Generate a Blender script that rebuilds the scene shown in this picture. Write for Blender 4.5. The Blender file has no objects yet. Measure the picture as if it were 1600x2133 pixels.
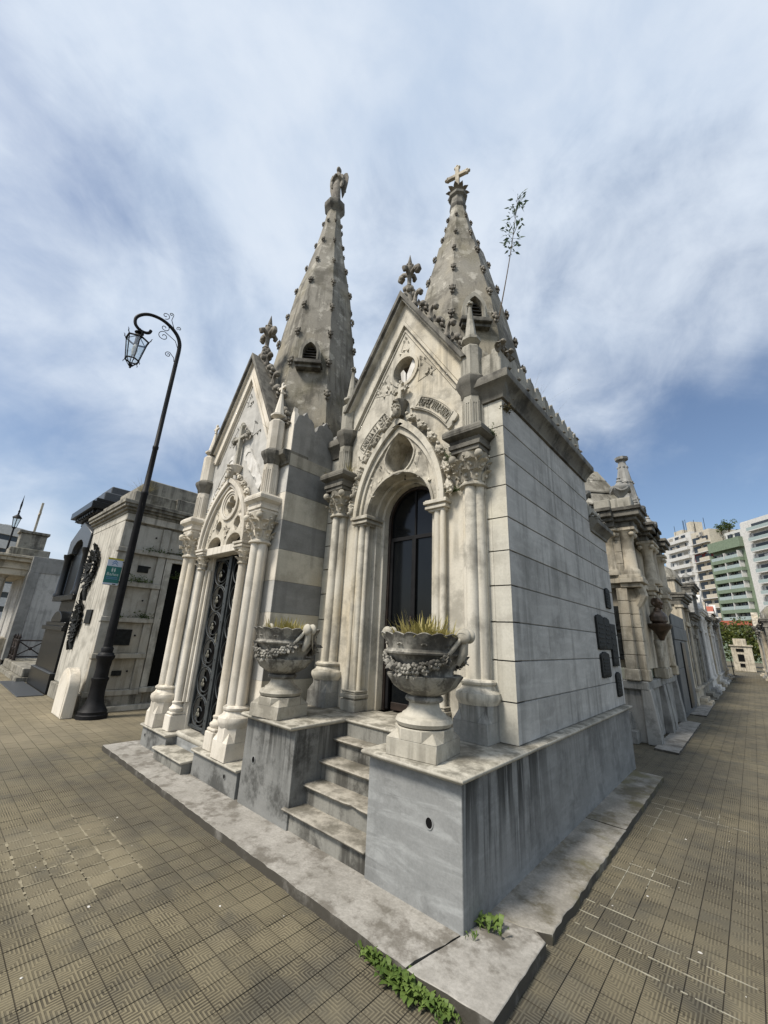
import bpy, math, random
import numpy as np
from mathutils import Vector, Matrix
from mathutils.geometry import tessellate_polygon
random.seed(7)
CLOUD_LOC = (8.4, 0.2, 3.1)
PI = math.pi
SC = bpy.context.scene
COL = SC.collection

# ---------------------------------------------------------------- camera
CAM = Vector((1.525, -2.533, 1.70))
F_PX = 823.42                        # focal length in pixels of the 1600 px wide photograph
_yaw, _pit, _rol = (math.radians(a) for a in (-42.1846, 17.3347, 2.6679))
_F = Vector((math.sin(_yaw)*math.cos(_pit), math.cos(_yaw)*math.cos(_pit), math.sin(_pit)))
_R0 = Vector((math.cos(_yaw), -math.sin(_yaw), 0))
_U0 = _R0.cross(_F)
_R = math.cos(_rol)*_R0 + math.sin(_rol)*_U0
_U = -math.sin(_rol)*_R0 + math.cos(_rol)*_U0
cam_data = bpy.data.cameras.new('camera')
cam = bpy.data.objects.new('camera', cam_data)
COL.objects.link(cam)
cam_data.sensor_fit = 'HORIZONTAL'
cam_data.sensor_width = 36.0
cam_data.lens = F_PX/1600*36.0
cam_data.clip_start = 0.05
cam_data.clip_end = 3000
m = Matrix((_R, _U, -_F)).transposed().to_4x4()
m.translation = CAM
cam.matrix_world = m
SC.camera = cam

def ray(px, py):
    return _F + _R*((px-800)/F_PX) - _U*((py-1066.5)/F_PX)
def on_plane(px, py, point, normal):
    d = ray(px, py); n = Vector(normal)
    return CAM + d*((Vector(point)-CAM).dot(n)/d.dot(n))

# ---------------------------------------------------------------- world, sun, exposure
SUN_ELEV, SUN_AZ = math.radians(54), math.radians(194)     # azimuth clockwise from +Y
world = bpy.data.worlds.new('World'); SC.world = world
world.use_nodes = True
wt = world.node_tree; wt.nodes.clear()
def wn(t, **k):
    n = wt.nodes.new(t)
    for a, b in k.items(): setattr(n, a, b)
    return n
def wl(a, b): wt.links.new(a, b)
w_out = wn('ShaderNodeOutputWorld')
sky = wn('ShaderNodeTexSky', sky_type='NISHITA', sun_disc=False)
sky.sun_elevation = SUN_ELEV; sky.sun_rotation = SUN_AZ
sky.air_density = 1.0; sky.dust_density = 2.0; sky.ozone_density = 2.0
bg_sky = wn('ShaderNodeBackground'); bg_sky.inputs['Strength'].default_value = 0.082
wl(sky.outputs['Color'], bg_sky.inputs['Color'])
tc = wn('ShaderNodeTexCoord')
sep = wn('ShaderNodeSeparateXYZ'); wl(tc.outputs['Generated'], sep.inputs[0])
def wmath(op, a, b=None, c=None):
    n = wn('ShaderNodeMath', operation=op)
    for i, v in enumerate((a, b, c)):
        if v is None: continue
        if isinstance(v, (int, float)): n.inputs[i].default_value = v
        else: wl(v, n.inputs[i])
    return n.outputs[0]
# soft cloud sheet: noise over the sky directions
def wnoise(scale, rot, sc, detail, rough, dist, loc=(0,0,0)):
    mp = wn('ShaderNodeMapping'); mp.inputs['Rotation'].default_value = (0,0,math.radians(rot))
    mp.inputs['Scale'].default_value = sc; mp.inputs['Location'].default_value = loc
    wl(tc.outputs['Generated'], mp.inputs[0])
    n = wn('ShaderNodeTexNoise'); n.inputs['Scale'].default_value = scale
    n.inputs['Detail'].default_value = detail; n.inputs['Roughness'].default_value = rough
    n.inputs['Distortion'].default_value = dist
    wl(mp.outputs[0], n.inputs['Vector']); return n.outputs[0]
def wramp(x, lo, hi):
    mr = wn('ShaderNodeMapRange', interpolation_type='SMOOTHSTEP')
    wl(x, mr.inputs[0]); mr.inputs[1].default_value = lo; mr.inputs[2].default_value = hi
    return mr.outputs[0]
big = wnoise(1.35, 25, (1.0, 1.0, 1.0), 3, 0.5, 0.2, CLOUD_LOC)
mid = wnoise(3.0, 40, (1.0, 0.9, 1.0), 8, 0.55, 0.35, (1.3, 4.2, 3))
fine = wnoise(7.5, 48, (1.0, 0.75, 1.1), 8, 0.62, 0.5, (7.3, 1.2, 0))
cov = wmath('ADD', wmath('MULTIPLY', big, 0.85), wmath('MULTIPLY', mid, 0.38))
cov = wmath('ADD', cov, wmath('MULTIPLY', fine, 0.15))
cov = wmath('ADD', cov, wmath('MULTIPLY', wmath('MAXIMUM', sep.outputs['Z'], 0.0), 0.24))
cover = wramp(cov, 0.60, 0.88)
thick = wramp(wmath('ADD', wmath('MULTIPLY', mid, 0.75), wmath('MULTIPLY', fine, 0.25)), 0.30, 0.66)
ccol = wn('ShaderNodeMix', data_type='RGBA')
wl(thick, ccol.inputs['Factor'])
ccol.inputs['A'].default_value = (0.32, 0.385, 0.48, 1)
ccol.inputs['B'].default_value = (0.45, 0.495, 0.555, 1)
bg_cl = wn('ShaderNodeBackground'); wl(ccol.outputs['Result'], bg_cl.inputs['Color'])
bg_cl.inputs['Strength'].default_value = 1.0
mixw = wn('ShaderNodeMixShader')
wl(wmath('MULTIPLY', cover, 0.93), mixw.inputs[0]); wl(bg_sky.outputs[0], mixw.inputs[1]); wl(bg_cl.outputs[0], mixw.inputs[2])
wl(mixw.outputs[0], w_out.inputs[0])

sun_data = bpy.data.lights.new('sun', 'SUN')
sun_data.energy = 2.9; sun_data.angle = math.radians(13); sun_data.color = (1.0, 0.93, 0.83)
sun = bpy.data.objects.new('sun', sun_data); COL.objects.link(sun)
_sd = Vector((math.sin(SUN_AZ)*math.cos(SUN_ELEV), math.cos(SUN_AZ)*math.cos(SUN_ELEV), math.sin(SUN_ELEV)))
sun.rotation_euler = _sd.to_track_quat('Z', 'Y').to_euler()
sun.location = (0, 0, 30)
vs = SC.view_settings
vs.view_transform = 'Standard'; vs.look = 'None'; vs.exposure = 0.80; vs.gamma = 1.0; vs.use_curve_mapping = False
SC.cycles.max_bounces = 6; SC.cycles.use_denoising = True

# ---------------------------------------------------------------- materials
class NT:
    def __init__(s, name):
        s.m = bpy.data.materials.new(name); s.m.use_nodes = True
        s.t = s.m.node_tree; s.t.nodes.clear()
        s.out = s.n('ShaderNodeOutputMaterial'); s.b = s.n('ShaderNodeBsdfPrincipled')
        s.t.links.new(s.b.outputs[0], s.out.inputs[0])
        s.geo = s.n('ShaderNodeNewGeometry'); s.pos = s.geo.outputs['Position']
    def n(s, t, **k):
        x = s.t.nodes.new(t)
        for a, b in k.items(): setattr(x, a, b)
        return x
    def put(s, sock, v):
        if isinstance(v, (int, float)): sock.default_value = v
        elif isinstance(v, tuple): sock.default_value = v if len(v) != 3 or sock.type != 'RGBA' else (*v, 1)
        else: s.t.links.new(v, sock)
    def math(s, op, a, b=None, c=None):
        x = s.n('ShaderNodeMath', operation=op)
        for i, v in enumerate((a, b, c)):
            if v is not None: s.put(x.inputs[i], v)
        return x.outputs[0]
    def map(s, sc=(1,1,1), rot=(0,0,0), loc=(0,0,0), src=None):
        x = s.n('ShaderNodeMapping'); s.put(x.inputs[0], src or s.pos)
        x.inputs['Scale'].default_value = sc; x.inputs['Rotation'].default_value = rot; x.inputs['Location'].default_value = loc
        return x.outputs[0]
    def noise(s, scale, detail=4, rough=.55, src=None, dist=0):
        x = s.n('ShaderNodeTexNoise'); s.put(x.inputs['Vector'], src or s.pos)
        x.inputs['Scale'].default_value = scale; x.inputs['Detail'].default_value = detail
        x.inputs['Roughness'].default_value = rough; x.inputs['Distortion'].default_value = dist
        return x.outputs[0]
    def ss(s, x, lo, hi, a=0., b=1.):
        r = s.n('ShaderNodeMapRange', interpolation_type='SMOOTHSTEP'); s.put(r.inputs[0], x)
        for i, v in enumerate((lo, hi, a, b)): r.inputs[i+1].default_value = v
        return r.outputs[0]
    def mix(s, f, a, b, mode='MIX'):
        x = s.n('ShaderNodeMix', data_type='RGBA', blend_type=mode)
        s.put(x.inputs['Factor'], f); s.put(x.inputs['A'], a); s.put(x.inputs['B'], b)
        return x.outputs['Result']
    def bump(s, h, dist, strength=1., nrm=None):
        x = s.n('ShaderNodeBump'); x.inputs['Distance'].default_value = dist; x.inputs['Strength'].default_value = strength
        s.put(x.inputs['Height'], h)
        if nrm is not None: s.put(x.inputs['Normal'], nrm)
        return x.outputs[0]
    def xyz(s, src=None):
        x = s.n('ShaderNodeSeparateXYZ'); s.put(x.inputs[0], src or s.pos); return x.outputs
    def done(s, col, rough=.8, nrm=None, metal=0., spec=.35):
        s.put(s.b.inputs['Base Color'], col); s.put(s.b.inputs['Roughness'], rough)
        s.b.inputs['Metallic'].default_value = metal; s.b.inputs['Specular IOR Level'].default_value = spec
        if nrm is not None: s.put(s.b.inputs['Normal'], nrm)
        return s.m

def stone(name, c1, c2, grime=(.07,.065,.055), blotch=.35, streak=.4, top=.5, vein=0., randv=.06, rough=.78,
          warm=None, bump=.006, bscale=2.6, moss=0., light=0., stzr=None, soot=.0, grain=.22, sided=0., ymask=None):
    """weathered stone: mottling, rain streaks, lichen on ledges, soot crust, veins"""
    k = NT(name)
    base = k.mix(k.ss(k.noise(1.7, 6, .62), .3, .72), c1, c2)
    if warm: base = k.mix(k.ss(k.noise(.9, 4, .6, k.map((1,1,.55), loc=(3.1,7.7,2.2))), .48, .72, 0, .8), base, warm)
    if vein:
        v = k.noise(3.2, 7, .62, k.map((.55,.55,2.4), (.5,.65,.3)), 1.2)
        base = k.mix(k.ss(v, .44, .66, 0, vein), base, tuple(min(1, c*1.75+.03) for c in c1))
        v2 = k.noise(4.4, 7, .66, k.map((.5,.5,2.8), (.55,.7,.3), (4,4,4)), 1.6)
        base = k.mix(k.ss(v2, .55, .74, 0, vein*.9), base, tuple(c*.62 for c in c1))
    fine = k.noise(55, 4, .65)
    base = k.mix(grain, base, k.mix(k.ss(fine, .25, .75), tuple(c*.78 for c in c1), tuple(min(1, c*1.22) for c in c2)), 'MIX')
    if light:
        base = k.mix(k.ss(k.noise(3.4, 7, .68, k.map(loc=(9,2,5))), .55, .62, 0, light), base, tuple(min(.8, c*1.5+.05) for c in c2))
    st = k.noise(1.0, 5, .6, k.map((9,9,.5)), .3)
    stm = k.math('MULTIPLY', k.ss(st, .46, .63), k.ss(k.noise(1.3, 3, .5, k.map(loc=(5,1,8))), .36, .58))
    if stzr:                                        # stains that run down from a ledge at height stzr[1]
        z = k.xyz()[2]
        stm = k.math('MULTIPLY', k.ss(st, .44, .56), k.ss(k.math('ADD', z, k.math('MULTIPLY', k.noise(3, 4, .6, k.map((3,3,.3))), -1.3)), stzr[0]-.65, stzr[1]-.65))
    if ymask: stm = k.math('MULTIPLY', stm, k.ss(k.xyz()[1], ymask[0], ymask[1], ymask[2], ymask[3]))
    col = k.mix(k.math('MULTIPLY', stm, streak), base, grime)
    bl = k.noise(bscale, 8, .7, k.map(loc=(2,6,1)))
    blm = k.ss(bl, .47, .63)
    col = k.mix(k.math('MULTIPLY', blm, blotch), col, grime)
    if soot:
        so = k.noise(6.5, 8, .72, k.map((1,1,.7), loc=(8,3,4)))
        col = k.mix(k.ss(so, .44, .56, 0, soot), col, (.035,.032,.028))
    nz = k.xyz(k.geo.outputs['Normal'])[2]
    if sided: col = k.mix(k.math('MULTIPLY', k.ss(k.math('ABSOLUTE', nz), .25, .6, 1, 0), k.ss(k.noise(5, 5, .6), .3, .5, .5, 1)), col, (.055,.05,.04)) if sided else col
    tp = k.math('MULTIPLY', k.ss(nz, .45, .85), k.ss(k.noise(4.5, 7, .7), .38, .62))
    col = k.mix(k.math('MULTIPLY', tp, top), col, (.075,.068,.05))
    if moss:
        mo = k.noise(1.5, 6, .66, k.map((1,1,.6), loc=(1,9,3)))
        col = k.mix(k.ss(mo, .48, .64, 0, moss), col, (.105,.093,.036))
    oi = k.n('ShaderNodeObjectInfo')
    rv = k.math('ADD', 1-randv, k.math('MULTIPLY', oi.outputs['Random'], 2*randv))
    hs = k.n('ShaderNodeHueSaturation'); k.put(hs.inputs['Color'], col); k.put(hs.inputs['Value'], rv)
    h = k.math('ADD', k.math('MULTIPLY', fine, .35), k.math('MULTIPLY', bl, .9))
    nr = k.bump(h, bump, .7)
    rg = k.math('ADD', rough-.1, k.math('MULTIPLY', bl, .25))
    return k.done(hs.outputs[0], rg, nr)

M = {}
M['facade'] = stone('facade_marble', (.47,.44,.37), (.57,.54,.465), grime=(.15,.14,.115), blotch=.5, streak=.6, top=.6, warm=(.49,.405,.255), bump=.004)
M['carved'] = stone('carved_marble', (.45,.415,.34), (.55,.515,.43), grime=(.12,.11,.085), blotch=.5, streak=.5, top=.6, soot=.35, bump=.006)
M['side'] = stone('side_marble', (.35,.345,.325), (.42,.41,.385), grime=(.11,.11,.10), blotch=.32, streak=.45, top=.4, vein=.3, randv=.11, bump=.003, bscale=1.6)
M['quoin'] = stone('quoin_marble', (.45,.435,.375), (.52,.50,.435), grime=(.2,.185,.15), blotch=.35, streak=.3, vein=.12, randv=.05, bump=.003, warm=(.48,.43,.30))
M['plinth'] = stone('plinth_marble', (.20,.207,.204), (.262,.267,.262), grime=(.05,.052,.05), blotch=.3, streak=.06, top=.5, vein=.75, randv=.03, rough=.6, bump=.003)
M['plinth_side'] = stone('plinth_side_marble', (.185,.19,.187), (.245,.248,.243), grime=(.028,.03,.03), blotch=.35, streak=1., top=.5, vein=.35, randv=.03, rough=.62, bump=.003, stzr=(-.1,.8), ymask=(1.0,1.7,1.,.25))
M['plinth_dirty'] = stone('plinth_dirty_marble', (.16,.163,.155), (.225,.226,.215), grime=(.03,.03,.027), blotch=.75, streak=.85, top=.5, vein=.2, randv=.03, rough=.65, bump=.004, stzr=(.2,.95))
M['cap'] = stone('cap_marble', (.40,.375,.31), (.50,.475,.41), grime=(.09,.08,.06), blotch=.45, streak=.3, top=.75, bump=.004)
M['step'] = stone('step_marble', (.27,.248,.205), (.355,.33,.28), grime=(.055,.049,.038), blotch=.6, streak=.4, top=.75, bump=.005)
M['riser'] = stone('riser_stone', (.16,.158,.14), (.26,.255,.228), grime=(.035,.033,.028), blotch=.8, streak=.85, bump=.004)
M['spire'] = stone('spire_render', (.175,.162,.135), (.27,.255,.215), grime=(.075,.068,.052), blotch=.8, streak=.8, top=.4, moss=.3, light=.7, grain=.35, bump=.012, bscale=1.8, warm=(.30,.255,.165))
M['crocket'] = stone('crocket_stone', (.155,.14,.115), (.25,.23,.19), grime=(.07,.06,.05), blotch=.6, streak=.3, top=.7, bump=.01, randv=.15)
M['weath'] = stone('weathered_ledge', (.115,.108,.092), (.20,.19,.16), grime=(.03,.028,.024), blotch=.75, streak=.7, top=.6, bump=.008)
M['pier'] = stone('pier_stone', (.29,.275,.23), (.39,.37,.315), grime=(.07,.066,.052), blotch=.55, streak=.75, top=.6, bump=.006)
M['creamB'] = stone('cream_marble', (.60,.555,.47), (.69,.645,.565), grime=(.22,.195,.15), blotch=.25, streak=.4, top=.55, warm=(.58,.49,.35), bump=.003)
M['carvedB'] = stone('cream_carved', (.56,.515,.42), (.65,.60,.51), grime=(.16,.14,.105), blotch=.35, streak=.4, top=.5, soot=.14, bump=.005)
M['blueB'] = stone('blue_grey_marble', (.42,.41,.38), (.50,.49,.46), grime=(.16,.16,.15), blotch=.25, streak=.3, vein=.2, bump=.003)
M['band_dark'] = stone('dark_band_marble', (.17,.174,.17), (.225,.226,.218), grime=(.09,.09,.085), blotch=.3, streak=.25, vein=.22, randv=.05, bump=.003)
M['band_light'] = stone('light_band_marble', (.45,.425,.35), (.53,.50,.42), grime=(.2,.18,.14), blotch=.4, streak=.3, vein=.1, randv=.06, warm=(.40,.33,.215), bump=.003)
M['urn'] = stone('urn_stone', (.22,.21,.18), (.38,.365,.32), grime=(.05,.046,.038), blotch=.8, streak=.8, top=.1, soot=.68, bump=.008)
M['urnbase'] = stone('urn_base_stone', (.35,.325,.265), (.45,.425,.36), grime=(.1,.09,.07), blotch=.5, streak=.45, top=.3, bump=.006)
M['basedark'] = stone('dark_base_stone', (.20,.20,.185), (.33,.325,.30), grime=(.045,.043,.038), blotch=.65, streak=.85, top=.4, bump=.006, stzr=(.8,1.5))
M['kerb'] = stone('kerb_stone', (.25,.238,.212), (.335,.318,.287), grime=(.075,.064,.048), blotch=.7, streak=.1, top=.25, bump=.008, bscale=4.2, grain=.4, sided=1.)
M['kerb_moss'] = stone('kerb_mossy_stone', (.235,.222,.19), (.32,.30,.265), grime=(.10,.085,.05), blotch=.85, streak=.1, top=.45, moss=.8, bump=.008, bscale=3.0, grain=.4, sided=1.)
M['white'] = stone('white_stone', (.60,.585,.55), (.70,.685,.65), grime=(.25,.23,.19), blotch=.3, streak=.5, bump=.004)
M['vault'] = stone('vault_render', (.45,.425,.365), (.55,.525,.46), grime=(.16,.15,.125), blotch=.5, streak=.75, top=.6, bump=.006)
M['vaultpanel'] = stone('vault_panel_stone', (.38,.365,.32), (.47,.45,.40), grime=(.17,.155,.12), blotch=.4, streak=.5, warm=(.42,.36,.26), bump=.004)
M['old'] = stone('old_render', (.20,.19,.16), (.33,.31,.26), grime=(.06,.055,.045), blotch=.75, streak=.75, top=.6, moss=.2, bump=.012)
M['greywall'] = stone('grey_plaster', (.40,.395,.375), (.49,.48,.46), grime=(.2,.2,.19), blotch=.5, streak=.6, bump=.004)
M['greyplain'] = stone('grey_coping', (.22,.22,.21), (.29,.285,.27), grime=(.13,.13,.12), blotch=.5, streak=.4, bump=.004)
M['granite'] = stone('dark_granite', (.075,.082,.085), (.115,.12,.122), grime=(.05,.05,.05), blotch=.3, streak=.3, top=.2, rough=.5, bump=.001)
M['granite_grey'] = stone('grey_granite', (.24,.24,.225), (.32,.315,.295), grime=(.09,.088,.08), blotch=.55, streak=.75, top=.4, bump=.004)
M['tan'] = stone('tan_stone', (.42,.375,.29), (.53,.48,.385), grime=(.12,.105,.08), blotch=.5, streak=.6, top=.6, bump=.006, warm=(.48,.38,.24))
M['green_stain'] = stone('green_stained_marble', (.38,.40,.33), (.48,.49,.42), grime=(.24,.30,.22), blotch=.5, streak=.7, bump=.003)

def plain(name, c, rough=.6, metal=0., var=.2, bump=0., spec=.4, sc=8):
    k = NT(name)
    n = k.noise(sc, 5, .6)
    col = k.mix(k.ss(n, .3, .7), tuple(x*(1-var) for x in c), tuple(min(1, x*(1+var)) for x in c))
    return k.done(col, k.math('ADD', rough-.08, k.math('MULTIPLY', n, .16)), k.bump(n, bump) if bump else None, metal, spec)
M['iron'] = plain('black_iron', (.008,.008,.009), .6, 0., .35, .001, .22)
M['gate'] = plain('grey_iron', (.035,.04,.042), .5, .0, .3, .001, .4)
M['flower'] = plain('cast_rosette', (.13,.125,.10), .6, 0, .4)
M['rust'] = plain('brown_frame', (.02,.013,.010), .6, 0, .5)
M['dark'] = plain('dark_interior', (.006,.006,.006), .9, 0, .2, 0, .1)
M['bronze'] = plain('dark_bronze', (.012,.0135,.013), .65, 0., .5, .006, .25, 14)
M['bronze_b'] = plain('brown_bronze', (.07,.05,.036), .45, .5, .4, .004, .5, 9)
M['black_granite'] = plain('polished_black_granite', (.010,.011,.012), .3, 0., .3, 0, .3, 60)
M['bluegranite'] = plain('polished_grey_granite', (.055,.06,.066), .4, 0., .25, 0, .5, 40)
M['stem'] = plain('plant_stem', (.10,.075,.05), .8)
M['rubble'] = plain('rubble_fill', (.13,.10,.075), .9, 0, .6, .03, .2, 18)
M['slat'] = plain('louvre_slat', (.05,.047,.042), .8, 0, .3)
M['white_pl'] = plain('white_plaster', (.52,.515,.495), .8, 0, .1, 0, .3, 2)
M['cream_pl'] = plain('cream_plaster', (.47,.43,.35), .8, 0, .1, 0, .3, 2)
M['green_pl'] = plain('green_plaster', (.16,.205,.145), .8, 0, .12, 0, .3, 2)
M['red_pl'] = plain('dark_red_plaster', (.17,.03,.03), .8, 0, .1)
M['roof_red'] = plain('red_roof', (.30,.085,.05), .85, 0, .25)
M['rail'] = plain('pale_glass_rail', (.30,.36,.35), .3, 0, .25)
M['shade'] = plain('window_shutter', (.30,.28,.24), .7, 0, .2)
M['win'] = plain('window_glass_dark', (.035,.042,.05), .12, 0, .3)
M['yellow'] = plain('sign_yellow', (.42,.36,.03), .5, 0, .05)
M['sign_white'] = plain('sign_pale_blue', (.50,.56,.66), .5, 0, .04)
M['sign_green'] = plain('sign_teal', (.022,.15,.135), .5, 0, .04)
M['sign_blue'] = plain('sign_arrow_blue', (.12,.22,.40), .5, 0, .04)
M['sign_text'] = plain('sign_lettering', (.50,.60,.58), .5, 0, .03)
M['mortar'] = plain('pale_mortar', (.30,.285,.225), .9, 0, .25, 0, .2, 12)
M['mortar_y'] = plain('sandy_mortar', (.20,.178,.125), .9, 0, .35, 0, .2, 9)

def leafmat(name, a, b, trans=.25):
    k = NT(name)
    oi = k.noise(7, 3, .6)
    col = k.mix(k.ss(oi, .32, .68), a, b)
    k.b.inputs['Subsurface Weight'].default_value = 0
    m_ = k.done(col, .55, None, 0, .3)
    tr = k.n('ShaderNodeBsdfTranslucent'); k.put(tr.inputs[0], col)
    mx = k.n('ShaderNodeMixShader'); mx.inputs[0].default_value = trans
    k.t.links.new(k.b.outputs[0], mx.inputs[1]); k.t.links.new(tr.outputs[0], mx.inputs[2]); k.t.links.new(mx.outputs[0], k.out.inputs[0])
    return m_
M['grass'] = leafmat('spider_plant_leaf', (.22,.20,.055), (.40,.34,.13))
M['weed'] = leafmat('weed_leaf', (.045,.085,.014), (.13,.19,.045))
M['weed_red'] = leafmat('reddish_leaf', (.08,.035,.025), (.12,.10,.04))
M['fern'] = leafmat('fern_leaf', (.04,.07,.015), (.085,.12,.03))
M['dry'] = leafmat('dry_grass', (.22,.19,.08), (.36,.31,.15))
M['sap'] = leafmat('sapling_leaf', (.05,.085,.05), (.10,.14,.085))
M['tree'] = leafmat('tree_leaf', (.035,.06,.012), (.13,.14,.03))

def glassmat(name, col, rough=.02, alpha_like=.5):
    k = NT(name); k.t.nodes.remove(k.b)
    g = k.n('ShaderNodeBsdfGlossy'); g.inputs[0].default_value = (1,1,1,1); g.inputs[1].default_value = rough
    t = k.n('ShaderNodeBsdfTransparent'); t.inputs[0].default_value = (*col, 1)
    mx = k.n('ShaderNodeMixShader'); mx.inputs[0].default_value = .10
    k.t.links.new(t.outputs[0], mx.inputs[1]); k.t.links.new(g.outputs[0], mx.inputs[2]); k.t.links.new(mx.outputs[0], k.out.inputs[0])
    return k.m
M['glass'] = glassmat('clear_glass', (.93,.95,.95))
M['doorglass'] = plain('dark_door_glass', (.005,.006,.007), .12, 0, .2, 0, .28, 2)

# patterned cement tile (quarter-tile chevrons), world-space so that every tile carries the same relief
TILE = 0.158; TX0, TY0 = -0.461, -0.689
def tilemat(name, far=False):
    k = NT(name)
    X, Y, Z = k.xyz()
    fu = k.math('FRACT', k.math('DIVIDE', k.math('SUBTRACT', X, TX0), TILE))
    fv = k.math('FRACT', k.math('DIVIDE', k.math('SUBTRACT', Y, TY0), TILE))
    du = k.math('SUBTRACT', 1., k.math('MULTIPLY', k.math('ABSOLUTE', k.math('SUBTRACT', fu, .5)), 2.))
    dv = k.math('SUBTRACT', 1., k.math('MULTIPLY', k.math('ABSOLUTE', k.math('SUBTRACT', fv, .5)), 2.))
    mm = k.math('MAXIMUM', du, dv); mn = k.math('MINIMUM', du, dv)
    bands = k.math('SINE', k.math('MULTIPLY', k.math('SUBTRACT', mm, .07), 2*PI*4.57))
    ridge = k.ss(bands, -.35, .4)
    joint = k.ss(mn, .01, .04, 0., 1.)
    wear = k.ss(k.noise(1.15, 6, .66), .36, .64)                  # dirt-filled / worn patches hide the relief
    wear2 = k.ss(k.noise(5.5, 5, .6), .3, .68)
    big = k.noise(.55, 4, .6, k.map(loc=(4,1,0)))
    oi = k.n('ShaderNodeObjectInfo')
    top = k.mix(k.ss(big, .36, .66), (.125,.11,.075), (.18,.155,.097))
    top = k.mix(k.ss(k.noise(2.2, 5, .65, k.map(loc=(7,3,0))), .45, .7, 0, .75), top, (.068,.066,.054))
    top = k.mix(k.ss(k.noise(70, 3, .6), .3, .75, 0, .45), top, (.115,.10,.068))
    gro = k.mix(.93, top, (.022,.018,.013))
    vis = k.math('MULTIPLY', k.math('ADD', .45, k.math('MULTIPLY', wear, .55)), k.math('ADD', .6, k.math('MULTIPLY', wear2, .4)))
    rdg = k.math('SUBTRACT', 1., k.math('MULTIPLY', k.math('SUBTRACT', 1., ridge), vis))
    col = k.mix(rdg, gro, top)
    soil = k.ss(k.noise(1.6, 6, .66, k.map(loc=(1,8,0))), .5, .72, 0, .6)
    col = k.mix(soil, col, (.058,.054,.043))
    # sandy mended patch of paving with light joints
    px = k.math('MULTIPLY', k.ss(X, -3.5, -3.15), k.ss(X, -1.95, -1.6, 1, 0))
    py = k.math('MULTIPLY', k.ss(Y, -1.85, -1.6), k.ss(Y, -1.1, -.86, 1, 0))
    pm = k.math('MULTIPLY', k.math('MULTIPLY', px, py), k.ss(k.noise(2.4, 4, .6), .36, .56))
    col = k.mix(k.math('MULTIPLY', pm, .65), col, (.185,.16,.105))
    # paler, yellower tile colour further down the cross avenue
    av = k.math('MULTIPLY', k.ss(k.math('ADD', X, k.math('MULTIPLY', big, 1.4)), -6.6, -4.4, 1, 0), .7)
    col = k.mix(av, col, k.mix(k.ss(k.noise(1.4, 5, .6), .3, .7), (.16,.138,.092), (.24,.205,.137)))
    jcol = k.mix(k.ss(k.noise(3.1, 3, .5), .35, .7), (.045,.038,.03), (.08,.068,.05))
    col = k.mix(k.math('MULTIPLY', k.math('SUBTRACT', 1., joint), .7), col, jcol)
    hs = k.n('ShaderNodeHueSaturation'); k.put(hs.inputs['Color'], col)
    k.put(hs.inputs['Value'], k.math('ADD', .87, k.math('MULTIPLY', oi.outputs['Random'], .26)))
    h = k.math('ADD', k.math('MULTIPLY', rdg, .8), k.math('MULTIPLY', joint, 1.2))
    h = k.math('ADD', h, k.math('MULTIPLY', k.noise(40, 4, .6), .35))
    return k.done(hs.outputs[0] if not far else col, .82, k.bump(h, .004, .9), 0, .3)
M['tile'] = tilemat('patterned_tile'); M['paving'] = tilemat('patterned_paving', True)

# ---------------------------------------------------------------- mesh helpers
def rotz(a): return Matrix.Rotation(a, 4, 'Z')
def T(x, y, z): return Matrix.Translation((x, y, z))

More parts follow.
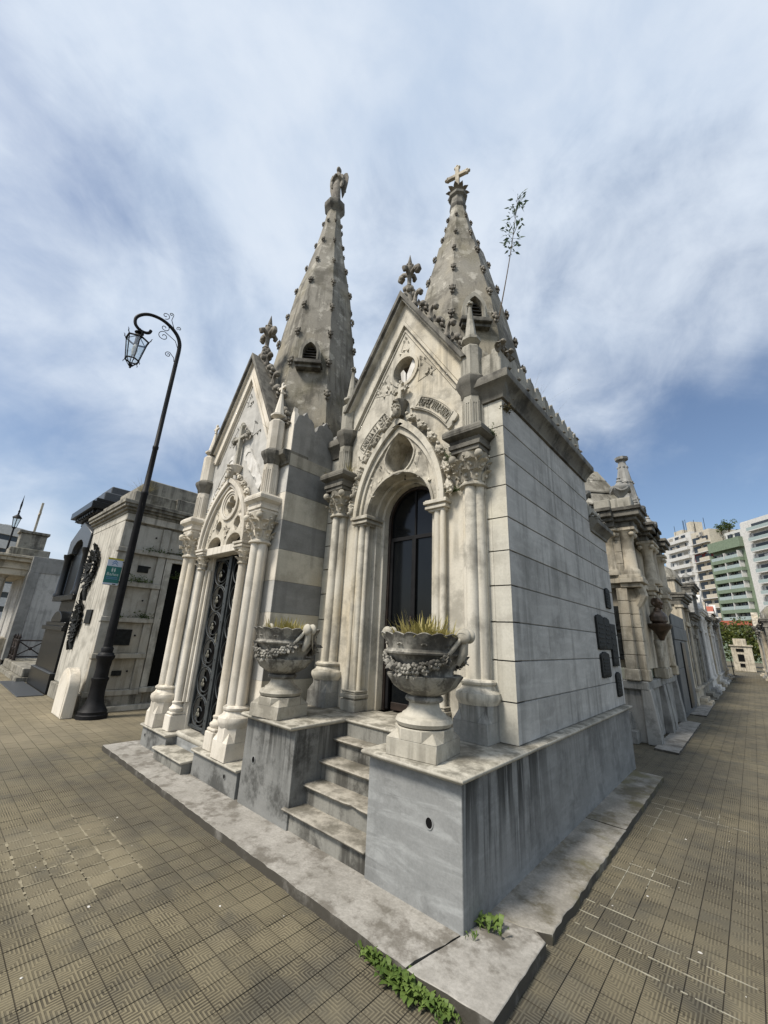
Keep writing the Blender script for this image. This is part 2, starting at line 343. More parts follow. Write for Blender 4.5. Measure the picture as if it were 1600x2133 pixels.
class MB:
    def __init__(s, mat=None): s.v = []; s.f = []; s.M = mat
    def add(s, vs_, fs):
        o = len(s.v)
        if s.M is not None: vs_ = [tuple(s.M @ Vector(p)) for p in vs_]
        s.v.extend(vs_); s.f.extend([tuple(i+o for i in f) for f in fs]); return s
    def box(s, x0, x1, y0, y1, z0, z1, b=0.):
        if x0 > x1: x0, x1 = x1, x0
        if y0 > y1: y0, y1 = y1, y0
        if not b:
            vs_ = [(x, y, z) for z in (z0, z1) for y in (y0, y1) for x in (x0, x1)]
            return s.add(vs_, [(0,2,3,1),(4,5,7,6),(0,1,5,4),(2,6,7,3),(0,4,6,2),(1,3,7,5)])
        b = min(b, (x1-x0)*.45, (y1-y0)*.45, (z1-z0)*.45)
        L = ((x0, x1), (y0, y1), (z0, z1)); vs_ = []; idx = {}
        for i in (0,1):
            for j in (0,1):
                for k in (0,1):
                    for ax in range(3):
                        c = [L[0][i], L[1][j], L[2][k]]
                        for o in range(3):
                            if o != ax: c[o] += b if (i,j,k)[o] == 0 else -b
                        idx[(i,j,k,ax)] = len(vs_); vs_.append(tuple(c))
        fs = []
        def q(*a): fs.append(tuple(idx[t] for t in a))
        for ax in range(3):
            o1, o2 = [(1,2),(2,0),(0,1)][ax]
            for sd in (0,1):
                cs = []
                for (p_, q_) in ((0,0),(1,0),(1,1),(0,1)):
                    c = [0,0,0]; c[ax] = sd; c[o1] = p_; c[o2] = q_; cs.append((*c, ax))
                if sd == 0: cs.reverse()
                q(*cs)
        for ax in range(3):
            o1, o2 = [(1,2),(2,0),(0,1)][ax]
            for p_ in (0,1):
                for q_ in (0,1):
                    c0 = [0,0,0]; c0[o1] = p_; c0[o2] = q_; c1 = list(c0); c1[ax] = 1
                    f = [(*c0,o1),(*c1,o1),(*c1,o2),(*c0,o2)]
                    if (p_ + q_) % 2: f.reverse()
                    q(*f)
        for i in (0,1):
            for j in (0,1):
                for k in (0,1):
                    f = [(i,j,k,0),(i,j,k,1),(i,j,k,2)]
                    if (i+j+k) % 2 == 0: f.reverse()
                    q(*f)
        return s.add(vs_, fs)
    def prism(s, poly, d0, d1, ax='y', holes=()):
        """poly in the plane across ax, extruded d0..d1; holes are further loops"""
        def P(a, b, d): return {'y': (a, d, b), 'x': (d, a, b), 'z': (a, b, d)}[ax]
        loops = [list(poly)] + [list(h) for h in holes]
        flat = [p for l in loops for p in l]; n = len(flat)
        vs_ = [P(a, b, d0) for a, b in flat] + [P(a, b, d1) for a, b in flat]
        tris = tessellate_polygon([[Vector((a, b, 0)) for a, b in l] for l in loops])
        fs = [tuple(t) for t in tris] + [tuple(i+n for i in reversed(t)) for t in tris]
        o = 0
        for l in loops:
            m_ = len(l)
            for i in range(m_):
                a, b = o+i, o+(i+1) % m_
                fs.append((a, b, b+n, a+n))
            o += m_
        return s.add(vs_, fs)
    def lathe(s, prof, n=16, c=(0,0,0), ph=0., sx=1., sy=1., rad=None):
        vs_ = []; fs = []
        for (r, z) in prof:
            for i in range(n):
                a = ph + 2*PI*i/n; rr = r*(rad(a, z) if rad else 1)
                vs_.append((c[0]+rr*sx*math.cos(a), c[1]+rr*sy*math.sin(a), c[2]+z))
        m_ = len(prof)
        for j in range(m_-1):
            for i in range(n):
                a, b = j*n+i, j*n+(i+1) % n
                fs.append((a, b, b+n, a+n))
        fs.append(tuple(reversed(range(n)))); fs.append(tuple(range((m_-1)*n, m_*n)))
        return s.add(vs_, fs)
    def tube(s, path, r, n=8, closed=False, flat=None):
        path = [Vector(p) for p in path]; m_ = len(path); vs_ = []; fs = []
        rs = r if isinstance(r, (list, tuple)) else [r]*m_
        prev = None
        for i, p in enumerate(path):
            t = (path[(i+1) % m_] - path[i-1]) if closed else (path[min(i+1, m_-1)] - path[max(i-1, 0)])
            t.normalize()
            u = Vector((0,0,1)).cross(t) if prev is None else prev - t*prev.dot(t)
            if u.length < 1e-4: u = Vector((1,0,0)).cross(t)
            u.normalize(); w = t.cross(u); prev = u
            for k in range(n):
                a = 2*PI*k/n
                vs_.append(tuple(p + u*(math.cos(a)*rs[i]) + w*(math.sin(a)*rs[i]*(flat or 1))))
        for i in range(m_ if closed else m_-1):
            for k in range(n):
                a, b = i*n+k, i*n+(k+1) % n; j = ((i+1) % m_)*n
                fs.append((a, b, j+(k+1) % n, j+k))
        if not closed: fs.append(tuple(reversed(range(n)))); fs.append(tuple(range((m_-1)*n, m_*n)))
        return s.add(vs_, fs)
    def ball(s, c, r, n=8, m=5):
        r = r if isinstance(r, (tuple, list)) else (r, r, r)
        vs_ = [(c[0], c[1], c[2]-r[2])]; fs = []
        for j in range(1, m):
            t = PI*j/m
            for i in range(n):
                a = 2*PI*i/n
                vs_.append((c[0]+r[0]*math.sin(t)*math.cos(a), c[1]+r[1]*math.sin(t)*math.sin(a), c[2]-r[2]*math.cos(t)))
        vs_.append((c[0], c[1], c[2]+r[2])); e = len(vs_)-1
        for i in range(n):
            fs.append((0, 1+(i+1) % n, 1+i)); fs.append((e, e-n+i, e-n+(i+1) % n))
            for j in range(m-2):
                a, b = 1+j*n+i, 1+j*n+(i+1) % n
                fs.append((a, b, b+n, a+n))
        return s.add(vs_, fs)
    def leaf(s, base, out, up, w, h, curl=.5, n=4, lobes=0., thick=.35):
        """a carved leaf: rises along up, its tip curls along out; two-sided body with thickness"""
        base, out, up = Vector(base), Vector(out).normalized(), Vector(up).normalized(); sd = up.cross(out).normalized()
        rows = []
        for i in range(n+1):
            t = i/n
            ang = curl*PI*max(0, t-.35)/.65
            p = base + up*(h*(min(t, .35) + .65*(math.sin(ang)/(ang) if ang > .01 else 1)*max(0, t-.35)/.65)) \
                + out*(h*(.10*t + .65*((1-math.cos(ang))/ang if ang > .01 else 0)*max(0, t-.35)/.65))
            ww = w*(.55+.6*math.sin(PI*min(1, t*.9+.08)))*(1+lobes*math.sin(t*PI*5)) * (1 if t < .99 else .35)
            nrm = (out*math.cos(ang) - up*math.sin(ang))
            rows.append([p - sd*ww*.5, p + nrm*w*thick*.5, p + sd*ww*.5, p - nrm*w*thick*.35])
        vs_ = [tuple(q) for r in rows for q in r]; fs = []
        for i in range(n):
            for k in range(4):
                a, b = i*4+k, i*4+(k+1) % 4
                fs.append((a, b, b+4, a+4))
        fs.append((3,2,1,0)); fs.append(tuple(n*4+k for k in range(4)))
        return s.add(vs_, fs)
    def blade(s, pts, w, nrm=None):
        """thin grass blade along pts"""
        pts = [Vector(p) for p in pts]; m_ = len(pts); vs_ = []; fs = []
        sd = (pts[-1]-pts[0]).cross(Vector((0,0,1)))
        if nrm is not None: sd = Vector(nrm)
        if sd.length < 1e-5: sd = Vector((1,0,0))
        sd.normalize()
        for i, p in enumerate(pts):
            ww = w*(1-.93*(i/(m_-1))**1.6)*(.55 if i == 0 else 1)
            vs_ += [tuple(p-sd*ww*.5), tuple(p+sd*ww*.5)]
        for i in range(m_-1): fs.append((2*i, 2*i+1, 2*i+3, 2*i+2))
        return s.add(vs_, fs)
    def mesh(s, name, mat, ang=38):
        me = bpy.data.meshes.new(name); me.from_pydata(s.v, [], s.f); me.validate(clean_customdata=False)
        if mat is not None: me.materials.append(mat)
        for p in me.polygons: p.use_smooth = True
        me.set_sharp_from_angle(angle=math.radians(ang))
        me.update(); return me
    def build(s, name, mat, parent=None, ang=38, bevel=0., fix=True):
        if isinstance(mat, str): mat = M[mat]
        me = s.mesh(name, mat, ang)
        if fix: fix_normals(me)
        o = bpy.data.objects.new(name, me); COL.objects.link(o)
        if parent is not None: setp(o, parent)
        if bevel:
            bv = o.modifiers.new('bevel', 'BEVEL'); bv.width = bevel; bv.segments = 1; bv.limit_method = 'ANGLE'; bv.angle_limit = math.radians(40); bv.harden_normals = False
        return o
import bmesh
def fix_normals(me):
    bm = bmesh.new(); bm.from_mesh(me); bmesh.ops.recalc_face_normals(bm, faces=bm.faces); bm.to_mesh(me); bm.free()

def setp(o, parent):
    o.parent = parent
    w = parent.get('_w')
    o.matrix_parent_inverse = Matrix.Translation(-Vector(w)) if w is not None else parent.matrix_basis.inverted()
def thing(name, label, cat, loc=(0,0,0), group=None):
    e = bpy.data.objects.new(name, None); COL.objects.link(e); e.location = loc; e.empty_display_size = .2
    e['label'] = label; e['category'] = cat
    if group: e['group'] = group
    e.matrix_basis = Matrix.Translation(loc)
    return e
def tag(o, label, cat, group=None):
    o['label'] = label; o['category'] = cat
    if group: o['group'] = group
    return o
def structure(o): o['kind'] = 'structure'; return o
def inst(me, name, parent, mat4):
    """another piece that shares mesh data"""
    o = bpy.data.objects.new(name, me); COL.objects.link(o); o.matrix_basis = mat4
    if parent is not None: setp(o, parent)
    return o
def pointed(cx, hw, zs, za, n=10):
    """pointed arch from left spring over the apex to right spring (x, z)"""
    h = za-zs; R = (hw*hw+h*h)/(2*hw); a1 = math.asin(min(1, h/R)) if R >= hw else PI/2
    if h > R: a1 = PI/2
    L = [(cx-hw+R-R*math.cos(a1*i/n), zs+R*math.sin(a1*i/n)) for i in range(n+1)]
    L[-1] = (cx, za)
    return L + [(2*cx-x, z) for x, z in reversed(L[:-1])]
def rounda(cx, hw, zs, n=14, rise=None):
    r = rise or hw
    return [(cx-hw*math.cos(PI*i/n), zs+r*math.sin(PI*i/n)) for i in range(n+1)]
def circ(cx, cz, r, n=20, rz=None): return [(cx+r*math.cos(2*PI*i/n), cz+(rz or r)*math.sin(2*PI*i/n)) for i in range(n)]
def text_verts(txt, size, ext):
    cu = bpy.data.curves.new('lettering', 'FONT'); cu.body = txt; cu.size = size; cu.extrude = ext; cu.resolution_u = 2
    cu.align_x = 'CENTER'; cu.align_y = 'CENTER'
    o = bpy.data.objects.new('lettering', cu); COL.objects.link(o)
    dg = bpy.context.evaluated_depsgraph_get(); dg.update()
    me = o.evaluated_get(dg).to_mesh()
    vs_ = [tuple(v.co) for v in me.vertices]; fs = [tuple(p.vertices) for p in me.polygons]
    bpy.data.objects.remove(o); bpy.data.curves.remove(cu)
    return vs_, fs
def jit(a): return random.uniform(-a, a)

# ---------------------------------------------------------------- shared carved ornaments
def crocket_mesh(mat):
    b = MB()                                   # origin on the arris, +Y out from the stone, +Z up
    b.ball((0,.035,.055), (.034,.036,.045), 7, 5)
    b.ball((-.034,.030,.02), (.026,.028,.032), 6, 4); b.ball((.034,.030,.02), (.026,.028,.032), 6, 4)
    b.ball((0,.042,-.005), (.03,.03,.034), 6, 4)
    b.ball((-.02,.022,-.055), (.018,.018,.032), 5, 4); b.ball((.02,.022,-.055), (.018,.018,.032), 5, 4)
    b.leaf((0,-.01,-.10), (0,1,0), (0,0,1), .06, .15, .55, 4)
    b.leaf((-.03,0,.03), (-.6,.6,.3), (0,.2,1), .035, .07, .6, 3); b.leaf((.03,0,.03), (.6,.6,.3), (0,.2,1), .035, .07, .6, 3)
    return b.mesh('crocket', M[mat], 50)
CROCKET = crocket_mesh('crocket')
def hook_mesh(mat):
    b = MB()                                   # curling hook crocket of a gable coping, leans along +X
    pts = [(0,0,0), (.01,0,.10), (.02,0,.17), (.05,0,.215), (.095,0,.215), (.115,0,.185), (.10,0,.16)]
    b.tube(pts, [.045,.032,.028,.03,.034,.036,.028], 7)
    b.ball((.10,0,.18), (.038,.05,.04), 7, 5); b.ball((0,.03,.02), (.05,.03,.05), 6, 4); b.ball((0,-.03,.02), (.05,.03,.05), 6, 4)
    return b.mesh('hook_crocket', M[mat], 50)
HOOK = hook_mesh('crocket')
def bud_mesh(mat, name='leaf_bud'):
    b = MB()                                   # lumpy leaf bud, long axis +Z, bulging to -Y
    rnd = random.Random(3)
    b.ball((0,-.02,0), (.045,.045,.085), 8, 6)
    for i in range(9):
        a = rnd.uniform(-1.3, 1.3); z = rnd.uniform(-.07, .07)
        b.ball((.04*math.sin(a), -.035*math.cos(a)-.02, z), (rnd.uniform(.014,.024),)*3, 5, 4)
    b.leaf((0,-.03,.03), (0,-1,0), (0,0,1), .07, .08, .7, 3); b.leaf((-.02,-.03,-.02), (-.5,-1,0), (0,0,1), .045, .07, .6, 3); b.leaf((.02,-.03,-.02), (.5,-1,0), (0,0,1), .045, .07, .6, 3)
    return b.mesh(name, M[mat], 50)

def column_cluster(parent, x, y, z0, zb, zs, zr, zc, za, mats, s=.165, bs=.205, half=.225, label=None, dark=False):
    """base block, torus mouldings, four clustered shafts, leafy capital, abacus; one column part with sub-parts"""
    mS, mC, mB, mA = mats
    n8 = [(math.cos(PI/8+PI/4*i)/math.cos(PI/8), math.sin(PI/8+PI/4*i)/math.cos(PI/8)) for i in range(8)]
    sh = MB()
    for a in range(4):
        ca, sa = math.cos(a*PI/2), math.sin(a*PI/2)
        sh.lathe([(.061, zs-.005), (.0605, (zs+zr)/2), (.058, zr)], 14, (x+.06*ca, y+.06*sa, 0))
    sh.lathe([(.07, zs-.005), (.07, zr)], 8, (x, y, 0))
    col = sh.build('column', mS, parent)
    # base: square below, octagon above, broaches between
    b = MB(); h = zb-z0
    sq = s; zq = z0 + h*.55
    b.box(x-sq, x+sq, y-sq, y+sq, z0, zq)
    vs_ = [(x+sx_*sq, y+sy_*sq, zq) for sx_, sy_ in ((1,1),(-1,1),(-1,-1),(1,-1))]
    k = math.tan(PI/8)
    oc = [(x+sq*p, y+sq*q, z) for z in (zq, zb) for p, q in ((1,k),(k,1),(-k,1),(-1,k),(-1,-k),(-k,-1),(k,-1),(1,-k))]
    b.add(oc, [tuple(range(8,16))] + [(i,(i+1) % 8,(i+1) % 8+8,i+8) for i in range(8)])
    for i, (sx_, sy_) in enumerate(((1,1),(-1,1),(-1,-1),(1,-1))):      # broach: little pyramid on each corner
        p = (x+sx_*sq, y+sy_*sq, zq); q = (x+sx_*sq, y+sy_*k*sq, zq); r = (x+sx_*k*sq, y+sy_*sq, zq)
        t = (x+sx_*sq*(1+k)/2, y+sy_*sq*(1+k)/2, zq+h*.33)
        b.add([p, q, r, t], [(0,1,3),(0,3,2),(1,2,3)])
    b.build('base_block', mB, col, bevel=.004)
    t = zs-zb
    q = MB().lathe([(bs*.86, zb-.003), (bs*.97, zb+.03*t/.16), (bs, zb+.05*t/.16), (bs*.97, zb+.075*t/.16), (bs*.84, zb+.09*t/.16), (bs*.76, zb+.10*t/.16), (bs*.70, zb+.125*t/.16),
                    (bs*.78, zb+.135*t/.16), (bs*.80, zb+.15*t/.16), (bs*.70, zs+.005), (bs*.6, zs+.01)], 20, (x, y, 0))
    q.build('base_moulding', mS if not dark else mB, col)
    # capital
    c = MB()
    c.lathe([(.125, zr-.012), (.142, zr), (.142, zr+.018), (.125, zr+.03), (.115, zr+.05), (.118, zr+.5*(zc-zr)), (.15, zr+.85*(zc-zr)), (.165, zc)], 18, (x, y, 0))
    hh = zc-zr
    for row, (zz, rr, nn, hl, w) in enumerate(((zr+.05, .115, 8, hh*.40, .085), (zr+.05+hh*.3, .12, 8, hh*.42, .095))):
        for i in range(nn):
            a = 2*PI*(i+.5*row)/nn
            d = (math.cos(a), math.sin(a), 0)
            c.leaf((x+d[0]*rr, y+d[1]*rr, zz), d, (d[0]*.18, d[1]*.18, 1), w, hl, .62, 5, .12)
            c.ball((x+d[0]*(rr+.035), y+d[1]*(rr+.035), zz+hl*.30), (.018,.018,.022), 5, 4)
    for i in range(4):
        a = PI/4+i*PI/2; d = (math.cos(a), math.sin(a))
        c.tube([(x+d[0]*.12, y+d[1]*.12, zr+hh*.45), (x+d[0]*.16, y+d[1]*.16, zr+hh*.72), (x+d[0]*.20, y+d[1]*.20, zc-.05)], [.014,.018,.022], 6)
        c.ball((x+d[0]*.215, y+d[1]*.215, zc-.062), (.044,.044,.048), 9, 7)
        for e in (-.5, .5):
            c.ball((x+math.cos(a+e)*.155, y+math.sin(a+e)*.155, zr+hh*.62), (.022,.022,.026), 6, 4)
        a2 = i*PI/2
        for e in range(5): c.ball((x+math.cos(a2)*.168+jit(.02), y+math.sin(a2)*.168+jit(.02), zr+hh*.8+jit(.03)), (.014,)*3, 5, 4)
    c.build('capital', mC, col, 50)
    ab = MB(); ht = za-zc
    ab.box(x-half*.70, x+half*.70, y-half*.70, y+half*.70, zc-.004, zc+ht*.16)
    ab.box(x-half*.78, x+half*.78, y-half*.78, y+half*.78, zc+ht*.16, zc+ht*.34)
    a, bb = half*.72, half*.97                                                # flared cavetto
    def fr(r0, r1, z_0, z_1):
        ab.add([(x-r0,y-r0,z_0),(x+r0,y-r0,z_0),(x+r0,y+r0,z_0),(x-r0,y+r0,z_0),(x-r1,y-r1,z_1),(x+r1,y-r1,z_1),(x+r1,y+r1,z_1),(x-r1,y+r1,z_1)],
               [(3,2,1,0),(4,5,6,7),(0,1,5,4),(1,2,6,5),(2,3,7,6),(3,0,4,7)])
    fr(a, a*1.06, zc+ht*.34, zc+ht*.5); fr(a*1.06, bb, zc+ht*.5, zc+ht*.64); fr(bb*1.02, half, zc+ht*.64, zc+ht*.72); fr(half, half, zc+ht*.72, zc+ht*.86); fr(half, half*.86, zc+ht*.86, za)
    ab.build('abacus', mA, col, bevel=.003)
    return col

def octo(r, z): return (r/math.cos(PI/8), z)
def pinnacle(parent, x, y, z0, zc0, zc1, zo, zt, mats, panels=True, tip='bud', r0=.10, r1=.115, rc=.165):
    mP, mW = mats
    b = MB().lathe([octo(r0, z0), octo(r0, zc0+.004)], 8, (x, y, 0), PI/8)
    if panels:
        for i in range(8):
            a = i*PI/4
            b.M = T(x, y, 0) @ rotz(a)
            b.box(r0-.002, r0+.007, -.036, -.02, z0+.03, zc0-.05); b.box(r0-.002, r0+.007, .02, .036, z0+.03, zc0-.05); b.box(r0-.002, r0+.0065, -.02, .02, zc0-.085, zc0-.05); b.box(r0-.002, r0+.0065, -.005, .005, z0+.03, zc0-.085)
            b.M = None
    p = b.build('pinnacle', mP, parent)
    h = zc1-zc0
    MB().lathe([octo(r0*.99, zc0), octo(r0*1.12, zc0+h*.08), octo(r0*1.16, zc0+h*.24), octo(rc*.92, zc0+h*.5), octo(rc, zc0+h*.62), octo(rc, zc0+h*.8), octo(r1*1.02, zc1)], 8, (x, y, 0), PI/8).build('pinnacle_cap', mW, p, 30)
    MB().lathe([octo(r1, zc1-.01), octo(r1, zo-.03), octo(r1*.8, zo)], 8, (x, y, 0), PI/8).build('pinnacle_shaft', mP, p, 30)
    k = zt-zo
    MB().lathe([(.045, zo-.01), (.05, zo+k*.06), (.115, zo+k*.13), (.115, zo+k*.18), (.075, zo+k*.22), (.07, zo+k*.25), (.02, zo+k*.92), (.018, zo+k*.93)], 8, (x, y, 0), PI/8).build('pinnacle_spike', mP, p, 30)
    t = MB()
    if tip == 'cross':
        t.lathe([(.016, zo+k*.9), (.03, zo+k*.94), (.014, zo+k*.97)], 8, (x, y, 0))
        t.box(x-.018, x+.018, y-.016, y+.016, zo+k*.95, zo+k*1.25); t.box(x-.06, x+.06, y-.0155, y+.0155, zo+k*1.08, zo+k*1.15)
        for dx, dz in ((-.06,1.115),(.06,1.115),(0,1.25)): t.ball((x+dx, y, zo+k*dz), (.026,.02,.026), 6, 4)
    else:
        t.lathe([(.018, zo+k*.9), (.03, zo+k*.93), (.016, zo+k*.95)], 8, (x, y, 0))
        for i in range(4): t.ball((x+.026*math.cos(i*PI/2), y+.026*math.sin(i*PI/2), zo+k*.99), (.02,)*3, 6, 4)
        t.ball((x, y, zo+k*1.03), (.02,.02,.03), 6, 4)
    t.build('pinnacle_finial', mP, p, 50)
    return p

def spire(parent, cx, cy, prof, mat, nck, zlo, zhi, skip=()):
    """octagonal spire with a crocket row up each arris"""
    n = 8; vs_ = []; b = MB()
    dense = []
    for (r0, z0), (r1, z1) in zip(prof[:-1], prof[1:]):
        k = max(1, int((z1-z0)/.22))
        dense += [(r0+(r1-r0)*i/k, z0+(z1-z0)*i/k) for i in range(k)]
    dense.append(prof[-1])
    rnd = random.Random(5)
    b.lathe([(r, z) for r, z in dense], 8, (cx, cy, 0), PI/8)
    b.v = [(x+rnd.uniform(-.006,.006), y+rnd.uniform(-.006,.006), z) for x, y, z in b.v]
    sp = b.build('spire', mat, parent, 25)
    def R(z):
        for (r0, z0), (r1, z1) in zip(prof[:-1], prof[1:]):
            if z0 <= z <= z1: return r0+(r1-r0)*(z-z0)/(z1-z0), (r1-r0)/(z1-z0)
        return prof[-1][0], 0
    for i in range(8):
        a = PI/8 + i*PI/4
        for j in range(nck):
            z = zlo+(zhi-zlo)*j/(nck-1) + rnd.uniform(-.015, .015)
            r, sl = R(z); s = .5+.52*min(1, r/1.0)
            if (i, j) in skip: continue
            mt = T(cx+r*math.cos(a), cy+r*math.sin(a), z) @ rotz(a-PI/2) @ Matrix.Rotation(math.atan(-sl), 4, 'X') @ rotz(rnd.uniform(-.25,.25)) @ Matrix.Diagonal((s*rnd.uniform(.9,1.15), s, s*rnd.uniform(.9,1.15), 1))
            inst(CROCKET, 'crocket', sp, mt)
    return sp, R

def spire_window(sp, cx, cy, ang, r, tilt, z0, z1, mat, w=.13):
    """little louvred lancet standing proud of a spire face; local: x across, y in, z up"""
    Mt = T(cx+r*math.cos(ang), cy+r*math.sin(ang), 0) @ rotz(ang+PI/2)
    b = MB(Mt); h = z1-z0
    out = [(-w*1.55, z0), *pointed(0, w*1.55, z0+h*.45, z1+.10), (w*1.55, z0)]
    inn = [(-w, z0+.0), *pointed(0, w, z0+h*.45, z1), (w, z0+.0)]
    b.prism(out, -.10, .35, 'y', [[(x, z+.004) for x, z in inn]])
    win = b.build('spire_window', mat, sp.parent)
    b = MB(Mt); b.prism([(-w*1.28, z0), *pointed(0, w*1.28, z0+h*.45, z1+.05), (w*1.28, z0)], -.118, -.09, 'y', [[(x, z+.004) for x, z in inn]]); b.build('window_moulding', mat, win)
    MB(Mt).box(-w*1.1, w*1.1, .05, .10, z0, z1+.03).build('dark_opening', 'dark', win)
    for k in range(6):
        zz = z0 + h*(.08+.15*k)
        ww = w if zz < z0+h*.5 else w*max(.2, 1-((zz-z0-h*.45)/(h*.55))**1.6)
        MB(Mt).add([(-ww,-.05,zz-.02),(ww,-.05,zz-.02),(ww,.045,zz+.03),(-ww,.045,zz+.03),(-ww,-.05,zz-.008),(ww,-.05,zz-.008),(ww,.045,zz+.042),(-ww,.045,zz+.042)],
              [(3,2,1,0),(4,5,6,7),(0,1,5,4),(1,2,6,5),(2,3,7,6),(3,0,4,7)]).build('louvre', 'slat', win)
    MB(Mt).box(-w*1.95, w*1.95, -.19, .3, z0-.10, z0-.045, .01).box(-w*1.75, w*1.75, -.14, .3, z0-.155, z0-.1).box(-w*1.8, w*1.8, -.165, .3, z0-.045, z0-.004).build('window_sill', 'weath', win)
    return win

def fleur(parent, x, y, z0, s, mat):
    """leafy cross finial of a gable: foliage ball, stem, two curled arms, spike"""
    b = MB(); rnd = random.Random(int(x*10))
    for i in range(14):
        a = rnd.uniform(0, 2*PI); zz = rnd.uniform(0, .2); r = .085 - .12*zz
        b.ball((x+r*math.cos(a), y+r*math.sin(a), z0+zz*s), (.042*s, .042*s, .05*s), 6, 5)
    b.lathe([(.09*s, z0-.12), (.07*s, z0+.12*s), (.055*s, z0+.23*s), (.065*s, z0+.24*s), (.05*s, z0+.26*s)], 10, (x, y, 0))
    f = b.build('gable_finial', mat, parent, 50)
    c = MB()
    c.lathe([(.052*s, z0+.25*s), (.032*s, z0+.30*s), (.035*s, z0+.45*s), (.05*s, z0+.53*s), (.06*s, z0+.57*s), (.07*s, z0+.62*s), (.055*s, z0+.67*s), (.035*s, z0+.70*s), (.04*s, z0+.71*s), (.003, z0+.9*s)], 10, (x, y, 0))
    for sg in (-1, 1):
        pts = [(0,0,.46),(.06,0,.53),(.12,0,.56),(.17,0,.545),(.185,0,.49),(.16,0,.455),(.13,0,.475)]
        c.tube([(x+sg*px*s, y+py*s, z0+pz*s) for px, py, pz in pts], [.03*s,.034*s,.038*s,.042*s,.042*s,.038*s,.03*s], 8)
        c.ball((x+sg*.15*s, y, z0+.505*s), (.05*s,.055*s,.05*s), 8, 6)
    for sg in (-1, 1):
        pts = [(0,0,.46),(0,.05,.53),(0,.10,.555),(0,.135,.52),(0,.12,.475)]
        c.tube([(x, y+sg*py*s, z0+pz*s) for px, py, pz in pts], [.03*s,.034*s,.04*s,.04*s,.03*s], 8)
    for i in range(8):
        a = i*PI/4; c.ball((x+.055*s*math.cos(a), y+.055*s*math.sin(a), z0+.65*s), (.024*s,)*3, 5, 4)
    c.build('finial_cross', mat, f, 50)
    return f

# ================================================================ ground, paving, kerbs
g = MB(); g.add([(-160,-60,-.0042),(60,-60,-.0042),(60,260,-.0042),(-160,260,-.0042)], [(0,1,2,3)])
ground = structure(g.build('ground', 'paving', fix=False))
def in_kerb(x, y):
    return (-5.62 < x < .36 and y > -.42 and y < 6) or (x < .0 and y > -.1) or (x < -8.3 and y > -.1) or (x < .30 and y > 6.4)
cells = []
for i in range(-70, 20):
    for j in range(-14, 110):
        x = TX0 + (i+.5)*TILE; y = TY0 + (j+.5)*TILE
        if in_kerb(x, y): continue
        if y > -.45 and not (.3 < x < 3.2 or x < -5.5): continue
        d = Vector((x, y, 0)) - CAM; w = d.dot(_F)
        if w < .2: continue
        u = 800+F_PX*d.dot(_R)/w; v = 1066.5-F_PX*d.dot(_U)/w
        if -140 < u < 1740 and 1300 < v < 2330 and w < 14: cells.append((w, x, y))
cells.sort()
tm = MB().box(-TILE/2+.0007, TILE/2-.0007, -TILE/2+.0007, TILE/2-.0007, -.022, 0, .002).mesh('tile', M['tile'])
rnd = random.Random(11)
for k, (w, x, y) in enumerate(cells[:300]):
    inst(tm, 'tile', ground, T(x, y, rnd.uniform(-.0012, .0006)) @ Matrix.Rotation(rnd.uniform(-.005,.005), 4, 'X') @ Matrix.Rotation(rnd.uniform(-.005,.005), 4, 'Y') @ rotz(rnd.uniform(-.008,.008)))
b = MB()
for w, x, y in cells[300:]:
    b.M = T(x, y, rnd.uniform(-.0012, .0006)) @ Matrix.Rotation(rnd.uniform(-.004,.004), 4, 'X') @ Matrix.Rotation(rnd.uniform(-.004,.004), 4, 'Y')
    b.box(-TILE/2+.0007, TILE/2-.0007, -TILE/2+.0007, TILE/2-.0007, -.02, 0)
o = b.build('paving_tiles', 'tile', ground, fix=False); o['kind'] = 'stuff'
# pale mortar standing in some joints
def snap(v, o): return o + round((v-o)/TILE)*TILE
def mortar(x0, y0, x1, y1, mat='mortar', w=.006, gapf=.12):
    horiz = abs(x1-x0) > abs(y1-y0); n = max(2, int(math.hypot(x1-x0, y1-y0)/.03))
    c = snap((y0+y1)/2, TY0) if horiz else snap((x0+x1)/2, TX0)
    b = MB(); L = []; Rr = []
    for i in range(n+1):
        t = i/n; ww = w*(.25+.75*rnd.random())*(.5 if i in (0, n) else 1)
        if horiz: L.append((x0+(x1-x0)*t, c-ww*.5+jit(.001), .0022)); Rr.append((x0+(x1-x0)*t, c+ww*.5, .0022))
        else: L.append((c-ww*.5, y0+(y1-y0)*t, .0022)); Rr.append((c+ww*.5, y0+(y1-y0)*t, .0022))
    vs_ = L+Rr; vs_ += [(x, y, -.004) for x, y, z in L+Rr]; m_ = n+1
    keep = [i for i in range(n) if rnd.random() > gapf*(.4+.6*abs(math.sin(i*.37+x0*9)))] or [0]
    fs = [(i, i+1, m_+i+1, m_+i) for i in keep] + [(2*m_+i, 2*m_+i+1, i+1, i) for i in keep] + [(m_+i, m_+i+1, 3*m_+i+1, 3*m_+i) for i in keep]
    b.add(vs_, fs).build('mortar_line', mat, ground)
for l in [(.38,.58,1.19,.62),(.38,.74,1.12,.76),(.36,.90,1.25,.92),(.36,1.03,.66,1.04),(.38,1.6,.77,1.62),(.47,1.77,.88,1.78),(.50,1.9,.50,1.17),(.66,1.91,.66,1.51),
          (.41,2.74,.65,2.75),(.50,3.59,.50,2.5),(.36,3.52,.94,3.54),(.42,3.36,1.26,3.38),(.39,3.84,.65,3.86),(.38,3.04,.63,3.05),(.93,3.79,.93,3.38),(.79,3.72,.79,3.37),(.36,.35,.362,3.2)]:
    mortar(*l)
for yy in (-1.63,-1.47,-1.32,-1.16,-1.0): mortar(-3.3+jit(.15), yy, -2.05+jit(.15), yy, 'mortar_y', .022, .45)
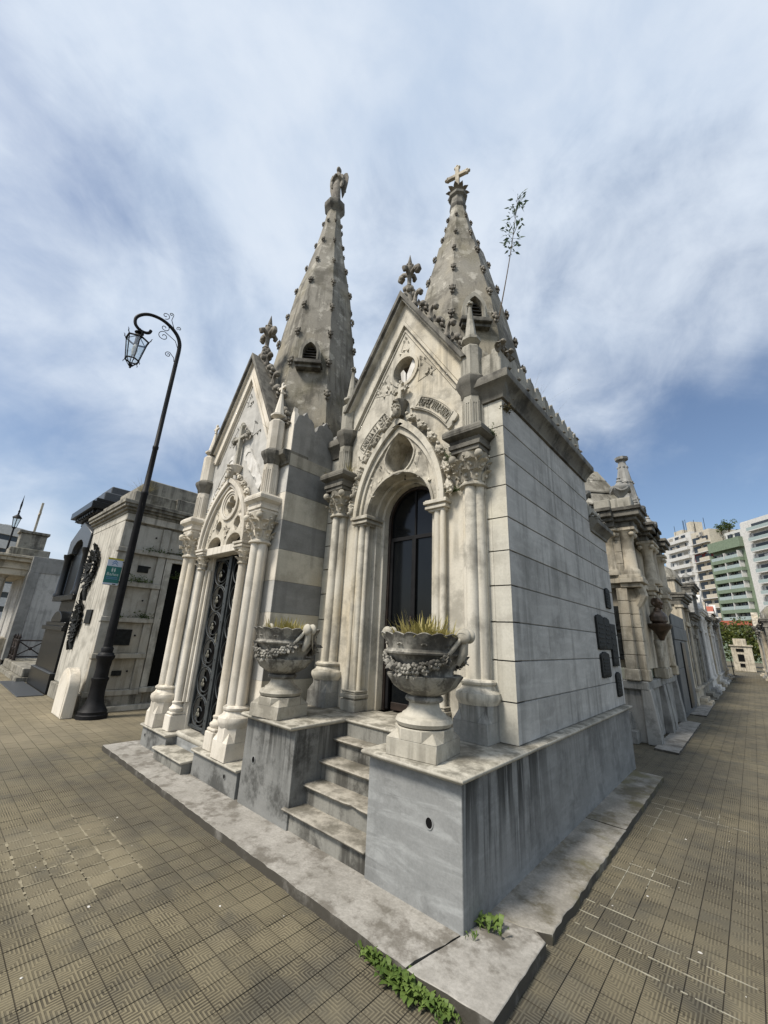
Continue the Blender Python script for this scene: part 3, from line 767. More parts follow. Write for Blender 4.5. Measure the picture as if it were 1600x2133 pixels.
for xx in (-3.15,-2.99,-2.83,-2.67,-2.52,-2.36,-2.2): mortar(xx, -1.66+jit(.05), xx, -.98+jit(.08), 'mortar_y', .02, .4)

# ---- kerbs: worn slabs round the corner plot
def slab(poly, z0, z1, mat, name='kerb', rough=.006, kids=None):
    pts = []
    for (x0, y0), (x1, y1) in zip(poly, poly[1:]+poly[:1]):
        n = max(1, int(math.hypot(x1-x0, y1-y0)/.07))
        for i in range(n): pts.append((x0+(x1-x0)*i/n+jit(rough), y0+(y1-y0)*i/n+jit(rough)))
    o = MB().prism(pts, z0, z1, 'z').build(name, mat, kids, bevel=.007); return o
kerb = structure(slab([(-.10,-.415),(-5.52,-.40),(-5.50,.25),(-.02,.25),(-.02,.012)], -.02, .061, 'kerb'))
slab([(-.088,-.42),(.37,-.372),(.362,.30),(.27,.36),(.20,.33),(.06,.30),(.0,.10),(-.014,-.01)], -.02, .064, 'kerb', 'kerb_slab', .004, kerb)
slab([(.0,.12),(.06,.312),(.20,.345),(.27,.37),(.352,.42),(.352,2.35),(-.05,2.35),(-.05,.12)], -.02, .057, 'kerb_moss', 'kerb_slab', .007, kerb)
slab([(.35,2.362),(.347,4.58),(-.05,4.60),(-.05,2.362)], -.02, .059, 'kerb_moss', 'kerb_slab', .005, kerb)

# plaster flecks and grit lying about
rd = random.Random(19); b = MB()
for i in range(18):
    if i % 2: x, y = rd.uniform(.42, 1.3), rd.uniform(-.2, 3.8)
    else: x, y = rd.uniform(-3.4, -.3), rd.uniform(-1.9, -.5)
    q_ = rd.uniform(.003, .010); b.ball((x, y, .002), (q_*rd.uniform(.7,1.6), q_, q_*.35), 5, 4)
o = b.build('grit', 'white'); o['kind'] = 'stuff'; o['label'] = 'white plaster flecks and grit scattered on the tiles'

# ================================================================ mausoleum A: corner chapel with stairs
XA = -1.385; PZ = .878
A = thing('mausoleum', 'grey marble Gothic corner chapel with steep front stairs, urns and a cross on its spire', 'mausoleum', (XA, 2.3, 0))
def ashlar(parent, x0, x1, y0, y1, rows, mat, cuts, face, proud=.012, gap=.011, name='stone_block'):
    """rows: list of z joints; cuts(i) gives joint positions along the wall"""
    for i, (z0, z1) in enumerate(zip(rows[:-1], rows[1:])):
        cs = cuts(i)
        for a, c in zip(cs[:-1], cs[1:]):
            vg = .0025
            if face == 'x': MB().box(x0, x1+jit(.0015), a+vg, c-vg, z0+gap/2, z1-gap/2, .004).build(name, mat, parent)
            else: MB().box(a+vg, c-vg, y0+jit(.0015), y1, z0+gap/2, z1-gap/2, .004).build(name, mat, parent)
ROW = [PZ+.0, 1.203, 1.535, 1.865, 2.195, 2.525, 2.855, 3.188, 3.52, 3.848, 4.17]
# body behind the ashlar (joints show it)
MB().box(-2.73, -.052, 1.42, 3.92, .3, 4.40).box(-2.73, XA-.56, 1.16, 1.42, .3, 4.40).box(XA+.56, -.052, 1.16, 1.42, .3, 4.40).box(XA-.56, XA+.56, 1.245, 1.42, 3.75, 4.40).box(-2.70, -.052, 3.92, 4.80, .3, 3.40).build('wall_core', 'greyplain', A)
def cutsA(i):
    e = 3.92 if i >= 8 else 4.81
    c = [.977+.20]; y = 1.45+.75*(i % 2)+.2*((i*7) % 3)
    c = [.979]
    while y < e-.35: c.append(y); y += 1.18+.12*((i*5) % 3)
    return c+[e]
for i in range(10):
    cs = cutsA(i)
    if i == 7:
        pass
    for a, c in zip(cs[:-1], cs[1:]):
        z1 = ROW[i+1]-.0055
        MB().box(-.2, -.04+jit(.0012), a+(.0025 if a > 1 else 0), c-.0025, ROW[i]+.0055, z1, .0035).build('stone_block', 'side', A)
# quoin strips of the front, right and left
for (xa, xb) in ((-.36, -.2015), (-2.745, -2.46)):
    for i in range(10):
        MB().box(xa, xb, .977, 1.16, ROW[i]+.0055, ROW[i+1]-.0055, .0035).build('quoin_block', 'quoin', A)
for i in range(10): MB().box(-.2, -.0402, .9765, .985, ROW[i]+.0055, ROW[i+1]-.0055).build('quoin_block', 'quoin', A)
# ---- plinth with stairs
MB().box(-.80, 0, .001, 1.2, .05, .842, .003).build('plinth', 'plinth', A)
MB().box(-.3, .0015, .0035, 4.75, .05, .842, .002).build('plinth_side_slab', 'plinth_side', A)
MB().box(-2.56, -1.735, .001, 1.2, .05, .842, .003).build('plinth', 'plinth_dirty', A)
MB().box(-2.3, -.3, 1.0, 4.7, .05, .842).build('plinth_core', 'plinth', A)
# joint between slabs, drain holes
for (x, z, r) in ((-.245, .545, .026), (-2.36, .47, .024)):
    b = MB(); b.prism(circ(x, z, r*1.25, 16, r*1.45), -.004, .02, 'y', [circ(x, z, r, 16, r*1.2)]); b.build('drain_hole', 'plinth', A)
    MB().prism(circ(x, z, r, 16, r*1.2), -.0015, .01, 'y').build('drain_opening', 'dark', A)
def capslab(poly, z0, z1, mat, name, parent, ov=.0):
    b = MB(); h = z1-z0
    def off(p, d):
        n = len(p); out = []
        for i in range(n):
            a, b_, c = Vector(p[i-1]), Vector(p[i]), Vector(p[(i+1) % n])
            e1 = (b_-a).normalized(); e2 = (c-b_).normalized(); n1 = Vector((e1.y, -e1.x)); n2 = Vector((e2.y, -e2.x))
            k = (n1+n2); k = k/(1+n1.dot(n2)); out.append(tuple(b_+k*d))
        return out
    levels = [(-.022, z0), (-.006, z0+h*.25), (0, z0+h*.55), (-.004, z0+h*.82), (-.016, z1)]
    n = len(poly); vs_ = []; fs = []
    for d, z in levels: vs_ += [(x, y, z) for x, y in off(poly, d)]
    for j in range(len(levels)-1):
        for i in range(n): fs.append((j*n+i, j*n+(i+1) % n, (j+1)*n+(i+1) % n, (j+1)*n+i))
    top = [Vector((x, y, 0)) for x, y in off(poly, levels[-1][0])]
    for t in tessellate_polygon([top]): fs.append(tuple((len(levels)-1)*n+i for i in t))
    for t in tessellate_polygon([top]): fs.append(tuple(i for i in t))
    return b.add(vs_, fs).build(name, mat, parent, 50)
capslab([(-.822,-.078),(.056,-.078),(.056,4.76),(-.06,4.76),(-.06,1.2),(-.822,1.2)], .834, PZ, 'cap', 'plinth_cap', A)
capslab([(-2.575,-.078),(-1.708,-.078),(-1.708,1.2),(-2.575,1.2)], .834, PZ, 'cap', 'plinth_cap', A)
capslab([(-1.72,.60),(-.815,.60),(-.815,1.35),(-1.72,1.35)], .836, PZ-.002, 'cap', 'threshold_slab', A)
NST = 5; ris = (PZ-.061)/NST
for k in range(4):
    z1 = .061+ris*(k+1); y0 = .0+.165*k
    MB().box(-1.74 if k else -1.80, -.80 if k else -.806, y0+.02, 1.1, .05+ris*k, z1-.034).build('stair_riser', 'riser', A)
    x0, x1 = (-1.80, -.798) if k == 0 else (-1.734, -.802)
    pts = []
    n = 14
    for i in range(n+1):
        x = x0+(x1-x0)*i/n; dip = (.02*math.exp(-((x+1.12)/.06)**2) if k == 1 else 0)+jit(.0015)
        pts.append((x, y0-.022+dip))
    poly = pts + [(x1, y0+.3), (x0, y0+.3)]
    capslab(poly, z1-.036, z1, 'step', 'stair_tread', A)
MB().box(-1.735, -.80, .622, 1.0, .3, .838).build('stair_riser', 'riser', A)

# ---- front wall with portal
YF = .90
def pent(hw, zb, zf, za): return [(XA-hw, zb), (XA+hw, zb), (XA+hw, zf), (XA, za), (XA-hw, zf)]
ocu = circ(XA+.01, 5.13, .185, 24, .2)
door_hole = [(XA-.60, PZ-.1), *pointed(XA, .60, 3.12, 4.16, 10), (XA+.60, PZ-.1)]
front = MB().prism([(XA-1.13, PZ-.1), (XA-.601, PZ-.1)] + [(x, z) for x, z in pointed(XA, .60, 3.12, 4.16, 10)] + [(XA+.601, PZ-.1), (XA+1.13, PZ-.1), (XA+1.13, 4.45), (XA, 6.25), (XA-1.13, 4.45)], .955, 1.2, 'y', [ocu]).build('front_wall', 'facade', A)
# raised border bands of the gable
def gable_band(hw_o, zf_o, za_o, hw_i, zf_i, za_i, y0, y1, mat, name, parent=A):
    poly = [(XA-hw_o, zf_o), (XA, za_o), (XA+hw_o, zf_o), (XA+hw_i, zf_i), (XA, za_i), (XA-hw_i, zf_i)]
    return MB().prism(poly, y0, y1, 'y').build(name, mat, parent, bevel=.004)
SL = (6.25-4.45)/1.13
def band(zt, zb, y0, y1, mat, name, zcut=4.55):
    hw_o = (zt-zcut)/SL; hw_i = (zb-zcut)/SL
    gable_band(hw_o, zcut, zt, hw_i, zcut, zb, y0, y1, mat, name)
band(6.30, 5.93, .925, .957, 'facade', 'gable_border')
band(5.93, 5.86, .912, .957, 'facade', 'gable_moulding', 4.5)
band(5.80, 5.765, .94, .957, 'facade', 'gable_moulding', 4.5)
# coping of the gable: sloping slabs, deep, with a drip moulding
for sg in (-1, 1):
    for (zt, zb, y0, y1, nm, mt) in ((6.40, 6.30, .80, 1.22, 'gable_coping', 'weath'), (6.31, 6.255, .845, 1.18, 'gable_drip', 'facade')):
        zc_ = 4.78
        poly = [(XA, zt), (XA+sg*(zt-zc_)/SL, zc_), (XA+sg*(zb-zc_)/SL, zc_), (XA, zb)]
        MB().prism(poly, y0, y1, 'y').build(nm, mt, A, bevel=.004)
    # crockets on the coping, alternately hooks and leaf bunches
    for j in range(7):
        t = .09+.86*j/6.5
        x = XA+sg*t*(6.40-4.78)/SL; z = 6.40-t*(6.40-4.78)-.01
        if j % 2 == 0: inst(HOOK, 'hook_crocket', A, T(x, 1.02, z-.02) @ Matrix.Diagonal((sg*1.0, 1, 1.05, 1)))
        else: inst(CROCKET, 'crocket', A, T(x+sg*.02, 1.02, z+.05) @ rotz(-sg*PI/2) @ Matrix.Rotation(.55, 4, 'X') @ Matrix.Scale(1.35, 4))
fleur(A, XA, 1.0, 6.38, .95, 'crocket')
# oculus: plain ring, rubble inside, broken white star panel
MB().prism(circ(XA+.01, 5.13, .235, 28, .25), .935, .957, 'y', [circ(XA+.01, 5.13, .187, 28, .202)]).build('oculus_ring', 'facade', A)
rb = MB(); r5 = random.Random(2)
for i in range(70):
    a = r5.uniform(0, 2*PI); r = .2*math.sqrt(r5.random())
    rb.ball((XA+.01+r*math.cos(a), 1.09+r5.uniform(0,.05), 5.13+r*math.sin(a)), (r5.uniform(.02,.045), .03, r5.uniform(.015,.035)), 5, 4)
rb.build('oculus_rubble', 'rubble', A)
MB().prism([(XA-.10,5.17),(XA-.055,5.20),(XA-.015,5.13),(XA+.0,4.94),(XA-.07,4.93)], 1.0, 1.02, 'y').build('oculus_shard', 'white', A)
MB().prism([(XA+.02,5.09),(XA+.115,5.29),(XA+.165,5.17),(XA+.06,4.98),(XA+.015,4.94)], .99, 1.012, 'y').build('oculus_shard', 'white', A)
# leaf reliefs in the corners of the gable
def relief_tri(pts, y, mat, parent, n=10, seed=1):
    r = random.Random(seed); b = MB()
    (x0, z0), (x1, z1), (x2, z2) = pts
    cx_, cz_ = (x0+x1+x2)/3, (z0+z1+z2)/3
    for i in range(n):
        u, v = r.random(), r.random()
        if u+v > 1: u, v = 1-u, 1-v
        x = x0+u*(x1-x0)+v*(x2-x0); z = z0+u*(z1-z0)+v*(z2-z0)
        a = math.atan2(z-cz_, x-cx_)
        b.leaf((x-.03*math.cos(a), y+.01, z-.03*math.sin(a)), (0,-1,0), (math.cos(a),0,math.sin(a)), .05, .085, .3, 3, .1, .3)
    for (xa, za), (xb, zb) in zip(pts, pts[1:]+pts[:1]): b.tube([(xa, y, za), (xb, y, zb)], .007, 5)
    return b.build('leaf_relief', mat, parent, 50)
relief_tri([(XA-.075,5.46),(XA+.075,5.46),(XA,5.66)], .955, 'facade', A, 7, 1)
relief_tri([(XA+.28,5.20),(XA+.52,4.92),(XA+.24,4.86)], .955, 'facade', A, 12, 2)
relief_tri([(XA-.28,5.20),(XA-.52,4.92),(XA-.24,4.86)], .955, 'facade', A, 12, 3)
# ---- portal: hood, tracery panel, jambs
hoodp = lambda hw, za, zs=3.12: pointed(XA, hw, zs, za, 12)
def archband(o, i, y0, y1, mat, name, parent=A, bev=.004):
    return MB().prism(o+list(reversed(i)), y0, y1, 'y').build(name, mat, parent, bevel=bev)
hood = archband(hoodp(.70, 4.36), hoodp(.635, 4.26), .845, .96, 'facade', 'portal_hood')
archband(hoodp(.633, 4.256), hoodp(.585, 4.16), .885, .97, 'facade', 'hood_moulding', hood)
tear = []
for i in range(28):
    t = 2*PI*i/28
    zz = 3.87+.25*math.sin(t); hwid = .225*math.cos(t)*(1-.32*max(0, math.sin(t)))
    tear.append((XA+hwid, zz+(.03*max(0, math.sin(t))**4)))
pan = [(x, z) for x, z in hoodp(.59, 4.17)] + list(reversed(rounda(XA, .50, 3.12, 18, .49)))
MB().prism(pan, .915, 1.24, 'y', [tear]).build('tracery_panel', 'carved', A, bevel=.005)
tc_ = [(XA+(x-XA)*1.12, 3.87+(z-3.87)*1.10) for x, z in tear]
MB().prism(tc_, .898, .917, 'y', [[(XA+(x-XA)*1.01, 3.87+(z-3.87)*1.01) for x, z in tear]]).build('teardrop_moulding', 'carved', A, bevel=.004)
archband(rounda(XA, .535, 3.12, 18, .525), rounda(XA, .502, 3.12, 18, .492), .895, .917, 'carved', 'arch_moulding')
MB().prism([(XA-.3,3.55),(XA+.3,3.55),(XA+.3,4.25),(XA-.3,4.25)], 1.241, 1.27, 'y').build('teardrop_niche', 'carved', A)
relief_tri([(XA-.50,3.25),(XA-.27,3.62),(XA-.36,3.95)], .916, 'carved', A, 12, 7)
relief_tri([(XA+.50,3.25),(XA+.27,3.62),(XA+.36,3.95)], .916, 'carved', A, 12, 8)
BUD = bud_mesh('carved')
outer = pointed(XA, .76, 3.12, 4.44, 20); L_ = len(outer)
for j in range(2, L_-2, 3):
    if abs(j-L_//2) < 2: continue
    x, z = outer[j]; x2, z2 = outer[j+1]; a = math.atan2(x2-x, z2-z)
    inst(BUD, 'leaf_bud', hood, T(x, .905, z) @ Matrix.Rotation(a, 4, 'Y') @ Matrix.Scale(1.12, 4))
inst(BUD, 'leaf_bud', hood, T(XA, .86, 4.46) @ Matrix.Scale(1.35, 4))
MB().lathe([octo(.05,4.40), octo(.06,4.48), octo(.075,4.52), octo(.095,4.57), octo(.10,4.61), octo(.06,4.635)], 8, (XA, .90, 0), PI/8).build('hood_pedestal', 'weath', hood, 30)
cr = MB(); cr.box(XA-.026, XA+.026, .865, .915, 4.62, 4.88, .006); cr.box(XA-.085, XA+.085, .8665, .9135, 4.765, 4.815, .006)
for dx, dz in ((-.09,4.79),(.09,4.79),(0,4.885)):
    for e in ((-.028,0),(.028,0),(0,.028),(0,-.028)): cr.ball((XA+dx+e[0], .89, dz+e[1]), (.025,.028,.025), 6, 5)
cr.build('hood_cross', 'carved', hood, 50)
for sg in (-1, 1):
    jx = XA+sg*.60
    b = MB()
    b.box(XA+sg*.60, XA+sg*.665, .905, 1.2, PZ, 3.02); b.box(XA+sg*.52, XA+sg*.602, .935, 1.22, PZ, 3.02)
    jm = b.build('door_jamb', 'facade', A, bevel=.004)
    MB().lathe([(.042, PZ+.2), (.042, 3.02)], 12, (XA+sg*.575, .925, 0)).build('jamb_shaft', 'facade', jm)
    MB().lathe([(.03, PZ+.2), (.03, 3.02)], 10, (XA+sg*.655, .905, 0)).build('jamb_shaft', 'facade', jm)
    MB().lathe([(.03, PZ+.2), (.03, 3.02)], 10, (XA+sg*.515, .955, 0)).build('jamb_shaft', 'facade', jm)
    b = MB()
    for (e, z0, z1) in ((.0,3.02,3.045),(.028,3.045,3.075),(.012,3.075,3.10),(.042,3.10,3.135),(.03,3.135,3.15)):
        b.box(XA+sg*(.475-e), XA+sg*(.69+e), .88-e, 1.2, z0, z1, .004)
    b.build('jamb_capital', 'facade', jm)
    b = MB()
    for (e, z0, z1) in ((.02,PZ,PZ+.12),(.0,PZ+.12,PZ+.135),(.028,PZ+.135,PZ+.175),(.01,PZ+.175,PZ+.20),(.018,PZ+.2,PZ+.215)):
        b.box(XA+sg*(.49-e), XA+sg*(.685+e), .875-e, 1.2, z0, z1, .006)
    b.build('jamb_base', 'urnbase', jm)
    # reveal with a chamfered inner moulding
    b = MB(); b.box(XA+sg*.46, XA+sg*.53, 1.06, 1.25, PZ, 3.12); b.box(XA+sg*.42, XA+sg*.47, 1.16, 1.28, PZ, 3.12)
    b.build('door_reveal', 'facade', jm, bevel=.006)
b = MB(); b.prism(rounda(XA, .53, 3.12, 18)+list(reversed(rounda(XA, .46, 3.12, 18))), 1.06, 1.25, 'y'); b.prism(rounda(XA, .47, 3.1195, 18)+list(reversed(rounda(XA, .425, 3.1195, 18))), 1.16, 1.28, 'y')
b.build('door_arch_reveal', 'facade', A, bevel=.006)
# door: dark recess, frame, two leaves with glass, fanlight
MB().box(XA-.5, XA+.5, 1.36, 1.40, PZ-.05, 3.7).build('door_recess', 'dark', A)
d = MB(); o_ = [(XA-.42,PZ), *rounda(XA,.42,3.12,18), (XA+.42,PZ)]; i_ = [(XA-.385,PZ+.0), *rounda(XA,.385,3.12,18), (XA+.385,PZ+.0)]
door = MB().prism(o_+list(reversed(i_)), 1.25, 1.33, 'y').build('door', 'rust', A, bevel=.004)
for (x0, x1, y0, y1, z0, z1, nm) in ((-.385,.385,1.272,1.32,2.86,2.91,'transom_bar'),(-.035,.025,1.258,1.315,PZ+.02,2.86,'meeting_stile'),(-.385,-.345,1.268,1.31,PZ+.02,2.86,'stile'),(.345,.385,1.268,1.31,PZ+.02,2.86,'stile'),
                                      (-.30,-.045,1.27,1.308,PZ+.02,PZ+.10,'bottom_rail'),(.035,.30,1.27,1.308,PZ+.02,PZ+.10,'bottom_rail'),(-.30,-.045,1.272,1.306,PZ+.30,PZ+.35,'lock_rail'),(.035,.30,1.272,1.306,PZ+.30,PZ+.35,'lock_rail'),
                                      (-.012,.012,1.275,1.315,2.91,3.5,'fanlight_bar')):
    MB().box(XA+x0, XA+x1, y0, y1, z0, z1, .004).build(nm, 'rust' if 'rail' in nm else 'iron', door)
for (x0, x1, z0, z1) in ((-.345,-.035,PZ+.35,2.86),(.025,.345,PZ+.35,2.86),(-.30,-.045,PZ+.1,PZ+.3),(.035,.30,PZ+.1,PZ+.3)):
    MB().box(XA+x0, XA+x1, 1.29, 1.297, z0, z1).build('glass_pane', 'doorglass', door)
fl = rounda(XA, .383, 3.12, 16)
MB().prism([(XA-.383,2.91)]+fl+[(XA+.383,2.91)], 1.291, 1.298, 'y').build('fanlight_pane', 'doorglass', door)
MB().box(XA-.035, XA-.012, 1.243, 1.25, 1.83, 1.93, .002).ball((XA-.025, 1.235, 1.87), .014, 8, 6).build('lock', 'bronze_b', door)
MB().tube([(XA+.05,.98,3.62),(XA+.05,.98,3.55)], .004, 5).ball((XA+.05,.98,3.545), .012, 6, 5).build('lamp_hook', 'iron', A)
# ---- name plaques with raised letters on curved scrolls
def plaque(p0, p1, sag, w, txt, sgn):
    (x0, z0), (x1, z1) = p0, p1; n = 16
    mx, mz = (x0+x1)/2, (z0+z1)/2; dx, dz = x1-x0, z1-z0; L = math.hypot(dx, dz); nx, nz = -dz/L, dx/L
    if nz < 0: nx, nz = -nx, -nz
    def P(t, o): 
        s_ = sag*(1-(2*t-1)**2)
        return (x0+dx*t+nx*(s_+o), z0+dz*t+nz*(s_+o))
    def outline(w_, e):
        up = [P(t, w_) for t in np.linspace(e, 1-e, n)]; dn = [P(t, -w_) for t in np.linspace(1-e, e, n)]
        def cap_(t, s0): return [P(t, k*w_) for k in ([1.15,.8,.25,0,-.25,-.8,-1.15] if s0 > 0 else [-1.15,-.8,-.25,0,.25,.8,1.15])]
        return up + [P(1-e+.03, .9*w_), P(1-e+.055, 1.05*w_), P(1-e+.09, .8*w_), P(1-e+.10, .3*w_), P(1-e+.07, 0), P(1-e+.10, -.3*w_), P(1-e+.09, -.8*w_), P(1-e+.055, -1.05*w_), P(1-e+.03, -.9*w_)] \
            + dn + [P(e-.03, -.9*w_), P(e-.055, -1.05*w_), P(e-.09, -.8*w_), P(e-.10, -.3*w_), P(e-.07, 0), P(e-.10, .3*w_), P(e-.09, .8*w_), P(e-.055, 1.05*w_), P(e-.03, .9*w_)]
    o = outline(w, .1)
    pl = MB().prism(o, .918, .957, 'y').build('name_plaque', 'facade', A, bevel=.006)
    rim_o = [P(t, w*.8) for t in np.linspace(.12,.88,n)]+[P(t, -w*.8) for t in np.linspace(.88,.12,n)]
    rim_i = [P(t, w*.68) for t in np.linspace(.135,.865,n)]+[P(t, -w*.68) for t in np.linspace(.865,.135,n)]
    MB().prism(rim_o, .908, .92, 'y', [rim_i]).build('plaque_rim', 'facade', pl)
    lt = MB(); t = .14; widths = [1.0 if c not in ' IJ.' else (.55 if c != ' ' else .5) for c in txt]
    tot = sum(widths); step = .72/tot
    for c, wd in zip(txt, widths):
        tt = t+step*wd/2; t += step*wd
        if c == ' ': continue
        a, b_ = P(tt-.01, 0), P(tt+.01, 0); ang = math.atan2(b_[1]-a[1], b_[0]-a[0]); px, pz = P(tt, 0)
        vs_, fs = text_verts(c.upper(), .14 if c.isupper() else .085, .012)
        lt.M = T(px, .912, pz) @ Matrix.Rotation(-ang, 4, 'Y') @ Matrix.Rotation(PI/2, 4, 'X') @ Matrix.Diagonal((.43, 1.0, 1, 1))
        lt.add(vs_, fs)
    lt.M = None
    lt.build('lettering', 'pier', pl, 30)  # darker colour than the plaque paints in the shadow of the raised letters
plaque((-1.20, 4.56), (-.60, 4.05), .075, .10, 'LOPEZ VILLARINO', 1)
plaque((-2.12, 4.02), (-1.52, 4.56), .07, .09, 'FAMILIA de JOSE', -1)
# ---- side columns and pinnacles
matsA = ('facade', 'carved', 'basedark', 'weath')
for x in (-.37, -2.40):
    column_cluster(A, x, .92, PZ, 1.17, 1.36, 3.20, 3.56, 3.83, matsA, .165, .205, .235)
    pinnacle(A, x, .945, 3.80, 4.26, 4.54, 4.95, 5.62, ('pier', 'weath'))
# ---- cornice and crest along the side and round the corner
def cornice(parent, x, y0, y1, z, h, pr, mat='weath', inner=.35, front=True, name='cornice'):
    prof = [(0, 0), (.2, .0), (.24, .16), (.55, .36), (.72, .46), (.98, .55), (1.0, .60), (1.0, .82), (.9, .90), (.25, 1.0)]
    b = MB()
    pts = [(x-inner, z)] + [(x+pr*a, z+h*q) for a, q in prof] + [(x-inner, z+h)]
    n = len(pts); f0 = y0; vs_ = []
    for (px_, pz_) in pts: vs_.append((px_, f0-(max(0, px_-x) if front else 0), pz_))
    for (px_, pz_) in pts: vs_.append((px_, y1+max(0, px_-x)*.6, pz_))
    fs = [(i, (i+1) % n, n+(i+1) % n, n+i) for i in range(n)]+[tuple(range(n)), tuple(reversed(range(n, 2*n)))]
    return b.add(vs_, fs).build(name, mat, parent, 30)
cornice(A, -.04, .977, 3.92, 4.172, .30, .135)
cornice(A, -.04, 3.93, 4.82, 3.37, .22, .12, front=False)
# front returns of the cornice between corner and pinnacle, both sides
def front_cornice(x0, x1, yy, z, h, pr, parent, mat='weath', mitre=None):
    prof = [(0, 0), (.2, .0), (.24, .16), (.55, .36), (.72, .46), (.98, .55), (1.0, .60), (1.0, .82), (.9, .90), (.25, 1.0)]
    pts = [(yy+.3, z)]+[(yy-pr*a, z+h*q) for a, q in prof]+[(yy+.3, z+h)]
    n = len(pts); vs_ = [(x0, p, q) for p, q in pts]+[(x1+(max(0, yy-p) if mitre else 0), p, q) for p, q in pts]
    MB().add(vs_, [(i,(i+1) % n,n+(i+1) % n,n+i) for i in range(n)]+[tuple(range(n)), tuple(reversed(range(n,2*n)))]).build('cornice', mat, parent, 30)
front_cornice(-.42, -.04, .977, 4.1725, .2995, .135, A, mitre=True)
front_cornice(-2.74, -2.36, .977, 4.1725, .2995, .12, A)
def crest(parent, x0, x1, y0, y1, z, h, n, mat, name='parapet_crest', th=.10):
    """scalloped parapet slab between two plan points"""
    p0, p1 = Vector((x0, y0, 0)), Vector((x1, y1, 0)); L = (p1-p0).length; d = (p1-p0)/L; nr = Vector((d.y, -d.x, 0))
    prof = [(0, 0)]; m_ = n*8
    for i in range(m_+1):
        t = i/m_; f = (t*n) % 1.0
        prof.append((L*t, h*(.60+.40*(abs(math.sin(PI*f))**.55 if True else 0)*(.86+.14*math.cos(2*PI*(f-.5)*3)))))
    prof.append((L, 0))
    b = MB(); vs_ = []
    for sgn in (0, -th):
        for s_, hh in prof: q = p0+d*s_+nr*sgn; vs_.append((q.x, q.y, z+hh))
    m2 = len(prof)
    tr = tessellate_polygon([[Vector((s_, hh, 0)) for s_, hh in prof]])
    fs = [tuple(t) for t in tr]+[tuple(i+m2 for i in reversed(t)) for t in tr]+[(i,(i+1) % m2,(i+1) % m2+m2,i+m2) for i in range(m2)]
    return b.add(vs_, fs).build(name, mat, parent, 30)
MB().box(-.30, -.01, .99, 3.90, 4.46, 4.56, .006).build('parapet_base', 'pier', A)
cs_ = crest(A, -.05, -.05, 1.0, 3.86, 4.55, .42, 11, 'pier')
FLOR = MB().leaf((0,0,0),(1,0,0),(0,0,1),.10,.17,.7,4,.1).leaf((0,.02,0),(1,.5,0),(0,.5,1),.07,.13,.8,4).leaf((0,-.02,0),(1,-.5,0),(0,-.5,1),.07,.13,.8,4).ball((.06,0,.12),.03,6,5).ball((.03,.05,.05),.026,6,4).ball((.03,-.05,.05),.026,6,4).mesh('parapet_flower', M['crocket'], 50)
for i in range(11): inst(FLOR, 'parapet_flower', cs_, T(-.045, 1.0+2.86*(i+.5)/11, 4.54) @ Matrix.Scale(.72, 4))
MB().box(-.36, -.02, .95, 1.22, 4.47, 4.78, .01).build('parapet_corner', 'pier', A)
for y in (.96, 1.16): inst(FLOR, 'parapet_flower', A, T(-.04, y, 4.75) @ Matrix.Scale(1.0, 4))
pinnacle(A, -.13, 3.78, 4.5, 4.62, 4.70, 4.86, 5.02, ('pier', 'weath'), False, 'bud', .09, .085, .11)
cs2 = crest(A, -.06, -.06, 3.95, 4.78, 3.58, .28, 5, 'pier')
for i in range(5): inst(FLOR, 'parapet_flower', cs2, T(-.055, 3.95+.83*(i+.5)/5, 3.58) @ Matrix.Scale(.8, 4))
MB().box(-2.7, -.1, 1.2, 3.9, 4.30, 4.47).build('roof_slab', 'weath', A)
# ---- spire
profA = [(1.22, 4.40), (1.10, 5.0), (.80, 6.83), (.665, 7.44), (.445, 8.48), (.40, 8.50), (.145, 9.70)]
spA, RA = spire(A, XA, 2.43, profA, 'spire', 8, 5.2, 9.3)
MB().lathe([octo(.13,9.66), octo(.15,9.72), octo(.155,9.78), octo(.135,9.82), octo(.13,9.98), octo(.17,10.02), octo(.175,10.07), octo(.12,10.10)], 8, (XA, 2.43, 0), PI/8).build('spire_collar', 'weath', spA, 30)
b = MB(); r6 = random.Random(8)
for i in range(10):
    a = i*PI/5; b.leaf((XA+.08*math.cos(a), 2.43+.08*math.sin(a), 10.08), (math.cos(a), math.sin(a), 0), (.2*math.cos(a), .2*math.sin(a), 1), .09, .22, .7, 4, .1)
for i in range(12):
    a = r6.uniform(0, 2*PI); b.ball((XA+.10*math.cos(a), 2.43+.10*math.sin(a), 10.15+r6.uniform(0,.14)), (.045,)*3, 6, 5)
b.lathe([(.11,10.08),(.10,10.3),(.07,10.38),(.04,10.42)], 10, (XA, 2.43, 0)); b.build('spire_foliage', 'crocket', spA, 50)
b = MB(T(XA, 2.43, 0) @ rotz(math.radians(14)))
b.box(-.04,.04,-.035,.035,10.36,10.93,.008); b.box(-.20,.20,-.0335,.0335,10.66,10.74,.008)
for dx, dz in ((-.20,10.70),(.20,10.70),(0,10.93)):
    for e in ((-.035,0),(.035,0),(0,.035),(0,-.035)): b.ball((dx+e[0], 0, dz+e[1]), (.034,.036,.034), 7, 5)
b.build('spire_cross', 'tan', spA, 50)
spire_window(spA, XA, 2.43, -PI/4, .80, 0, 6.24, 6.66, 'pier', .12)

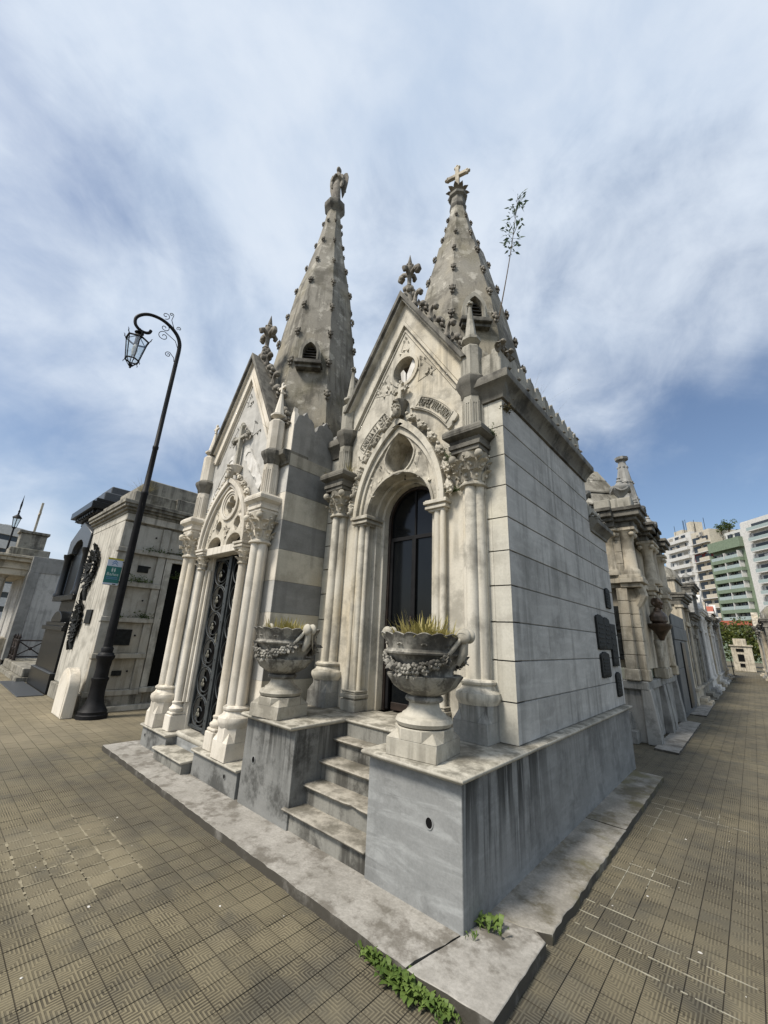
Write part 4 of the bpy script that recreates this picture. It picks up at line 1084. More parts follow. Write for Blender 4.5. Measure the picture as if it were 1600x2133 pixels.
# ================================================================ mausoleum B: banded chapel with iron gate
XB = -4.02; BZ = .335
Bm = thing('mausoleum', 'cream marble Gothic chapel with striped side wall, iron gate and angel-topped spire', 'mausoleum', (XB, 1.5, 0))
MB().box(-5.28, -2.765, .46, 3.6, .05, 4.2).build('wall_core', 'greyplain', Bm)
zb = BZ; bands = [.33, .752, 1.137, 1.523, 1.908, 2.293, 2.69, 3.075, 3.462, 3.845]
for i, (z0, z1) in enumerate(zip(bands[:-1], bands[1:])):
    mt = 'band_dark' if i % 2 == 0 else 'band_light'
    MB().box(-3.0, -2.75, .237, 1.15, z0+.001, z1-.001, .002).build('marble_band', mt, Bm)
    MB().box(-3.25, -2.7525, .235, .5, z0+.001, z1-.001, .002).build('marble_band', 'blueB' if i % 2 == 0 else 'creamB', Bm)
    MB().box(-5.29, -4.9, .235, .5, z0+.001, z1-.001, .002).build('marble_band', 'blueB' if i % 2 == 0 else 'creamB', Bm)
MB().box(-3.0, -2.747, .236, 1.15, 3.846, 4.02).build('frieze_band', 'pier', Bm)
# plinth, step
MB().box(-3.62, -2.62, .0, .5, .05, .298, .003).build('plinth', 'plinth_dirty', Bm)
MB().box(-5.29, -4.44, .0, .5, .05, .298, .003).build('plinth', 'plinth_dirty', Bm)
MB().box(-4.44, -3.62, .13, .5, .05, .29).build('plinth_core', 'plinth', Bm)
capslab([(-3.64,-.035),(-2.60,-.035),(-2.60,.5),(-3.64,.5)], .292, BZ, 'cap', 'plinth_cap', Bm)
capslab([(-5.32,-.035),(-4.42,-.035),(-4.42,.5),(-5.32,.5)], .292, BZ, 'cap', 'plinth_cap', Bm)
capslab([(-4.45,.115),(-3.60,.115),(-3.60,.5),(-4.45,.5)], .288, BZ+.03, 'cap', 'threshold_slab', Bm)
MB().box(-4.50, -3.66, -.10, .2, .05, .165).build('stair_riser', 'riser', Bm)
capslab([(-4.52,-.13),(-3.645,-.13),(-3.645,.14),(-4.52,.14)], .16, .20, 'cap', 'stair_tread', Bm)
for (x, z, r) in ((-2.86, .21, .022), (-5.16, .2, .018)):
    b = MB(); b.prism(circ(x, z, r*1.3, 14), -.006, .02, 'y', [circ(x, z, r, 14)]); b.build('drain_hole', 'plinth_dirty', Bm)
    MB().prism(circ(x, z, r, 14), -.0015, .01, 'y').build('drain_opening', 'dark', Bm)
# front wall with gable
SLB = (6.05-4.35)/.98
pt = pointed(XB, .60, 2.84, 3.76, 10)
MB().prism([(XB-1.0, BZ-.05), (XB-.601, BZ-.05)]+pt+[(XB+.601, BZ-.05), (XB+1.0, BZ-.05), (XB+1.0, 4.32), (XB, 6.05), (XB-1.0, 4.32)], .18, .45, 'y').build('front_wall', 'blueB', Bm)
def bandB(zt, zb_, y0, y1, mat, name, zcut=4.4):
    poly = [(XB-(zt-zcut)/SLB, zcut), (XB, zt), (XB+(zt-zcut)/SLB, zcut), (XB+(zb_-zcut)/SLB, zcut), (XB, zb_), (XB-(zb_-zcut)/SLB, zcut)]
    return MB().prism(poly, y0, y1, 'y').build(name, mat, Bm, bevel=.004)
bandB(6.10, 5.78, .14, .182, 'creamB', 'gable_border'); bandB(5.78, 5.70, .125, .182, 'creamB', 'gable_moulding', 4.35); bandB(5.63, 5.595, .165, .182, 'creamB', 'gable_moulding', 4.35)
for sg in (-1, 1):
    for (zt, zb_, y0, y1, nm, mt) in ((6.20, 6.10, .06, .46, 'gable_coping', 'weath'), (6.11, 6.055, .10, .42, 'gable_drip', 'creamB')):
        zc_ = 4.55
        MB().prism([(XB, zt), (XB+sg*(zt-zc_)/SLB, zc_), (XB+sg*(zb_-zc_)/SLB, zc_), (XB, zb_)], y0, y1, 'y').build(nm, mt, Bm, bevel=.004)
    for j in range(6):
        t = .1+.8*j/5; x = XB+sg*t*(6.2-4.55)/SLB; z = 6.2-t*(6.2-4.55)
        if j % 2 == 0: inst(HOOK, 'hook_crocket', Bm, T(x, .3, z-.03) @ Matrix.Diagonal((sg, 1, 1.05, 1)))
        else: inst(CROCKET, 'crocket', Bm, T(x+sg*.02, .3, z+.05) @ rotz(-sg*PI/2) @ Matrix.Rotation(.55, 4, 'X') @ Matrix.Scale(1.5, 4))
fleur(Bm, XB, .3, 6.16, 1.1, 'crocket')
relief_tri([(XB-.08,5.22),(XB+.08,5.22),(XB,5.45)], .18, 'blueB', Bm, 7, 21)
relief_tri([(XB+.26,4.86),(XB+.44,4.62),(XB+.25,4.58)], .18, 'blueB', Bm, 8, 22)
relief_tri([(XB-.26,4.86),(XB-.44,4.62),(XB-.25,4.58)], .18, 'blueB', Bm, 8, 23)
# portal
def PB(hw, za, zs=2.84): return pointed(XB, hw, zs, za, 12)
def abB(o, i, y0, y1, mat, name, parent=Bm): return MB().prism(o+list(reversed(i)), y0, y1, 'y').build(name, mat, parent, bevel=.004)
hoodB = abB(PB(.68, 3.90), PB(.625, 3.82), .04, .20, 'creamB', 'portal_hood'); abB(PB(.62, 3.81), PB(.585, 3.755), .075, .20, 'creamB', 'hood_moulding', hoodB)
quat = []
for i in range(4):
    a0 = i*PI/2
    for k in range(9):
        a = a0-PI*.62+PI*1.24*k/8
        quat.append((XB+.03+.078*math.cos(a0)+.066*math.cos(a), 3.47+.078*math.sin(a0)+.066*math.sin(a)))
def lanc(cx, z0, z1, w):
    return [(cx-w*.25, z0), (cx-w, z0+(z1-z0)*.45), (cx-w*.75, z0+(z1-z0)*.8), (cx, z1), (cx+w*.75, z0+(z1-z0)*.8), (cx+w, z0+(z1-z0)*.45), (cx+w*.25, z0)]
pan = [(x, z) for x, z in PB(.585, 3.76)]
low = []
for cxx in (XB+.28, XB-.28):
    low += [(cxx+.20, 2.84)] + [(cxx+.20*math.cos(PI*i/10), 2.855+.15*math.sin(PI*i/10)) for i in range(1, 10)] + [(cxx-.20, 2.84)]
MB().prism(pan+low, .12, .26, 'y', [quat, lanc(XB-.24, 2.98+.06, 3.26, .095), lanc(XB+.30, 3.04, 3.26, .095)]).build('tracery_panel', 'carvedB', Bm, bevel=.004)
MB().prism(circ(XB+.03, 3.47, .245, 32), .09, .122, 'y', [circ(XB+.03, 3.47, .205, 32)]).build('quatrefoil_ring', 'creamB', Bm, bevel=.004)
MB().prism(circ(XB+.03, 3.47, .20, 32), .105, .1225, 'y', [circ(XB+.03, 3.47, .175, 32)]).build('quatrefoil_ring', 'creamB', Bm)
MB().box(XB-.58, XB+.58, .30, .34, 2.8, 3.8).build('dark_opening', 'dark', Bm)
relief_tri([(XB-.5,2.98),(XB-.3,3.3),(XB-.36,3.5)], .12, 'carvedB', Bm, 9, 31); relief_tri([(XB+.53,2.98),(XB+.36,3.3),(XB+.38,3.5)], .12, 'carvedB', Bm, 9, 32)
relief_tri([(XB-.09,3.1),(XB+.13,3.1),(XB+.02,2.98)], .12, 'carvedB', Bm, 6, 33); relief_tri([(XB-.08,3.68),(XB+.1,3.68),(XB,3.8)], .12, 'carvedB', Bm, 4, 34)
BUDB = bud_mesh('carvedB', 'leaf_bud')
outer = pointed(XB, .735, 2.84, 3.99, 22); L_ = len(outer)
for j in range(2, L_-2, 3):
    if abs(j-L_//2) < 2: continue
    x, z = outer[j]; x2, z2 = outer[j+1]; a = math.atan2(x2-x, z2-z)
    inst(BUDB, 'leaf_bud', hoodB, T(x, .12, z) @ Matrix.Rotation(a, 4, 'Y') @ Matrix.Scale(.95, 4))
inst(BUDB, 'leaf_bud', hoodB, T(XB, .07, 3.98) @ Matrix.Scale(1.3, 4))
MB().lathe([octo(.06,3.98), octo(.09,4.04), octo(.11,4.09), octo(.07,4.12)], 8, (XB, .12, 0), PI/8).build('hood_pedestal', 'creamB', hoodB, 30)
b = MB(); b.box(XB-.028, XB+.028, .09, .15, 4.10, 4.80, .006); b.box(XB-.2, XB+.2, .092, .148, 4.57, 4.625, .006)
for dx, dz in ((-.2,4.6),(.2,4.6),(0,4.8)):
    for e in ((-.04,0),(.04,0),(0,.04),(0,-.04)): b.ball((XB+dx+e[0], .12, dz+e[1]), (.036,.036,.036), 7, 5)
b.build('hood_cross', 'pier', hoodB, 50)
# blank marble cartouches beside the cross
for sg in (-1, 1):
    P_ = [(.10,4.30),(.17,4.36),(.27,4.34),(.34,4.22),(.44,4.10),(.52,4.02),(.60,3.86),(.70,3.78),(.74,3.66),(.68,3.58),(.60,3.64),(.54,3.78),(.45,3.84),(.36,3.94),(.26,4.02),(.22,4.12),(.13,4.18)]
    pl = [(XB+.02+sg*(x+.02), z) for x, z in P_]
    c_ = MB().prism(pl, .15, .182, 'y').build('blank_cartouche', 'white', Bm, bevel=.008)
    cxm = sum(p[0] for p in pl)/len(pl); czm = sum(p[1] for p in pl)/len(pl)
    MB().prism(pl, .14, .152, 'y', [[(cxm+(x-cxm)*.8, czm+(z-czm)*.8) for x, z in pl]]).build('cartouche_rim', 'white', c_, bevel=.004)
# lintel, jambs with small columns
MB().box(XB-.47, XB+.47, .10, .30, 2.73, 2.842, .006).build('lintel', 'creamB', Bm)
for sg in (-1, 1):
    b = MB(); b.box(XB+sg*.52, XB+sg*.66, .2, .42, BZ, 2.80); b.box(XB+sg*.485, XB+sg*.53, .25, .42, BZ, 2.80); jb = b.build('door_jamb', 'creamB', Bm, bevel=.006)
    x = XB+sg*.605; y = .145
    MB().lathe([(.055, BZ+.36), (.052, 2.53)], 14, (x, y, 0)).build('jamb_shaft', 'creamB', jb)
    MB().lathe([(.025, BZ+.36), (.025, 2.53)], 8, (XB+sg*.54, .195, 0)).build('jamb_shaft', 'creamB', jb)
    MB().lathe([(.028, BZ+.36), (.028, 2.53)], 8, (XB+sg*.505, .235, 0)).build('jamb_shaft', 'creamB', jb)
    c = MB(); c.lathe([(.062,2.525),(.075,2.54),(.062,2.56),(.06,2.66),(.085,2.73)], 14, (x, y, 0))
    for row in range(2):
        for i in range(7):
            a = 2*PI*(i+.5*row)/7; d = (math.cos(a), math.sin(a), 0)
            c.leaf((x+.058*d[0], y+.058*d[1], 2.56+.08*row), d, (.15*d[0], .15*d[1], 1), .055, .085, .7, 4, .1); c.ball((x+.082*d[0], y+.082*d[1], 2.60+.08*row), (.016,)*3, 5, 4)
    c.build('jamb_capital', 'carvedB', jb, 50)
    b = MB()
    for e, z0, z1 in ((0,2.73,2.755),(.02,2.755,2.785),(.008,2.785,2.80),(.03,2.80,2.835)): b.box(XB+sg*(.46-e*.5), XB+sg*(.67+e), .06-e, .4, z0, z1, .004)
    b.build('jamb_abacus', 'creamB', jb)
    b = MB(); b.box(XB+sg*.51, XB+sg*.70, .035, .4, BZ, BZ+.2, .01); b.box(XB+sg*.515, XB+sg*.695, .05, .4, BZ+.2, BZ+.235, .012)
    b.lathe([(.085,BZ+.235),(.10,BZ+.26),(.10,BZ+.28),(.075,BZ+.30),(.065,BZ+.33),(.075,BZ+.345),(.075,BZ+.36),(.05,BZ+.37)], 16, (x, y, 0)); b.build('jamb_base', 'creamB', jb)
# wrought-iron gate of two leaves
MB().box(XB-.5, XB+.5, .40, .44, BZ, 2.75).build('dark_doorway', 'dark', Bm)
def gate_leaf(x0, x1):
    y = .30; z0, z1 = BZ+.05, 2.71; b = MB(); t = .028
    b.box(x0, x0+t, y-.018, y+.018, z0, z1); b.box(x1-t, x1, y-.018, y+.018, z0, z1); b.box(x0+t, x1-t, y-.017, y+.017, z0, z0+.035); b.box(x0+t, x1-t, y-.017, y+.017, z1-.035, z1)
    lf = b.build('gate_leaf', 'gate', Bm, bevel=.003)
    cxm = (x0+x1)/2; r = (x1-x0)/2-t-.004; n = 6; hgt = (z1-z0-.07)/n
    for i in range(n):
        zc = z0+.035+hgt*(i+.5); ry = hgt/2-.002
        s_ = MB(); s_.tube([(cxm+r*math.cos(a), y, zc+ry*math.sin(a)) for a in np.linspace(0, 2*PI, 25)[:-1]], .010, 6, True)
        pts = []
        for k in range(20):
            u = k/19; a = PI*.5-u*PI*2.3; rr = 1-.62*u; pts.append((cxm+r*rr*math.cos(a)*.9-.0, y, zc-ry*.18*u+ry*rr*math.sin(a)*.9))
        s_.tube(pts, .0075, 6)
        sc = s_.build('scroll', 'gate', lf)
        fl_ = MB()
        for a in (PI/2, PI/2+2*PI/3, PI/2+4*PI/3): fl_.ball((cxm-.02+.028*math.cos(a), y-.012, zc-ry*.15+.032*math.sin(a)), (.022,.012,.028), 6, 5)
        fl_.ball((cxm-.02, y-.02, zc-ry*.15), .012, 6, 4); fl_.build('rosette', 'flower', lf, 50)
        lv = MB(); lv.leaf((x1-t, y-.005, zc+ry*.5), (-1,-.3,0), (-.2,0,1), .03, .07, .6, 3); lv.leaf((x1-t, y-.005, zc+ry*.4), (-1,-.3,0), (-.9,0,.3), .028, .06, .6, 3); lv.leaf((cxm, y-.008, zc+ry*.85), (0,-1,-.3), (.8,0,-.3), .03, .06, .5, 3); lv.build('iron_leaf', 'flower', lf)
    return lf
gate_leaf(XB-.48, XB-.0); gate_leaf(XB+.07, XB+.48)
b = MB(); b.box(XB-.005, XB+.075, .255, .282, BZ+.04, 2.72, .004)
ms = b.build('meeting_bar', 'gate', Bm)
for k in range(10): MB().ball((XB+.035, .252, BZ+.2+.25*k), (.012,.008,.012), 6, 4).build('rivet', 'gate', ms)
MB().box(XB-.035, XB-.006, .245, .28, 1.5, 1.62, .003).ball((XB-.02,.24,1.6),.008,6,4).build('gate_lock', 'flower', ms)
# columns and pinnacles
matsB = ('creamB', 'carvedB', 'creamB', 'creamB')
for x in (-3.01, -5.03):
    column_cluster(Bm, x, .12, BZ, .655, .86, 2.755, 3.15, 3.39, matsB, .155, .19, .205)
    pinnacle(Bm, x, .135, 3.36, 3.85, 4.08, 4.54, 5.04, ('creamB', 'weath'), True, 'cross', .095, .105, .155)
front_cornice(-3.06, -2.75, .235, 3.86, .20, .12, Bm); front_cornice(-5.29, -4.98, .235, 3.86, .20, .12, Bm)
# parapets: tall scalloped slabs
MB().box(-3.02, -2.7535, .243, .33, 4.05, 4.50, .005).build('parapet_corner', 'creamB', Bm)
crest(Bm, -2.752, -2.752, .243, 1.35, 4.021, .72, 3, 'greyplain', th=.08)
crB = crest(Bm, -2.756, -2.86, .236, .236, 4.03, .73, 1, 'creamB', th=-.07)
crest(Bm, -3.0, -2.84, .40, .40, 4.05, .62, 1, 'pier', th=-.07)
for x in (-2.92, -2.98): inst(FLOR, 'parapet_flower', Bm, T(x, .25, 4.45) @ rotz(-PI/2) @ Matrix.Scale(1.0, 4))
MB().box(-5.25, -2.84, .45, 3.5, 4.1, 4.3).build('roof_slab', 'weath', Bm)
# spire
profB = [(1.16, 4.25), (.88, 6.0), (.77, 6.86), (.60, 8.2), (.335, 9.53), (.14, 10.89)]
spB, RB = spire(Bm, XB, 1.41, profB, 'spire', 9, 4.8, 10.4)
MB().lathe([octo(.135,10.84), octo(.145,10.88), octo(.205,10.95), octo(.225,10.99), octo(.225,11.09), octo(.17,11.13), octo(.12,11.16), octo(.11,11.335)], 8, (XB, 1.41, 0), PI/8).build('spire_collar', 'weath', spB, 30)
spire_window(spB, XB, 1.41, -PI/4, .80, 0, 6.16, 6.54, 'pier', .12)
# ---- angel statue on the spire
ang = thing('angel_statue', 'weathered stone angel with folded wings standing on the spire of the striped chapel', 'statue', (XB, 1.41, 11.23))
def loft(b, secs, n=14):
    vs_ = []; fs = []
    for (x, y, z, rx, ry) in secs:
        for i in range(n): a = 2*PI*i/n; vs_.append((x+rx*math.cos(a), y+ry*math.sin(a), z))
    for j in range(len(secs)-1):
        for i in range(n): a_, b_ = j*n+i, j*n+(i+1) % n; fs.append((a_, b_, b_+n, a_+n))
    fs += [tuple(reversed(range(n))), tuple(range((len(secs)-1)*n, len(secs)*n))]
    b.add(vs_, fs)
MA = T(XB, 1.41, 11.22) @ rotz(math.radians(30)) @ Matrix.Diagonal((.92, .92, 1.1, 1))
b = MB(MA)
loft(b, [(0,0,0,.13,.12),(0,0,.03,.12,.11),(.0,0,.1,.115,.105),(0,0,.3,.10,.09),(0,0,.5,.095,.08),(0,-.005,.62,.09,.07),(0,-.005,.74,.105,.075),(0,0,.82,.11,.07),(0,0,.87,.075,.055),(0,-.005,.895,.038,.038),(0,-.01,.93,.038,.04)])
b.ball((0,-.02,.985), (.058,.066,.075), 12, 9); b.ball((0,.012,.99), (.064,.065,.078), 12, 9); b.ball((0,-.088,.975), (.01,.014,.016), 6, 4)
for sg in (-1, 1):
    b.tube([(sg*.10,0,.82),(sg*.135,-.02,.72),(sg*.13,-.05,.62),(sg*.07,-.10,.68),(sg*.015,-.115,.75)], [.04,.042,.036,.032,.024], 8)
    b.tube([(sg*.135,-.02,.66),(sg*.14,-.03,.50),(sg*.12,-.03,.42)], [.045,.04,.02], 8)
for k in range(9):
    a = -PI*.95+k*PI*.9/8; b.tube([(.08*math.cos(a), .07*math.sin(a), .6),(.098*math.cos(a), .09*math.sin(a), .3),(.125*math.cos(a), .115*math.sin(a), .02)], [.012,.016,.02], 5)
bd = b.build('body', 'crocket', ang, 60)
rm = bd.modifiers.new('remesh', 'REMESH'); rm.mode = 'VOXEL'; rm.voxel_size = .011; rm.use_smooth_shade = True
for sg in (-1, 1):
    w = MB(MA)
    out = [(0.02,.78),(.07,.90),(.14,.98),(.21,.975),(.25,.86),(.245,.68),(.215,.48),(.165,.30),(.125,.22),(.10,.36),(.07,.52),(.03,.66)]
    w.prism([(sg*x, z) for x, z in out], .07, .10, 'y')
    wing = w.build('wing', 'crocket', ang, bevel=.006)
    for k in range(5): MB(MA).tube([(sg*(.05+.028*k), .115, .86-.02*k), (sg*(.075+.03*k), .112, .62-.05*k), (sg*(.10+.018*k), .108, .42-.0*k)], [.01,.013,.006], 5).build('feather', 'crocket', wing)

# ================================================================ urns with spider plants
def urn(x, y, z, label, rot=0.):
    u = thing('stone_urn', label, 'urn', (x, y, z))
    Mt = T(x, y, z) @ rotz(rot)
    b = MB(Mt); s = .205; zq = .115; zt = .19; k = math.tan(PI/8)
    b.box(-s, s, -s, s, 0, zq)
    oc = [(s*p, s*q, zz) for zz in (zq, zt) for p, q in ((1,k),(k,1),(-k,1),(-1,k),(-1,-k),(-k,-1),(k,-1),(1,-k))]
    b.add(oc, [tuple(range(8,16))]+[(i,(i+1) % 8,(i+1) % 8+8,i+8) for i in range(8)])
    for sx_, sy_ in ((1,1),(-1,1),(-1,-1),(1,-1)):
        b.add([(sx_*s, sy_*s, zq), (sx_*s, sy_*k*s, zq), (sx_*k*s, sy_*s, zq), (sx_*s*(1+k)/2, sy_*s*(1+k)/2, zt-.012)], [(0,1,3),(0,3,2),(1,2,3)])
    b.build('base_block', 'urnbase', u, bevel=.005)
    b = MB(Mt); b.lathe([(.165,.185),(.205,.20),(.218,.225),(.205,.25),(.17,.262),(.165,.275),(.14,.29),(.118,.32),(.115,.355),(.125,.365)], 28)
    b.build('foot_moulding', 'urnbase', u)
    b = MB(Mt); b.lathe([(.118,.352),(.14,.36),(.148,.375),(.14,.392),(.12,.40)], 24); b.build('stem_ring', 'urn', u)
    # gadrooned lower bowl: lobed
    b = MB(Mt); n = 12
    b.lathe([(.10,.395),(.14,.405),(.19,.43),(.23,.465),(.262,.51),(.28,.535),(.285,.548),(.265,.55),(.23,.548)], n*6, (0,0,0), 0, 1, 1, lambda a, zz: .93+.13*abs(math.sin(a*n/2))**.7*min(1, max(0, (zz-.40)/.06)))
    b.build('lobed_bowl', 'urn', u, 60)
    b = MB(Mt); b.lathe([(.225,.545),(.222,.57),(.235,.60),(.265,.65),(.295,.69),(.305,.70)], 40); b.build('waist', 'urn', u)
    b = MB(Mt); b.lathe([(.30,.695),(.318,.70),(.322,.712),(.308,.722),(.305,.735)], 44); b.build('moulding_ring', 'urn', u)
    n = 20
    b = MB(Mt); b.lathe([(.300,.733),(.306,.76),(.318,.80),(.338,.828),(.345,.835),(.335,.84),(.30,.815),(.285,.78)], n*6, (0,0,0), 0, 1, 1, lambda a, zz: .985+.05*abs(math.sin(a*n/2))**.7*min(1, max(0, (zz-.735)/.08)))
    b.v = [(p[0], p[1], p[2]+(.016*abs(math.sin(math.atan2(*( (Mt.inverted() @ Vector(p)).yx ))*n/2)) if p[2] > z+.81 else 0)) for p in b.v]
    b.build('scalloped_rim', 'urn', u, 60)
    for i in range(n):
        a = 2*PI*(i+.5)/n
        if i % 2 == 0:
            e = MB(Mt @ rotz(a)); e.ball((.312,0,.775), (.008,.024,.006), 6, 4); e.ball((.314,-.018,.768), (.008,.01,.008), 5, 4); e.ball((.314,.018,.768), (.008,.01,.008), 5, 4); e.build('rim_rosette', 'urn', u, 50)
    MB(Mt).lathe([(.29,.76),(.29,.80),(.05,.812)], 24).build('soil', 'rubble', u)
    # handles: paired scroll balls with straps on two opposite sides
    for a in (math.radians(-8), PI+math.radians(-8)):
        h = MB(Mt @ rotz(a))
        for sg in (-1, 1):
            h.ball((.375, sg*.033, .845), (.055,.032,.055), 14, 9); h.tube([(.255, sg*.16, .64), (.285, sg*.125, .69), (.33, sg*.075, .77), (.37, sg*.035, .84)], [.004,.009,.011,.011], 8, False, 1.5)
        h.tube([(.36,0,.82),(.35,0,.72),(.30,0,.64)], [.03,.035,.02], 8)
        h.build('handle', 'urnbase', u, 50)
    # garland of fruit and flowers hung between the handles
    r = random.Random(int(abs(x)*100)+3)
    for a0 in (-PI/2, PI/2):
        gl = MB(Mt)
        for i in range(95):
            t = r.uniform(-1, 1); a = a0+t*1.15; sag = .70-.10*math.cos(t*PI/2)**.8+r.uniform(-.035,.035)
            rr = .262+.32*(sag-.58)+r.uniform(0,.03); q = r.uniform(.007,.022)
            if i % 3 == 0: gl.leaf((rr*math.cos(a), rr*math.sin(a), sag), (math.cos(a), math.sin(a), r.uniform(-.5,.5)), (r.uniform(-1,1)*math.sin(a), -r.uniform(-1,1)*math.cos(a), r.uniform(-1,.6)), .035, .06, .5, 3, .15); continue
            gl.ball((rr*math.cos(a), rr*math.sin(a), sag), (q, q, q*r.uniform(.7,1.2)), 6, 4)
        for i in range(9):
            t = -.9+1.8*i/8; a = a0+t*1.1; sag = .695-.10*math.cos(t*PI/2)**.8; rr = .285+.32*(sag-.58)
            d = (math.cos(a), math.sin(a))
            for k_ in range(6):
                an = k_*PI/3; gl.ball((rr*d[0]-.026*math.cos(an)*d[1], rr*d[1]+.026*math.cos(an)*d[0], sag+.026*math.sin(an)), (.019,.019,.016), 5, 4)
            gl.ball(((rr+.012)*d[0], (rr+.012)*d[1], sag), .014, 6, 4)
        gl.build('garland', 'urn', u, 60)
    return u
urn(-.43, .185, PZ, 'carved garlanded stone urn on the pale front corner of the stair plinth', math.radians(8))
urn(-2.20, .12, PZ, 'carved garlanded stone urn on the stained plinth beside the striped chapel', math.radians(8))

def tuft(x, y, z, label, n, L, spread, mat, w=.013, name='spider_plant', cat='plant', seed=1, group=None, droop=.9):
    r = random.Random(seed); b = MB()
    for i in range(n):
        a = r.uniform(0, 2*PI); d = Vector((math.cos(a), math.sin(a), 0)); p0 = Vector((x, y, z))+d*r.uniform(0, spread); l = L*r.uniform(.5, 1.1); lean = r.uniform(.25, 1.25)
        a2 = a+r.uniform(-.7,.7); d2 = Vector((math.cos(a2), math.sin(a2), 0))
        pts = [p0+d2*(l*lean*t**1.3*.75)+Vector((0,0,l*(t*(1.15-.35*lean)-droop*.55*lean*t*t))) for t in np.linspace(0,1,6)]
        b.blade(pts, w*r.uniform(.7,1.2))
    o = b.build(name, mat, None, 180, fix=False); return tag(o, label, cat, group)
tuft(-.43, .185, PZ+.80, 'yellow-green spider plant spilling over the urn on the pale plinth corner', 420, .24, .25, 'grass', seed=3)
tuft(-2.20, .12, PZ+.80, 'yellow-green spider plant in the urn beside the striped chapel', 380, .19, .24, 'grass', seed=4)

def leafy(pos, n, size, spread, mat, name, label, cat='plant', seed=1, group=None, up=.6, stems=True, flat=(1,1,1)):
    """small bushy plant: stems with many leaf faces"""
    r = random.Random(seed); b = MB()
    P0 = Vector(pos)
    for i in range(n):
        d = Vector((r.gauss(0,1)*flat[0], r.gauss(0,1)*flat[1], abs(r.gauss(0,1))*up*flat[2])); p = P0+d*spread*.5
        dr = Vector((r.gauss(0,1), r.gauss(0,1), r.gauss(0,.6))).normalized(); sd = dr.cross(Vector((r.gauss(0,1), r.gauss(0,1), r.gauss(0,1)))).normalized()
        l = size*r.uniform(.6,1.3); w = l*.42; nn = dr.cross(sd)*l*.12
        b.add([tuple(p), tuple(p+dr*l*.45+sd*w*.5+nn), tuple(p+dr*l), tuple(p+dr*l*.45-sd*w*.5+nn)], [(0,1,2,3)])
        if stems and i % 5 == 0: b.tube([tuple(P0), tuple(P0+d*spread*.25+Vector((0,0,.01))), tuple(p)], .002, 4)
    o = b.build(name, mat, None, 180, fix=False); return tag(o, label, cat, group)
def weed_clump(pos, n, L, mat, name, label, seed, group=None):
    """rosette of pointed leaves on short stems"""
    r = random.Random(seed); b = MB()
    if not isinstance(n, list): pos, n, L = [pos], [n], [L]
    for po, L_i in [(po, Li) for po, ni, Li in zip(pos, n, L) for _ in range(int(ni*1.4))]:
        a = r.uniform(0, 2*PI); l = L_i*r.uniform(.3,1.05); d = Vector((math.cos(a), math.sin(a), 0)); p = Vector(po)+Vector((r.gauss(0,.045), r.gauss(0,.018), 0))
        el = r.uniform(.3,1.2); sd = d.cross(Vector((0,0,1)))
        q1 = p+d*l*.35*math.cos(el)+Vector((0,0,l*.45*math.sin(el)+.01)); q2 = p+d*l*.7*math.cos(el)+Vector((0,0,l*.7*math.sin(el)+.012)); q3 = p+d*l*math.cos(el)+Vector((0,0,l*.62*math.sin(el)+.006))
        w = l*.34
        b.add([tuple(p-sd*w*.08), tuple(p+sd*w*.08), tuple(q1+sd*w*.42), tuple(q1-sd*w*.42), tuple(q2+sd*w*.5), tuple(q2-sd*w*.5), tuple(q3), tuple(q1+Vector((0,0,-.006))), ], [(0,1,2,3),(3,2,4,5),(5,4,6)])
    o = b.build(name, mat, None, 180, fix=False); return tag(o, label, 'weed', group)
for k, (pts_, lb) in enumerate([(((-.315,-.43,34,.085),(-.255,-.44,26,.07)), 'leafy green weed clump at the edge of the long front kerb slab'),
        (((-.16,-.445,40,.085),(-.09,-.45,50,.10),(-.03,-.45,40,.09)), 'thickest green weed clump where the joint between two kerb slabs meets the tiles'),
        (((.05,-.445,36,.075),(.11,-.43,30,.07),(.17,-.425,30,.065)), 'low spreading weed clump beside the corner kerb slab')]):
    weed_clump([(x, y, 0) for x, y, n, L in pts_], [n for x, y, n, L in pts_], [L for x, y, n, L in pts_], 'weed', 'kerb_weed', lb, 40+k)
weed_clump((.07,.165,.062), 30, .095, 'weed', 'corner_weed', 'green weed sprouting on the kerb slab right at the plinth corner', 60)
weed_clump((.012,.03,.062), 10, .045, 'weed', 'seedling', 'tiny seedling at the foot of the plinth corner', 61)
leafy((-.02,1.05,4.05), 170, .028, .13, 'weed_red', 'cornice_plant', 'reddish fern hanging under the side cornice at the corner', seed=5, flat=(.45,.8,1.2))
leafy((-.62,.88,3.52), 220, .022, .15, 'fern', 'capital_fern', 'dark creeping fern between the portal hood and the right capital', seed=6, flat=(.6,.4,2.2))
leafy((-.60,.90,3.20), 130, .022, .13, 'fern', 'wall_fern', 'dark creeping fern on the front wall beside the column ring', seed=7, flat=(1.2,.4,.8))
leafy((-.14,.93,3.74), 70, .02, .12, 'fern', 'abacus_fern', 'small fern trailing off the right abacus by the quoins', seed=8, flat=(.6,.6,1.6))
tuft(-2.22,.84,3.80, 'dry grass tuft growing on the left abacus of the corner chapel', 46, .26, .05, 'dry', .006, 'grass_tuft', 'grass', 9, None, .5)
tuft(-2.56,.80,3.80, 'yellow moss tuft at the left abacus edge against the striped wall', 40, .10, .05, 'grass', .008, 'moss_tuft', 'grass', 10, None, .7)
tuft(-3.2,.16,4.46, 'dry grass tuft beside the octagonal pinnacle of the striped chapel', 40, .24, .05, 'dry', .006, 'grass_tuft', 'grass', 11, None, .5)
tuft(-.25,2.1,4.5, 'wispy dry grass growing on the roof behind the parapet crest', 34, .75, .12, 'dry', .004, 'roof_grass', 'grass', 12, None, .25)
tuft(-.25,2.6,4.5, 'thin dry grass growing on the roof near the rear crest pinnacle', 26, .6, .12, 'dry', .004, 'roof_grass', 'grass', 13, None, .25)
